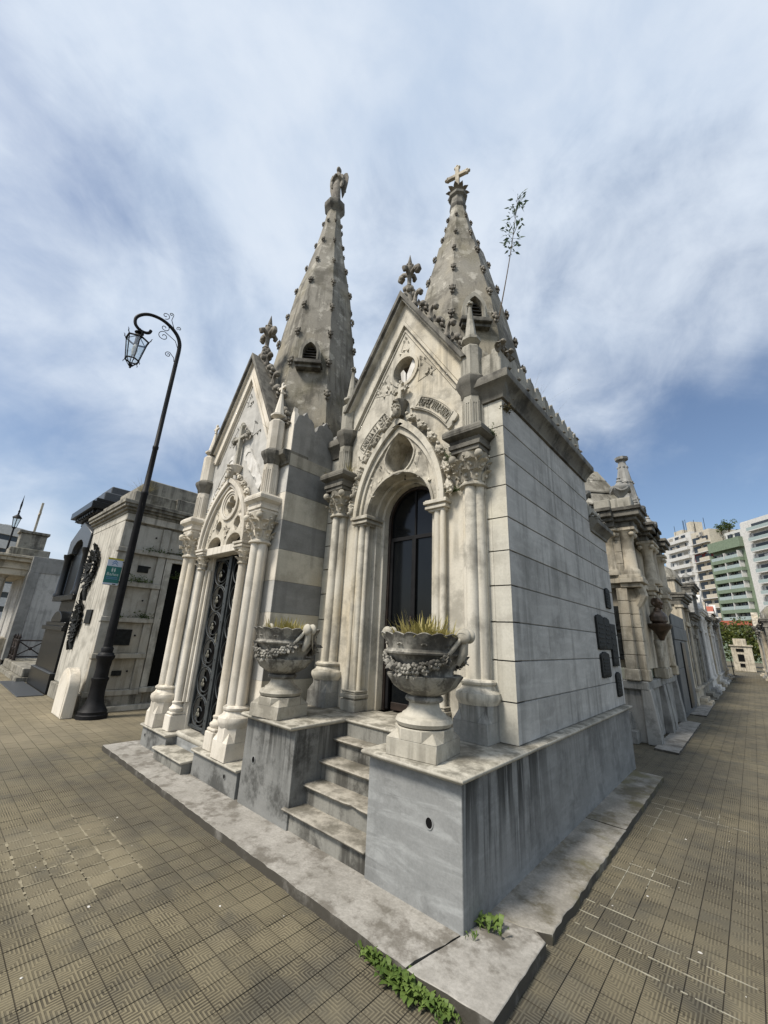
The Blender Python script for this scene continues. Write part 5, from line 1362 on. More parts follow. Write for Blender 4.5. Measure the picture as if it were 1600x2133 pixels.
# sapling growing out of the spire
sp_ = thing('sapling', 'lone leafy sapling growing from the side of the cross-topped spire', 'plant', (-.62, 2.25, 6.4))
b0 = Vector((-.62, 2.25, 6.35)); t0 = Vector((-.22, 2.37, 8.92))
stem = [b0+(t0-b0)*t+Vector((.05*math.sin(t*2.5), 0, 0)) for t in np.linspace(0,1,12)]
MB().tube([tuple(p) for p in stem], [.011-.008*i/11 for i in range(12)], 6).build('stem', 'stem', sp_)
r = random.Random(4); b = MB()
for i in range(120):
    t = r.uniform(.50, 1.0)**.9; p = b0+(t0-b0)*t+Vector((.05*math.sin(t*2.5),0,0)); rr = .15*math.sin(min(1,(t-.48)*2.2)*PI*.8)+.03
    d = Vector((r.gauss(0,1), r.gauss(0,1), r.uniform(-.2,.8))).normalized(); q = p+d*rr*r.uniform(.3,1.0)
    dr = (d+Vector((0,0,r.uniform(-.6,.5)))).normalized(); sd = dr.cross(Vector((r.gauss(0,1),r.gauss(0,1),r.gauss(0,1)))).normalized(); l = r.uniform(.045,.12)
    b.add([tuple(q), tuple(q+dr*l*.4+sd*l*.2), tuple(q+dr*l), tuple(q+dr*l*.4-sd*l*.2)], [(0,1,2,3)])
    if i % 3 == 0: b.tube([tuple(p), tuple(q)], .003, 4)
b.build('leaves', 'sap', sp_, 180, fix=False)

# ================================================================ bronze plaques on the side wall
def wall_plaque(y0, y1, z0, z1, label, scal=True, grp='bronze plaques on the side wall', x=-.04):
    t = thing('bronze_plaque', label, 'plaque', (x, (y0+y1)/2, z0), grp)
    pts = []
    n = 8
    for i in range(n+1): pts.append((y0+(y1-y0)*i/n, z1+(.03*math.sin(PI*i/n)+.012*(i % 2) if scal else 0)))
    for i in range(4): pts.append((y1+(.008*(i % 2) if scal else 0), z1-(z1-z0)*(i+.5)/4))
    for i in range(n+1): pts.append((y1-(y1-y0)*i/n, z0-(.015*(i % 2) if scal else 0)))
    for i in range(4): pts.append((y0-(.008*(i % 2) if scal else 0), z0+(z1-z0)*(i+.5)/4))
    MB().prism(pts, x-.0, x+.028, 'x').build('plate', 'bronze', t, bevel=.004)
    for k in range(5):
        zz = z1-(z1-z0)*(.2+.15*k); a = .12+.08*random.random()
        MB().box(x+.027, x+.034, y0+(y1-y0)*a, y1-(y1-y0)*a, zz-.012, zz+.012, .003).build('raised_line', 'bronze', t)
    return t
wall_plaque(3.62,3.98,1.66,2.08, 'square dark bronze plaque, first of the upper row on the grey side wall')
wall_plaque(3.99,4.30,1.66,2.06, 'square dark bronze plaque in the middle of the upper row on the side wall')
wall_plaque(4.31,4.62,1.42,2.02, 'tall plain bronze plaque at the end of the upper row on the side wall', False)
wall_plaque(3.66,4.08,1.30,1.58, 'wide scalloped bronze plaque below the others on the side wall')
wall_plaque(4.36,4.60,1.02,1.30, 'small ragged bronze plaque lowest on the side wall')
wall_plaque(4.30,4.54,2.26,2.52, 'small bronze plaque above the rest on the side wall')

# ================================================================ street lamp with toilet sign
LX, LY = -7.90, .03
lamp = thing('street_lamp', 'tall black cast-iron lamp post with curled arm and hanging lantern before the niche vault', 'street lamp', (LX, LY, 0))
MB().lathe([(.255,-.005),(.255,.06),(.235,.075),(.235,.12),(.215,.14),(.20,.17),(.16,.23),(.135,.33),(.125,.45),(.13,.62),(.145,.66),(.145,.69),(.12,.70),(.115,.85),(.13,1.0),(.155,1.05),(.16,1.09),(.14,1.10),(.13,1.13),(.10,1.15),(.105,1.22),(.085,1.25)], 14, (LX,LY,0)).build('base', 'iron', lamp, 40)
MB().lathe([(.082,1.2),(.075,2.5),(.066,4.4),(.075,4.42),(.075,4.47),(.06,4.49),(.055,5.5),(.063,5.52),(.063,5.57),(.05,5.59),(.047,8.05)], 12, (LX,LY,0)).build('pole', 'iron', lamp)
az = math.radians(-100)           # the arm reaches out over the avenue
ux, uy = math.cos(az), math.sin(az)
def LP(s_, z): return (LX+ux*s_, LY+uy*s_, z)
arm = [LP(0,8.0), LP(.0,8.2), LP(.02,8.4), LP(.1,8.58), LP(.24,8.72), LP(.42,8.82), LP(.60,8.85), LP(.78,8.82), LP(.92,8.72), LP(1.0,8.58), LP(.98,8.42), LP(.88,8.32), LP(.76,8.30), LP(.68,8.34), LP(.655,8.42)]
def smooth(pts, k=4):
    P_ = [Vector(p) for p in pts]; out = []
    for i in range(len(P_)-1):
        p0, p1, p2, p3 = P_[max(0,i-1)], P_[i], P_[i+1], P_[min(len(P_)-1,i+2)]
        for j in range(k):
            t = j/k; out.append(tuple(.5*((2*p1)+(p2-p0)*t+(2*p0-5*p1+4*p2-p3)*t*t+(3*p1-p0-3*p2+p3)*t**3)))
    return out+[tuple(P_[-1])]
am = smooth(arm); MB().tube(am, [.047-.012*min(1, i/40) for i in range(len(am))], 10).build('arm', 'iron', lamp)
def scroll(c, r0, turns, a0, sg, lead=None):
    pts = list(lead or [])
    for k in range(22):
        u = k/21; a = a0+sg*u*turns*2*PI; rr = r0*(1-.85*u); pts.append(LP(c[0]+rr*math.cos(a), c[1]+rr*math.sin(a)))
    return pts
for pts in ([LP(.02,8.0), LP(.04,8.25), LP(.12,8.42)]+scroll((.38,8.42), .13, 1.3, PI*.5, -1), [LP(.05,7.85), LP(.07,7.95)]+scroll((.20,7.98), .075, 1.3, PI*.6, -1),
            scroll((.40,8.66), .11, 1.25, PI*.5, 1), scroll((.44,9.0), .10, 1.2, -PI*.5, -1), [LP(.2,8.72), LP(.3,8.95)]+scroll((.33,9.10), .05, 1.2, PI, -1), scroll((.10,8.80), .06, 1.2, -PI*.3, 1)):
    MB().tube(pts, .0085, 6).build('scroll', 'iron', lamp)
# lantern
lc = LP(.86, 0); lx, ly = lc[0], lc[1]; zt, zb_ = 8.02, 7.42
ln = MB(); ln.tube([(lx,ly,8.36),(lx,ly,8.26)], .008, 6); ln.lathe([(.02,8.27),(.09,8.235),(.10,8.225),(.03,8.215),(.035,8.17),(.075,8.15),(.08,8.13),(.06,8.125)], 12, (lx,ly,0))
lt = ln.build('lantern', 'iron', lamp)
fr = MB()
for i in range(6):
    a, a2 = i*PI/3, (i+1)*PI/3; P_ = lambda r, z, an: (lx+r*math.cos(an), ly+r*math.sin(an), z)
    fr.tube([P_(.23,zt,a), P_(.14,zb_+.05,a)], .011, 5); fr.tube([P_(.235,zt,a), P_(.235,zt,a2)], .02, 5); fr.tube([P_(.142,zb_+.05,a), P_(.142,zb_+.05,a2)], .018, 5)
    fr.tube([P_(.235,zt,a), P_(.06,8.13,a)], .01, 5); fr.tube([P_(.14,zb_+.05,a), P_(.04,zb_-.09,a)], .009, 5)
    fr.tube([P_(.235,zt+.01,a), P_(.27,zt+.05,a), P_(.275,zt+.1,a), P_(.30,zt+.12,a)], [.010,.012,.009,.004], 5); fr.tube([P_(.14,zb_+.04,a), P_(.17,zb_+.0,a), P_(.165,zb_-.03,a)], [.008,.009,.004], 5)
fr.lathe([(.05,zb_-.075),(.055,zb_-.09),(.02,zb_-.13),(.025,zb_-.15),(.004,zb_-.17)], 10, (lx,ly,0)); fr.build('lantern_frame', 'iron', lt)
for i in range(6):
    a, a2 = i*PI/3, (i+1)*PI/3
    q = [(lx+r_*math.cos(an), ly+r_*math.sin(an), z) for r_, z in ((.225,zt),(.136,zb_+.05)) for an in (a, a2)]
    q2 = [(lx+(p[0]-lx)*.975, ly+(p[1]-ly)*.975, p[2]) for p in q]
    MB().add(q+q2, [(0,1,3,2),(4,6,7,5),(0,4,5,1),(2,3,7,6),(0,2,6,4),(1,5,7,3)]).build('glass_pane', 'glass', lt)
MB().lathe([(.035,7.60),(.05,7.66),(.06,7.75),(.045,7.85),(.03,7.90)], 12, (lx,ly,0)).build('bulb', 'white', lt)
MB().lathe([(.05,7.90),(.05,8.12)], 10, (lx,ly,0)).build('lamp_socket', 'iron', lt)
# toilet sign
sg_ = thing('toilet_sign', 'small teal and pale blue hanging sign reading Baños clamped to the lamp post', 'sign', (LX-.02, LY-.22, 2.42))
Ms = T(LX-.02, LY-.22, 0) @ rotz(math.radians(90))          # local x runs along +y, faces +x (towards the chapel)
zb0, zt0 = 2.42, 2.96; hw = .135
MB(Ms).box(-hw, hw, -.006, .006, zb0, zt0, .002).build('panel', 'white', sg_)
def sp2(x0, x1, z0, z1, mat, nm, e=.0): MB(Ms).box(x0, x1, -.0085-e, -.0055, z0, z1).build(nm, mat, sg_)
sp2(-hw, hw, zt0-.035, zt0, 'yellow', 'yellow_strip'); sp2(-hw, hw, zt0-.165, zt0-.036, 'sign_white', 'arrow_field'); sp2(-hw, hw, zb0+.045, zt0-.166, 'sign_green', 'teal_field')
for dz in (0, .042):
    c0 = zt0-.125+dz
    MB(Ms).prism([(-.05,c0-.022),(0,c0+.024),(.05,c0-.022),(.05,c0-.004),(0,c0+.046),(-.05,c0-.004)], -.0105, -.008, 'y').build('arrow', 'sign_blue', sg_)
for dx in (-.022, .022):
    MB(Ms).prism(circ(dx, zt0-.205, .011, 10), -.0105, -.008, 'y').prism([(dx-.016,zt0-.22),(dx+.016,zt0-.22),(dx+.009,zt0-.275),(dx-.009,zt0-.275)], -.0105, -.008, 'y').build('figure_pictogram', 'sign_text', sg_)
vs_, fs = text_verts('Baños', .088, .0012)
MB(Ms @ T(0, -.0095, zt0-.325) @ Matrix.Rotation(PI/2, 4, 'X')).add(vs_, fs).build('lettering', 'sign_text', sg_)
for z in (zt0-.385, zt0-.415): sp2(-.10, .10, z-.006, z+.006, 'sign_blue', 'small_print', .0018)
sp2(-hw, hw, zb0+.01, zb0+.042, 'sign_white', 'bottom_strip'); sp2(.03, .09, zb0+.014, zb0+.03, 'iron', 'bottom_mark', .002)
for z in (2.5, 2.9): MB().tube([(LX-.02, LY-.09, z), (LX, LY-.03, z)], .012, 6).build('clamp', 'iron', sg_)
# white rounded boundary stone beside the lamp
st = thing('marker_stone', 'white rounded marker stone standing on the paving beside the black lamp base', 'stone', (-8.45,-.33,0))
prof_ = [(-8.78,0),(-8.78,.50)]+[(-8.78+.39*(1-math.cos(PI*i/12))*1.0, .50+.34*math.sin(PI*i/12)) for i in range(1,12)]+[(-8.0,.50),(-8.0,0)]
MB().prism(prof_, -.42, -.24, 'y').build('stone_body', 'creamB', st, bevel=.012)
MB().prism([(-8.70,.02),(-8.70,.50)]+[(-8.70+.31*(1-math.cos(PI*i/12)), .50+.27*math.sin(PI*i/12)) for i in range(1,12)]+[(-8.08,.50),(-8.08,.02)], -.428, -.415, 'y').build('stone_face', 'creamB', st, bevel=.004)

# ================================================================ niche vault on the left
XC, YC = -8.38, -.06
C = thing('niche_vault', 'pale plastered burial vault with rows of niches facing the alley and an open dark doorway', 'vault', (-9.7, 1.5, 0))
MB().box(-11.05, XC-.10, YC+.02, 4.5, 0, 4.35).build('wall', 'vault', C)
MB().box(-11.05, XC-.10, YC, YC+.03, .35, 4.05, .004).build('front_panel', 'vault', C)
MB().box(-11.1, XC+.03, YC-.05, .99, 0, .32, .01).build('plinth', 'old', C)
MB().box(XC-.1, XC+.12, -.05, 2.6, 0, .10, .006).build('plinth_kerb', 'vault', C)
ledg = [.34, 1.05, 1.775, 2.52, 3.24, 3.90]
for z in ledg[:-1]: MB().box(XC-.1, XC+.05, YC-.04, .90, z-.05, z+.05, .008).build('ledge', 'vaultpanel', C)
for (y0, y1) in ((YC-.02, .16), (.74, .90)):
    for a, b_ in zip(ledg[:-1], ledg[1:]): MB().box(XC-.12, XC+.015, y0, y1, a+.05, b_-.05, .006).build('pilaster_block', 'vaultpanel', C)
for i, (a, b_) in enumerate(zip(ledg[:-1], ledg[1:])):
    MB().box(XC-.12, XC-.045, .165, .735, a+.053, b_-.053, .006).build('niche_slab', 'vaultpanel', C)
    MB().lathe([(.018,0),(.018,.03),(.008,.04)], 8).build('slab_bolt', 'iron', C).matrix_basis = T(XC-.05, .62, (a+b_)/2+.05) @ Matrix.Rotation(PI/2, 4, 'Y')
for a, b_ in ((ledg[4], ledg[5]),):
    MB().box(XC-.12, XC-.05, .91, 1.6, a+.1, b_-.05, .006).build('niche_slab', 'vaultpanel', C); MB().box(XC-.1, XC+.05, .9, 1.7, a-.05, a+.05, .008).build('ledge', 'vaultpanel', C)
# doorway on the alley
b = MB(); b.box(XC-.12, XC+.02, .92, 1.06, .42, 3.10); b.box(XC-.12, XC+.02, 1.62, 1.74, .42, 3.10); b.box(XC-.12, XC+.02, .92, 1.74, 3.10, 3.19); b.build('door_frame', 'vault', C, bevel=.006)
MB().box(XC-.3, XC-.06, 1.06, 1.62, .42, 3.10).build('dark_doorway', 'dark', C)
MB().box(XC-.1, XC+.08, .9, 1.8, .32, .42, .01).build('door_step', 'vault', C)
MB().box(XC-.12, XC-.02, 1.74, 4.4, .0, 3.9).build('rear_wall', 'vault', C)
# architrave, cornice, parapet
MB().box(-11.06, XC+.01, YC-.01, 4.4, 3.90, 4.06, .006).build('frieze', 'vault', C)
def ring_cornice(x0, x1, y0, y1, z, hs, mat, parent, name='cornice'):
    b = MB()
    for e, a, c in hs: b.box(x0, x1+e, y0-e, y1, z+a, z+c, .006)
    return b.build(name, mat, parent)
ring_cornice(-11.2, XC, YC, 4.45, 4.06, ((.03,0,.06),(.08,.06,.12),(.13,.12,.19),(.16,.19,.27)), 'old', C)
MB().box(-11.0, XC-.06, YC+.06, 4.3, 4.33, 4.62, .01).build('parapet', 'old', C)
MB().box(-10.9, XC-.35, YC+.35, 4.0, 4.6, 5.05, .02).build('roof_block', 'old', C)
MB().box(XC-.25, XC-.02, .9, 1.6, 4.33, 4.66, .01).build('parapet_scroll', 'old', C)
for k, (y, z, n, s) in enumerate([(.45,2.58,150,.30),(.70,1.83,110,.24),(.25,1.80,40,.16),(.55,3.28,60,.22),(.85,3.28,50,.2),(1.3,3.31,90,.28),(1.15,2.75,80,.30)]):
    leafy((XC+(.02 if k < 6 else -.02), y, z), n, .05, s, 'fern', 'wall_fern', ['large green fern sprouting from the second niche ledge of the vault','green fern hanging from the middle niche ledge near the doorway','small fern on the middle niche ledge behind the lamp post','moss plants on the top niche ledge','ferns at the end of the top niche ledge beside the pilaster','leafy ferns above the vault doorway','fern hanging inside the dark vault doorway'][k], seed=70+k, flat=(.5,.9,.8))
tuft(XC-.4, .25, 4.62, 'yellow grass clump growing on top of the niche vault', 110, .55, .10, 'dry', .008, 'grass_clump', 'grass', 14, None, .45)
for (y0, y1, z0, z1, lb) in ((.2,.55,1.26,1.58,'large dark plaque on a niche slab of the vault, low'),(.38,.60,2.80,2.95,'small ragged dark plaque on an upper niche slab'),(.34,.52,.66,.76,'narrow dark plaque on the lowest niche slab')):
    tag(MB().box(XC-.05, XC-.025, y0, y1, z0, z1, .004).build('niche_plaque', 'bronze', None), lb, 'plaque', 'plaques on the vault niches')
def wreath(cx, cz, rx, rz, y, label, seed, drops):
    t = thing('bronze_wreath', label, 'wreath', (cx, y, cz-rz), 'bronze wreaths on the vault front')
    r = random.Random(seed); b = MB()
    for i in range(150):
        a = r.uniform(0, 2*PI); k = r.uniform(.35, 1.1); d = (math.cos(a), math.sin(a))
        b.leaf((cx+rx*k*d[0], y-.01-r.uniform(0,.03), cz+rz*k*d[1]), (r.uniform(-.4,.4),-1,r.uniform(-.4,.4)), (d[0]+r.uniform(-.9,.9),0,d[1]+r.uniform(-.9,.9)), .08, .15, .35, 3, .1)
    b.tube([(cx+rx*.8*math.cos(a), y-.03, cz+rz*.8*math.sin(a)) for a in np.linspace(0,2*PI,25)[:-1]], .05, 6, True)
    b.build('leaves', 'bronze', t, 50)
    for k, (dx, dz) in enumerate(drops):
        MB().tube([(cx, y-.04, cz-rz), (cx+dx*.6, y-.05, cz-rz-dz*.5), (cx+dx, y-.03, cz-rz-dz)], [.04,.05,.03], 6, False, .4).build('ribbon', 'bronze', t)
wreath(-10.20, 2.98, .42, .46, YC, 'large round bronze wreath with hanging ribbon on the vault front', 1, ((-.2,.35),(.15,.35)))
wreath(-10.25, 1.72, .28, .34, YC, 'small oval bronze wreath with trailing ribbons low on the vault front', 2, ((-.15,.32),(.15,.30)))
tag(MB().box(-9.62, -9.18, YC-.035, YC+.001, 1.66, 1.96, .006).build('bronze_plaque', 'bronze'), 'dark rectangular bronze plaque beside the small wreath on the vault front', 'plaque')

# ================================================================ black granite tomb
D = thing('granite_mausoleum', 'black polished granite mausoleum with projecting stepped cornice next to the niche vault', 'mausoleum', (-12.4, 1.2, 0))
MB().box(-13.3, -11.25, .05, 4.2, 0, 4.5, .01).build('wall', 'black_granite', D)
MB().box(-13.75, -11.2, -.14, .1, 0, .45, .01).build('plinth', 'black_granite', D); MB().box(-13.76, -11.2, -.15, .1, .45, .475, .006).build('plinth_ledge', 'bluegranite', D)
MB().box(-13.6, -11.22, -.08, .1, .475, 1.45, .01).build('pedestal', 'black_granite', D)
MB().box(-13.7, -11.2, -.16, .1, 1.45, 1.56, .01).box(-13.5,-11.25,-.12,.1,1.56,1.66,.01).build('pedestal_cornice', 'black_granite', D)
MB().prism([(-12.9,1.66)]+[(-12.3-.6*math.cos(PI*i/10), 1.66+.28*math.sin(PI*i/10)) for i in range(1,10)]+[(-11.7,1.66)], -.13, .1, 'y').build('rounded_crest', 'black_granite', D, bevel=.01)
for x in (-13.45, -11.35):
    MB().lathe([(.14,2.35),(.14,2.42),(.11,2.46),(.10,3.4),(.14,3.5),(.15,3.58)], 12, (x,-.02,0)).build('column', 'black_granite', D)
MB().box(-13.6, -11.2, -.12, .1, 2.22, 2.36, .01).build('sill', 'black_granite', D)
MB().prism([(-13.55,3.58),(-13.55,4.0),(-12.4,4.45),(-11.25,4.0),(-11.25,3.58),(-11.8,3.58)]+[(-12.4+.6*math.cos(PI*i/10), 3.62+.3*math.sin(PI*i/10)) for i in range(0,11)]+[(-13.0,3.58)], -.08, .06, 'y').build('pediment', 'bluegranite', D, bevel=.012)
b = MB()
for e, z0, z1 in ((.05,4.45,4.55),(.15,4.55,4.65),(.3,4.65,4.85),(.22,4.85,4.95)): b.box(-13.2-e, -11.25+e*.3, .05-e, 4.2, z0, z1, .012)
b.build('cornice', 'black_granite', D)
MB().box(-12.9, -11.3, .0, 4, 4.95, 5.2, .02).box(-12.5, -11.4, .15, 3.8, 5.2, 5.42, .02).build('roof_steps', 'bluegranite', D)
for k in range(8): MB().box(-13.3+k*.26, -13.16+k*.26, -.16, .0, 4.553, 4.645, .01).build('dentil', 'black_granite', D)
tag(MB().box(-14.3, -11.1, -.65, -.16, -.01, .02, .006).build('granite_slab', 'bluegranite'), 'flat grey granite paving slab in front of the black mausoleum', 'slab')
# ================================================================ fenced plot, columned tomb, far things
fk = structure(MB().box(-20, -14.0, -.35, 4, -.02, .12, .01).build('kerb', 'old')); 
MB().box(-19.9, -14.05, -.25, 3.9, .12, .36, .02).build('kerb_step', 'old', fk)
Fn = thing('iron_fence', 'rusty low iron fence with crossed bars and finials round the plot', 'fence', (-17.0, .1, .36))
fy = -.15
posts = [(-16.9, y) for y in (-.15, .55, 1.25, 1.95)]+[(-16.9-.55*k, -.15) for k in range(1, 6)]
for (x, y) in posts:
    MB().lathe([(.05,.36),(.05,.42),(.045,.45),(.042,.95),(.05,1.0),(.03,1.04),(.05,1.09),(.035,1.14),(.004,1.22)], 8, (x,y,0)).build('post', 'rust', Fn)
def rails(p, q):
    for z in (.48, 1.0): MB().tube([(p[0],p[1],z),(q[0],q[1],z)], .026, 6).build('rail', 'rust', Fn)
    for z0, z1 in ((.5,.98),(.98,.5)): MB().tube([(p[0],p[1],z0),(q[0],q[1],z1)], .02, 6).build('cross_bar', 'rust', Fn)
    mx, my = (p[0]+q[0])/2, (p[1]+q[1])/2; MB().ball((mx,my,.74), (.05,.05,.06), 8, 6).build('boss', 'rust', Fn)
for i in range(3): rails(posts[i], posts[i+1])
rails(posts[0], posts[4])
for i in range(4, 8): rails(posts[i], posts[i+1])
E_ = thing('columned_tomb', 'classical tomb with pale twin columns and a plain grey plastered side wall', 'mausoleum', (-20, .8, 0))
MB().box(-22.5, -18.02, -.25, 3.5, 0, 3.8).build('wall', 'greywall', E_)
MB().box(-22.6, -18.0, -.30, 3.6, 3.35, 3.95, .01).build('coping', 'greyplain', E_); MB().box(-18.5, -17.98, -.32, -.0, .3, 3.35, .01).build('corner_strip', 'greyplain', E_)
MB().box(-22.4, -18.4, -1.3, -.25, 0, 1.0, .01).build('porch_plinth', 'tan', E_)
for x in (-18.75, -19.5, -21.3): MB().lathe([(.24,1.0),(.24,1.1),(.2,1.16),(.18,1.25),(.15,3.1),(.2,3.16),(.22,3.22)], 16, (x,-.95,0)).build('column', 'tan', E_)
b = MB()
for e, z0, z1 in ((0,3.22,3.45),(.05,3.45,3.72),(.2,3.72,3.86),(.28,3.86,3.95)): b.box(-22.4-e, -18.45+e, -1.22-e, -.25, z0, z1, .01)
b.build('entablature', 'tan', E_)
MB().box(-19.4, -18.5, -1.0, .2, 3.95, 4.25, .02).box(-19.3, -18.7, -.8, 0, 4.25, 4.85, .02).box(-19.36,-18.64,-.86,.06,4.85,4.95,.01).build('attic_block', 'old', E_)
MB().box(-19.06, -18.98, -.45, -.38, 4.95, 6.2).box(-19.2,-18.84,-.445,-.385,5.7,5.78).build('roof_cross', 'tan', E_)
Pv = thing('pavilion_tomb', 'small tomb with a low pyramidal roof seen beyond the grey wall', 'mausoleum', (-27, 4, 0))
MB().box(-29, -25, 3.2, 6.5, 0, 5.2).build('wall', 'white_pl', Pv); MB().add([(-29.4,2.8,5.2),(-24.6,2.8,5.2),(-24.6,6.9,5.2),(-29.4,6.9,5.2),(-27,4.8,6.1)], [(0,1,4),(1,2,4),(2,3,4),(3,0,4),(3,2,1,0)]).build('roof', 'old', Pv)
for k in range(4): MB().box(-28.8+k*.95, -28.05+k*.95, 3.17, 3.21, 4.5, 5.05).build('window', 'shade', Pv)
Ob = thing('tomb', 'weathered tomb with a stepped top at the far left edge of the avenue', 'mausoleum', (-25, -2.6, 0))
MB().box(-26, -23.5, -4.5, -2.0, 0, 3.4, .02).build('wall', 'tan', Ob); MB().box(-26.1, -23.4, -4.6, -1.9, 3.4, 3.7, .02).build('cornice', 'old', Ob); MB().box(-25.2,-24.2,-3.6,-2.4,3.7,4.6,.02).build('attic_block', 'old', Ob)
# far lamp
l2 = thing('street_lamp', 'distant slender lamp post with a square lantern at the far end of the avenue', 'street lamp', (-30,-.22,0))
q0 = (-30.0, -.22)
MB().lathe([(.16,0),(.14,.5),(.10,1.0),(.06,1.1),(.045,6.8)], 10, (*q0,0)).build('pole', 'iron', l2)
MB().lathe([(.06,6.75),(.10,6.8),(.11,6.84)], 6, (*q0,0)).build('lantern_seat', 'iron', l2)
for i in range(6):
    a, a2 = i*PI/3, (i+1)*PI/3
    q = [(q0[0]+r_*math.cos(an), q0[1]+r_*math.sin(an), z) for r_, z in ((.20,7.4),(.11,6.84)) for an in (a, a2)]
    MB().add(q+[(q0[0]+(p[0]-q0[0])*.95, q0[1]+(p[1]-q0[1])*.95, p[2]) for p in q], [(0,1,3,2),(4,6,7,5),(0,4,5,1),(2,3,7,6),(0,2,6,4),(1,5,7,3)]).build('glass_pane', 'glass', l2)
    MB().tube([q[0], q[2]], .013, 5).build('lantern_bar', 'iron', l2)
MB().lathe([(.23,7.4),(.22,7.44),(.09,7.58),(.05,7.62),(.04,7.75),(.06,7.8),(.03,7.9),(.05,8.2),(.02,8.6),(.005,8.85)], 8, (*q0,0)).build('lantern_roof', 'iron', l2)
# curved white office block far behind
Wb = thing('office_building', 'distant white curved office building with dark ribbon windows', 'building', (-150, 30, 0))
wc = Vector((-140, .8, 0))
for k in range(6):
    z = 1.0+k*3.3
    MB().lathe([(13.0,z),(13.0,z+2.0)], 40, (wc.x,wc.y,0)).build('floor_band', 'white_pl', Wb); MB().lathe([(12.5,z+2.0),(12.5,z+3.3)], 40, (wc.x,wc.y,0)).build('ribbon_window', 'win', Wb)
MB().lathe([(13.1,20.8),(13.1,23.0),(12,23.2)], 40, (wc.x,wc.y,0)).build('roof_band', 'white_pl', Wb); MB().box(wc.x-1,wc.x+1,wc.y+5,wc.y+6.5,23,25).build('roof_hut', 'white_pl', Wb)

# ================================================================ row of tombs down the right-hand alley
# ---- F: tall ornate tomb with clustered columns, domed roof, bust
F_ = thing('ornate_tomb', 'tall tan stone tomb with stacked columns, bronze bust and urns on its cornice', 'mausoleum', (-1.6, 8.8, 0))
MB().box(-3.6, -.30, 7.1, 10.7, 0, 4.2).build('wall', 'tan', F_)
b = MB(); b.box(-3.6, -.32, 6.72, 7.15, .0, .22, .01); b.box(-3.6, -.42, 6.86, 7.15, .22, .52, .01); b.build('step', 'granite_grey', F_)
MB().box(-3.7, -.12, 6.98, 10.78, 0, .92, .01).build('plinth', 'granite_grey', F_); MB().box(-3.75, -.06, 6.90, 10.82, .92, 1.08, .02).build('plinth_moulding', 'granite_grey', F_)
for y in (7.05, 8.55, 9.0, 10.5):
    MB().prism([(-.2,0),(.02,0),(.02,.25),(-.04,.95),(-.2,.95)], y-.14, y+.14, 'y').build('buttress', 'granite_grey', F_, bevel=.01)
MB().box(-3.65, -.2, 7.02, 10.74, 1.08, 1.3, .01).build('base_band', 'green_stain', F_)
# lower stage piers with block joints
for (x, y) in ((-.16,7.12),(-.30,6.98),(-.06,8.55),(-.06,9.0),(-.10,10.5),(-.85,6.98)):
    for k in range(6): MB().box(x-.10, x+.10, y-.10, y+.10, 1.3+k*.26, 1.3+(k+1)*.26-.006, .008).build('pier_block', 'tan', F_)
    MB().box(x-.13, x+.13, y-.13, y+.13, 1.08, 1.3, .02).build('pier_base', 'tan', F_)
for (x, y) in ((-.25,7.3),(-.02,8.78),(-.06,10.35)): MB().lathe([(.09,1.3),(.075,1.4),(.068,2.8),(.1,2.86)], 12, (x,y,0)).build('colonnette', 'tan', F_)
b = MB()
for e, z0, z1 in ((0,2.86,2.95),(.07,2.95,3.05),(.04,3.05,3.12)): b.box(-3.7, -.10+e, 6.92-e, 10.8, z0, z1, .01)
for y in (7.08, 8.62, 8.98, 10.5):
    for e, z0, z1 in ((0,2.86,2.95),(.06,2.95,3.05),(.03,3.05,3.12)): b.box(-.3, .06+e, y-.22-e, y+.22+e, z0+.001, z1+.001, .01)
b.build('string_course', 'tan', F_)
for y in (7.08, 8.8, 10.45): MB().tube([(-.02,y,2.86),(.02,y,2.7),(-.05,y,2.55),(-.12,y,2.45)], [.12,.11,.08,.05], 8).build('console', 'tan', F_)
for (x, y, r) in ((-.12,7.08,.14),(-.45,7.0,.14),(.02,8.58,.12),(-.85,7.0,.12),(.02,9.02,.12),(-.02,10.5,.13)):
    c = MB().lathe([(r*1.35,3.12),(r*1.35,3.18),(r*1.2,3.24),(r*1.02,3.27),(r*.9,3.82),(r*1.0,3.86)], 14, (x,y,0)).build('upper_column', 'tan', F_)
    cc = MB(); cc.lathe([(r*.92,3.86),(r*1.3,4.02),(r*1.5,4.06)], 12, (x,y,0))
    for i in range(4): a = PI/4+i*PI/2; cc.ball((x+r*1.35*math.cos(a), y+r*1.35*math.sin(a), 3.99), (.06,.06,.06), 8, 6)
    cc.box(x-r*1.5,x+r*1.5,y-r*1.5,y+r*1.5,4.06,4.13,.01); cc.build('volute_capital', 'tan', c, 50)
for (x, y) in ((-.24,7.22),(-.28,7.0),(-.2,7.4),(-.62,6.98)): 
    for k in range(4): MB().box(x-.07, x+.07, y-.07, y+.07, 3.12+k*.25, 3.12+(k+1)*.25-.006, .006).build('pier_block', 'tan', F_)
def brk_cornice(z, segs, x0, mat):
    b = MB()
    for e, z0, z1 in ((0,0,.12),(.08,.12,.2),(.16,.2,.32),(.2,.32,.4)):
        b.box(x0, -.08+e, 6.9-e, 10.8, z+z0, z+z1, .01)
        for y in segs: b.box(-.4, .08+e, y-.2-e, y+.2+e, z+z0+.001, z+z1+.001, .01)
        b.box(-.65, -.25, 6.75-e, 7.1, z+z0+.002, z+z1+.002, .01); b.box(-1.05,-.7,6.75-e,7.1,z+z0+.0015,z+z1+.0015,.01)
    return b.build('cornice', mat, F_)
brk_cornice(4.13, (7.08, 8.6, 9.0, 10.5), -3.7, 'weath')
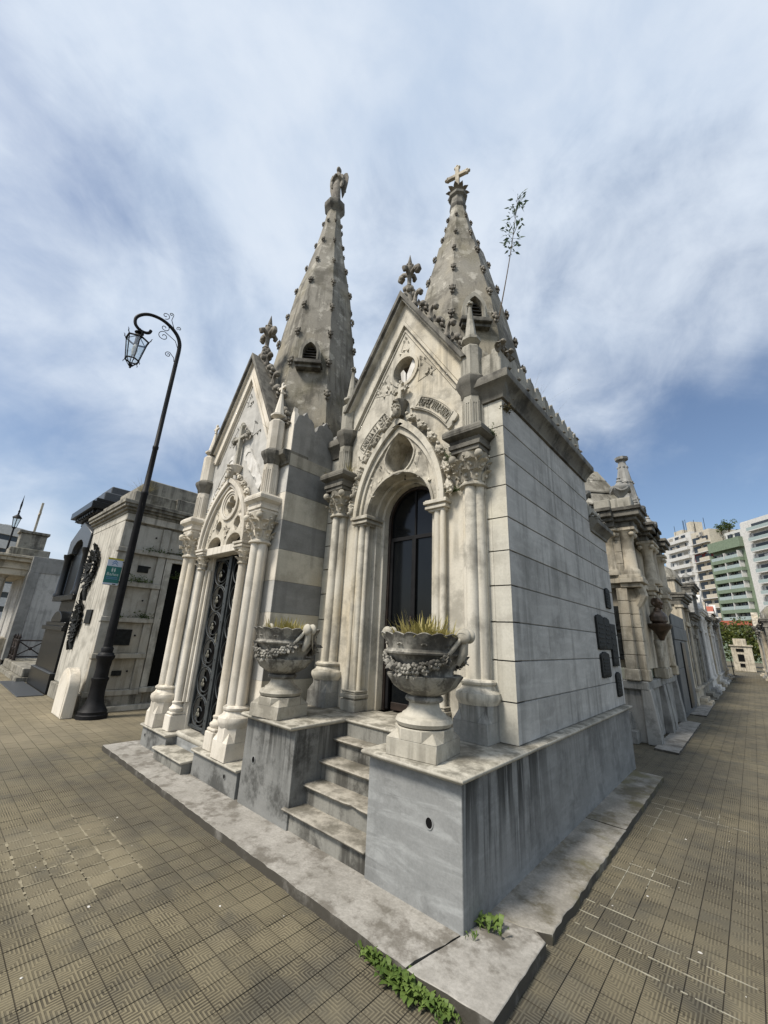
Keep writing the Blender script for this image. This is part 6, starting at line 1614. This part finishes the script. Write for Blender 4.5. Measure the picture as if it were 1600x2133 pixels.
for (x, y, w) in ((-.1,7.05,.2),(-.45,6.95,.16),(-.1,8.6,.16),(-.1,9.0,.16),(-.1,10.5,.18),(-.88,6.95,.17)): MB().box(x-w, x+w, y-w, y+w, 4.53, 4.78, .02).build('attic_block', 'pier', F_)
MB().box(-3.6, -.25, 7.1, 10.7, 4.53, 4.75).build('attic', 'pier', F_)
for (x, y) in ((-.10,7.05),(-.88,6.95),(-.1,8.8),(-.1,10.5)):
    u = MB().lathe([(.1,4.78),(.06,4.83),(.07,4.87),(.18,4.98),(.21,5.05),(.2,5.09),(.1,5.12),(.08,5.16),(.05,5.2),(.06,5.23),(.03,5.27),(.045,5.3),(.0,5.34)], 14, (x,y,0)).build('roof_urn', 'granite_grey', F_)
    for k in range(4): a = k*PI/2+.4; MB().tube([(x+.19*math.cos(a+s_), y+.19*math.sin(a+s_), 5.05-.09*math.sin(PI*(s_+.7)/1.4)) for s_ in np.linspace(-.7,.7,6)], .022, 5).build('swag', 'granite_grey', u)
# faceted dome of roof slabs
for k, (r, z0, z1) in enumerate(((1.38,4.75,5.15),(1.25,5.16,5.56),(1.08,5.57,5.97),(.86,5.98,6.36),(.6,6.37,6.7))):
    MB().lathe([octo(r*1.04,z0), octo(r*1.04,z0+.04), octo(r-.16,z1)], 8, (-1.62,9.3,0), PI/8).build('dome_course', 'spire', F_, 25)
MB().lathe([octo(.28,6.68),octo(.3,6.8),octo(.12,7.05)], 8, (-1.62,9.3,0), PI/8).build('dome_cap', 'spire', F_, 25)
MB().lathe([(.5,4.7),(.30,5.9),(.22,6.4),(.235,6.42),(.21,6.46),(.13,6.95),(.10,7.15),(.18,7.2),(.19,7.28),(.10,7.32)], 8, (-.55,10.6,0), PI/8).build('roof_spirelet', 'granite_grey', F_, 30)
for zz, rr in ((5.9,.30),(6.42,.225),(6.95,.13)):
    for i in range(8): a = PI/8+i*PI/4; MB().ball((-.55+rr*math.cos(a), 10.6+rr*math.sin(a), zz), .035, 5, 4).build('spirelet_boss', 'granite_grey', F_)
# bronze plaques on the end wall
for (x0, x1, z0, z1, lb) in ((-.72,-.40,2.02,2.5,'upper dark bronze plaque on the end wall of the ornate tomb'),(-.72,-.38,1.45,1.96,'lower dark relief plaque on the end wall of the ornate tomb')):
    tag(MB().box(x0, x1, 6.955, 7.101, z0, z1, .01).box(x0+.05,x1-.05,6.94,6.96,z0+.1,z1-.1,.01).build('bronze_plaque', 'bronze'), lb, 'plaque')
tag(MB().box(-.30, -.12, 9.15, 9.55, 1.45, 2.1, .01).box(-.13,-.10,9.2,9.5,1.5,2.05,.01).build('bronze_plaque', 'bronze'), 'dark bronze plaque on the alley side of the ornate tomb', 'plaque')
MB().box(-.40, -.08, 7.25, 8.4, 1.3, 2.8).box(-.40, -.08, 9.15, 10.35, 1.3, 2.8).build('side_panel', 'tan', F_)
bt = thing('bronze_bust', 'brown bronze bust of a man on a bracket on the ornate tomb', 'bust', (.12, 8.0, 2.2))
bu = MB(T(.12, 8.0, 2.2) @ rotz(math.radians(62)) @ Matrix.Scale(1.12, 4))
loft(bu, [(0,0,0,.10,.09),(0,0,.05,.20,.11),(0,0,.14,.21,.11),(0,0,.2,.16,.09),(0,0,.24,.075,.07),(0,0,.29,.06,.065)])
bu.ball((0,-.02,.385), (.062,.085,.11), 14, 10); bu.ball((0,.025,.41), (.066,.08,.088), 12, 8); bu.ball((0,-.115,.375), (.016,.022,.028), 6, 5); bu.ball((0,-.095,.32), (.032,.022,.016), 6, 4); bu.ball((0,-.09,.29), (.035,.025,.02), 6, 4)
for sg in (-1, 1): bu.ball((sg*.078,.015,.375), (.014,.024,.034), 6, 5); bu.ball((sg*.03,-.10,.405), (.018,.012,.01), 6, 4)
o = bu.build('body', 'bronze_b', bt, 60); rm = o.modifiers.new('remesh', 'REMESH'); rm.mode = 'VOXEL'; rm.voxel_size = .012; rm.use_smooth_shade = True
MB().lathe([(.05,1.86),(.09,1.95),(.17,2.06),(.24,2.12),(.26,2.16),(.26,2.2),(.1,2.21)], 14, (.12,8.0,0), 0, .85, 1.15).build('bracket', 'bronze_b', bt)
MB().lathe([(.03,1.45),(.06,1.6),(.08,1.85),(.05,1.88)], 10, (.04,8.0,0)).build('bracket_drop', 'carved', bt)
structure(slab([(-.05,6.55),(.305,6.49),(.30,10.5),(-.05,10.6)], -.02, .03, 'kerb', 'kerb'))

# ---- generic alley tomb builder
def tomb(y0, y1, h, mat, label, top='flat', door=True, x=-.02, depth=2.6, trim=None, pil='box', side=1, seed=1, plinth=.45):
    """tomb whose front faces the alley (side=1: faces +x at x; side=-1: faces -x)"""
    r = random.Random(seed); s = side; trim = trim or mat
    t = thing('alley_tomb', label, 'mausoleum', (x-s*depth/2, (y0+y1)/2, 0))
    def bx(a0, a1, b0, b1, c0, c1, m_, n_, be=.01): return MB().box(x+s*a0, x+s*a1, b0, b1, c0, c1, be).build(n_, m_, t)
    bx(-depth, -.12, y0+.05, y1-.05, 0, h, mat, 'wall')
    bx(-depth, .0, y0, y1, 0, plinth, trim, 'plinth')
    bx(-.2, .06, y0-.01, y1+.01, plinth, plinth+.08, trim, 'plinth_moulding')
    ym = (y0+y1)/2; w = y1-y0
    for yy in (y0+.16, y1-.16):
        if pil == 'box':
            bx(-.15, -.02, yy-.13, yy+.13, plinth+.08, h-.45, trim, 'pilaster')
        else:
            MB().lathe([(.15,plinth+.08),(.15,plinth+.16),(.115,plinth+.22),(.095,h-.62),(.13,h-.52),(.15,h-.45)], 14, (x-s*.06, yy, 0)).build('column', trim, t)
        bx(-.2, .04, yy-.16, yy+.16, h-.45, h-.36, trim, 'capital_block')
    b = MB()
    for e, z0, z1 in ((0,h-.36,h-.2),(.05,h-.2,h-.12),(.13,h-.12,h-.03),(.17,h-.03,h+.05)):
        xa, xb = x-s*depth, x+s*e
        b.box(min(xa,xb), max(xa,xb), y0-e*.5, y1+e*.5, z0, z1, .01)
    b.build('cornice', 'weath' if mat != 'white' else mat, t)
    if door:
        dw = min(.42, w*.22); dz = min(h-.9, plinth+2.0)
        d_ = bx(-.13, -.06, ym-dw, ym+dw, plinth*.4, dz, 'iron', 'door')
        for sg in (-1, 1): MB().box(*sorted((x-s*.13, x+s*-.01)), *sorted((ym+sg*dw, ym+sg*(dw+.12))), plinth, dz+.02, .01).build('door_jamb', trim, t)
        MB().box(*sorted((x-s*.13, x+s*.03)), ym-dw-.16, ym+dw+.16, dz+.02, dz+.16, .01).build('lintel', trim, t)
        for k in range(4): MB().box(*sorted((x-s*.06, x-s*.045)), ym-dw*.8, ym+dw*.8, plinth+.25+k*.42, plinth+.55+k*.42).build('door_panel', 'gate', d_)
        for k in range(3): bx(.0, .10+.1*(2-k), ym-dw-.1, ym+dw+.1, plinth*k/4.0, plinth*(k+1)/4.0-.002, trim, 'step') if plinth > .3 and k < 2 else None
    if top == 'ped':
        MB().prism([(y0-.05,h+.05),(y1+.05,h+.05),(ym,h+.05+w*.33)], *sorted((x-s*.35, x+s*.05)), 'x').build('pediment', trim, t, bevel=.01)
        MB().prism([(y0+.2,h+.1),(y1-.2,h+.1),(ym,h+w*.25)], *sorted((x+s*.04, x+s*.065)), 'x').build('tympanum', mat, t)
    elif top == 'dome':
        MB().lathe([(w*.42,h+.05),(w*.42,h+.3),(w*.4,h+.5),(w*.32,h+.8),(w*.18,h+1.02),(w*.06,h+1.12),(w*.05,h+1.3),(.02,h+1.4)], 18, (x-s*depth*.5, ym, 0)).build('dome', 'spire', t)
    elif top == 'spire':
        MB().lathe([(w*.36,h+.05),(w*.3,h+.6),(w*.1,h+2.2),(w*.12,h+2.25),(.05,h+2.35),(.015,h+2.9)], 8, (x-s*.8, ym, 0), PI/8).build('spirelet', 'spire', t, 30)
        for i in range(4):
            for k in range(5): a = PI/8+i*PI/4-PI/2*(s < 0); rr = w*(.3-.2*k/5)/1.0; inst(CROCKET, 'crocket', t, T(x-s*.8+rr*math.cos(a), ym+rr*math.sin(a), h+.6+.32*k) @ rotz(a-PI/2) @ Matrix.Scale(1.3, 4))
    elif top == 'attic':
        bx(-depth*.9, -.1, y0+.15, y1-.15, h+.05, h+.5, trim, 'attic'); bx(-depth*.9, -.04, y0+.1, y1-.1, h+.5, h+.6, 'weath', 'attic_coping')
    elif top == 'tile':
        MB().add([(x-s*depth,y0-.1,h+.05),(x+s*.25,y0-.1,h+.05),(x+s*.25,y1+.1,h+.05),(x-s*depth,y1+.1,h+.05),(x-s*depth,ym,h+.55),(x+s*.25,ym,h+.55)], [(0,1,5,4),(2,3,4,5),(1,2,5),(3,0,4),(3,2,1,0)]).build('tile_roof', 'roof_red', t)
        MB().box(*sorted((x-s*.1, x+s*.3)), y0-.1, y1+.1, h+.05, h+.17, .01).build('eaves', 'white', t)
    if top in ('ped', 'attic', 'flat', 'dome') and seed % 2:
        zz = h+{'ped': w*.33, 'attic': .6, 'flat': .05, 'dome': 1.35}[top]
        xx = x-s*(.15 if top != 'dome' else depth*.5)
        MB().box(xx-.04, xx+.04, ym-.05, ym+.05, zz-.05, zz+.75, .008).box(xx-.038, xx+.038, ym-.24, ym+.24, zz+.42, zz+.51, .008).build('roof_cross', trim, t)
    if seed % 3 == 0:
        for yy in (y0+.2, y1-.2): MB().lathe([(.11,h+.05),(.06,h+.15),(.15,h+.32),(.13,h+.4),(.05,h+.46),(.02,h+.58)], 10, (x-s*.1,yy,0)).build('roof_urn', trim, t)
    return t
G_ = thing('granite_tomb', 'plain dark grey granite slab tomb beside the ornate tan tomb', 'mausoleum', (-1.2, 12.6, 0))
for (a0, a1, y0, y1, z0, z1, n_) in ((-2.4,-.05,11.1,14.1,0,.12,'plinth'),(-2.4,-.02,11.15,14.05,.12,1.2,'wall_slab'),(-2.4,-.02,11.15,14.05,1.204,1.95,'wall_slab'),(-2.4,-.0,11.12,14.08,1.955,2.3,'frieze_slab'),(-2.4,-.02,11.15,14.05,2.305,2.66,'wall_slab')):
    MB().box(a0, a1, y0, y1, z0, z1, .012).build(n_, 'granite', G_)
MB().box(-.02, .012, 12.3, 13.0, .15, 1.9, .01).build('door', 'black_granite', G_)
structure(slab([(-.05,12.05),(.306,12.06),(.28,15.8),(-.05,15.8)], -.02, .03, 'kerb', 'kerb')); structure(slab([(-.05,17.0),(.26,17.0),(.27,20.1),(-.05,20.1)], -.02, .03, 'kerb', 'kerb'))
structure(slab([(-.05,22.0),(.25,22.0),(.25,26.5),(-.05,26.5)], -.02, .03, 'kerb', 'kerb')); structure(slab([(-.05,28.0),(.22,28.0),(.22,34.5),(-.05,34.5)], -.02, .03, 'kerb', 'kerb'))
tomb(11.3,13.9,4.1,'tan','tan Gothic tomb with a crocketed spirelet rising behind the dark granite tomb','spire',False,-2.3,2.4,seed=2)
tomb(14.3,16.5,3.5,'tan','narrow tan stone tomb with attic block after the granite tomb','attic',seed=4)
tomb(16.6,18.9,3.0,'old','dark weathered low tomb with plain cornice in the right-hand row','flat',seed=5)
tomb(19.0,21.2,4.4,'granite_grey','grey domed tomb standing above its neighbours in the right-hand row','dome',seed=6)
tomb(21.3,23.6,3.5,'white','bright white tomb with round columns in the right-hand row','ped',pil='round',seed=8)
tomb(23.7,26.2,3.3,'tan','tan pedimented tomb with a roof cross in the right-hand row','ped',seed=7)
tomb(26.3,28.8,3.6,'white','white tomb with red tiled roof in the right-hand row','tile',seed=10)
tomb(28.9,31.3,3.2,'greywall','pale grey tomb with attic and cross in the right-hand row','attic',seed=11)
tomb(31.4,34.0,3.7,'tan','tan tomb with urns near the end of the right-hand row','flat',seed=12,pil='round')
tomb(34.1,37.0,3.9,'white','large white panelled tomb closing the right-hand row','ped',seed=14)
tomb(30.0,33.2,3.6,'old','dark weathered tomb with dome on the opposite side of the alley','dome',x=2.25,side=-1,seed=16)
tomb(33.4,36.4,3.4,'tan','tan columned tomb with urns on the opposite side of the alley','flat',x=2.15,side=-1,seed=15,pil='round')
tomb(36.6,39.8,3.1,'granite_grey','grey tomb with attic on the opposite side of the alley','attic',x=2.05,side=-1,seed=18)
tomb(40.0,43.5,3.6,'tan','pedimented tan tomb last on the opposite side of the alley','ped',x=1.95,side=-1,seed=20)
# tomb closing the view at the end of the alley
En = thing('end_tomb', 'small cream tomb with stacked openings closing the far end of the alley', 'mausoleum', (.6, 50, 0))
MB().box(.0, 1.5, 49, 52, 0, 2.3, .02).build('wall', 'tan', En); MB().box(.25, 1.2, 49, 52, 2.3, 2.9, .02).build('attic', 'tan', En); MB().box(-.1, 1.6, 48.9, 52, 2.2, 2.33, .02).build('cornice', 'tan', En)
for (x0, x1, z0, z1) in ((.4,.85,.9,1.5),(.35,.9,1.75,2.0),(.45,.8,.4,.7)): MB().box(x0, x1, 48.95, 49.01, z0, z1).build('opening', 'dark', En)
ps = thing('notice_post', 'thin dark post standing in front of the white tomb at the alley end', 'post', (.2,38.5,0))
MB().box(.17,.23,38.4,38.5,0,1.3).build('post', 'iron', ps); MB().box(.02,.38,38.3,38.6,0,.04).build('foot', 'iron', ps)

# trees beyond the end of the alley
def tree(x, y, h, r, label, seed, mat='tree', base=0, group='trees beyond the tombs', name='tree', n=1500, leaf=.35):
    rr = random.Random(seed); t = thing(name, label, 'tree', (x, y, base), group)
    tk = MB(); tk.tube([(x,y,base),(x+jit(.2),y,base+h*.3),(x+jit(.3),y,base+h*.55)], [r*.12,r*.09,r*.05], 8)
    for k in range(6):
        a = k*1.1+seed; tk.tube([(x,y,base+h*(.3+.04*k)),(x+r*.4*math.cos(a),y+r*.4*math.sin(a),base+h*(.5+.05*k)),(x+r*.75*math.cos(a),y+r*.75*math.sin(a),base+h*(.62+.05*k))], [r*.05,r*.03,r*.012], 6)
    tk.build('trunk', 'stem', t)
    cl = [(rr.gauss(0,.45)*r, rr.gauss(0,.45)*r, base+h*(.62+.16*rr.gauss(0,1)), r*rr.uniform(.28,.5)) for _ in range(16)]
    b = MB()
    for i in range(n):
        cx_, cy_, cz_, cr = rr.choice(cl); d = Vector((rr.gauss(0,1), rr.gauss(0,1), rr.gauss(0,1))).normalized()*cr*rr.uniform(.5,1.05)
        p = Vector((x+cx_, y+cy_, cz_))+d; q = Vector((rr.gauss(0,1), rr.gauss(0,1), rr.gauss(0,.5))).normalized(); s_ = q.cross(Vector((rr.gauss(0,1), rr.gauss(0,1), rr.gauss(0,1)))).normalized(); l = leaf*rr.uniform(.6,1.3)
        b.add([tuple(p), tuple(p+q*l*.5+s_*l*.3), tuple(p+q*l), tuple(p+q*l*.5-s_*l*.3)], [(0,1,2,3)])
    b.build('crown', mat, t, 180, fix=False); return t
tree(-1.3, 62, 6.0, 2.3, 'olive-green leafy tree behind the tombs at the end of the alley, on its left', 1)
tree(1.2, 66, 6.2, 2.2, 'olive-green leafy tree straight beyond the end of the alley', 2)
tree(3.2, 64, 5.6, 2.0, 'olive-green leafy tree partly hidden by the opposite row of tombs', 3)

# ================================================================ apartment blocks at the end of the street
U_ = Vector((-.67, .742, 0)).normalized(); N_ = Vector((-U_.y, U_.x, 0)); N_ = N_ if N_.y < 0 else -N_
P0 = on_plane(1580, 1250, (0, 150, 0), (0,1,0)); P0.z = 0
def fac(px, py):
    q = on_plane(px, py, P0, N_); d = q-P0; return -(d.dot(U_)), q.z         # s grows to the right, z
def seg(pxl, pxr, pyl=1200): return fac(pxl, pyl)[0], fac(pxr, pyl)[0]
Mf = Matrix((( -U_.x, N_.x*-1, 0, P0.x), (-U_.y, N_.y*-1, 0, P0.y), (0,0,1,0), (0,0,0,1)))    # local x = s, local y = into the building
def aprt(name, label, s0, s1, H, mat):
    t = thing(name, label, 'building', tuple(P0 + U_*-(s0+s1)/2), 'apartment blocks beyond the cemetery')
    MB(Mf).box(s0, s1, 0, 14, 0, H).build('wall', mat, t); return t
sA0, sA1 = seg(1404, 1455); sC0, sC1 = sA1+.05, seg(1455, 1496)[1]; sG0, sG1 = sC1+.05, -.2; 
hG = fac(1557, 1114)[1]; hA = fac(1418, 1113)[1]; hC = fac(1468, 1103)[1]
fl_h = 2.95
# white block
W1 = aprt('apartment_block', 'white apartment block with plain window rows and white balcony bands', sA0-3, sA1, hA, 'white_pl')
nA = int(hA//fl_h)
for k in range(nA):
    z = hA-2.7-k*fl_h
    MB(Mf).box(sA0, sA1-1.2, -1.0, 0, z-.35, z+.75).build('balcony', 'white_pl', W1)
    for j in range(3):
        c0 = sA0+.6+(sA1-sA0-2.0)*j/3; w_ = (sA1-sA0)*.19
        wn_ = MB(Mf).box(c0, c0+w_, -.06, .1, z+.8, z+2.1).build('window', 'win' if (k+j) % 4 else 'shade', W1)
        MB(Mf).prism([(c0-.12,z+.7),(c0+w_+.12,z+.7),(c0+w_+.12,z+2.2),(c0-.12,z+2.2)], -.09, .1, 'y', [[(c0,z+.8),(c0+w_,z+.8),(c0+w_,z+2.1),(c0,z+2.1)]]).build('frame', 'white_pl', wn_)
MB(Mf).box(sA0+1, sA0+5, 2, 6, hA, hA+2.2).build('roof_hut', 'cream_pl', W1); MB(Mf).box(sA1-2.2, sA1-.3, 1, 5, hA, hA+3.6).build('roof_tank', 'cream_pl', W1)
# cream block with one dark red floor
C1 = aprt('apartment_block', 'narrow cream apartment block with one dark red floor', sC0, sC1, hC, 'cream_pl')
for k in range(int(hC//fl_h)):
    z = hC-4.2-k*fl_h; wC = sC1-sC0
    MB(Mf).box(sC0+.1, sC1-.1, -1.2, 0, z-.2, z).build('balcony_slab', 'white_pl', C1)
    MB(Mf).box(sC0+wC*.42, sC1-.4, -1.2, -1.05, z, z+1.15).build('balcony_front', 'cream_pl', C1)
    if k == 2: MB(Mf).box(sC0+.1, sC1-.1, -.12, .05, z+.02, z+2.7).build('red_wall', 'red_pl', C1)
    MB(Mf).box(sC0+.5, sC0+wC*.42, -.2, .1, z+.1, z+2.3).build('window', 'win', C1); MB(Mf).box(sC0+wC*.6, sC1-.8, -.2, .1, z+1.1, z+2.2).build('window', 'win', C1)
# green block
G1 = aprt('apartment_block', 'green apartment block with glass-railed balconies on every floor', sG0, sG1, hG, 'green_pl')
wG = sG1-sG0
MB(Mf).box(sG0, sG1, -1.5, 0, hG-3.0, hG-.1).build('roof_parapet', 'green_pl', G1)
for k in range(int((hG-3)//fl_h)):
    z = hG-3.0-(k+1)*fl_h
    MB(Mf).box(sG0, sG1-1.0, -1.5, 0, z-.95, z+.05).build('balcony_band', 'green_pl', G1)
    MB(Mf).box(sG0, sG0+.5, -1.45, 0, z, z+2.0).build('side_pier', 'green_pl', G1)
    for j in range(2):
        a0 = sG0+.5+(wG-1.7)*j/2; a1 = a0+(wG-1.7)/2-.3
        wn_ = MB(Mf).box(a0, a1, -.15, .1, z+.1, z+2.0).build('window', 'win', G1)
        for q in range(3): MB(Mf).box(a0+(a1-a0)*(q+.5)/3-.06, a0+(a1-a0)*(q+.5)/3+.06, -.2, -.1, z+.1, z+2.0).build('frame', 'white_pl', wn_)
        MB(Mf).box(a0, a1, -1.5, -1.42, z+.06, z+1.0).build('glass_rail', 'rail', G1); MB(Mf).box(a1, a1+.2, -1.5, -.1, z+.05, z+2.0).build('divider', 'white_pl', G1)
MB(Mf).box(sG0+2, sG1, 3, 12, hG, hG+3.2).build('penthouse', 'white_pl', G1)
for j in range(3): MB(Mf).box(sG0+3+j*2.6, sG0+4.8+j*2.6, 2.9, 3.1, hG+.6, hG+2.4).build('penthouse_window', 'win', G1)
# white side wall and balconied white block further right
W2 = aprt('apartment_block', 'white apartment block with a blank side wall and balconies next to the green one', -.15, 16, hG+4.0, 'white_pl')
for k in range(9):
    z = hG+.6-k*fl_h
    MB(Mf).box(2.6, 12, -1.3, 0, z-.2, z+.05).build('balcony_slab', 'white_pl', W2); MB(Mf).box(2.6, 12, -1.3, -1.22, z+.05, z+.95).build('glass_rail', 'rail', W2); MB(Mf).box(3.2, 11.5, -.1, .1, z+.1, z+2.1).build('window', 'win', W2)
MB(Mf).box(-.15, 2.4, -.25, 0, 0, hG+3.6).build('blank_wall', 'white_pl', W2)
ra = random.Random(77)
for t_, s_0, s_1, hh in ((W1, sA0+.6, sA1-2, hA), (C1, sC0+.5, sC1-1, hC), (G1, sG0+1, sG1-2, hG-3), (W2, 3, 11, hG)):
    for k in range(9):
        a_ = ra.uniform(s_0, s_1); z_ = hh-2.2-fl_h*ra.randint(0, 7)+ra.uniform(.2,.5)
        MB(Mf).box(a_, a_+.9, -.45, -.02, z_, z_+.6).build('air_conditioner', 'shade', t_)
    for k in range(5):
        a_ = ra.uniform(s_0, s_1); z_ = hh-2.2-fl_h*ra.randint(0, 7)
        MB(Mf).box(a_, a_+1.3, -.3, -.22, z_+.3, z_+1.7).build('blind', 'shade' if k % 2 else 'white_pl', t_)
    for k in range(4):
        a_ = ra.uniform(s_0, s_1); MB(Mf).box(a_, a_+.09, 1, 1.09, hh, hh+ra.uniform(2.5,5)).build('aerial', 'iron', t_)
# red-roofed low house before them and roof-garden trees
rh = thing('low_house', 'low house with red tiled roof in front of the apartment blocks', 'house', (-3, 100, 0))
MB().box(-9, 3.2, 98, 106, 0, 6.4).build('wall', 'green_pl', rh); MB().box(-9.3, 3.5, 97.6, 106.4, 6.4, 7.2, .05).build('roof', 'roof_red', rh)
for k, (px, py, r_) in enumerate(((1476,1092,1.6),(1492,1084,2.0),(1506,1088,1.5))):
    s_, z_ = fac(px, 1100); q = Mf @ Vector((s_, 4, 0)); tree(q.x, q.y, 3.4, r_*.9, ['dark shrub tree on the roof garden next to the white block roof tank','wide dark shrub tree on the roof above the cream block','dark shrub tree on the roof edge of the green block'][k], 30+k, 'fern', hC-2.0 if k < 2 else hG, 'roof garden trees', 'roof_tree', 500, .5)
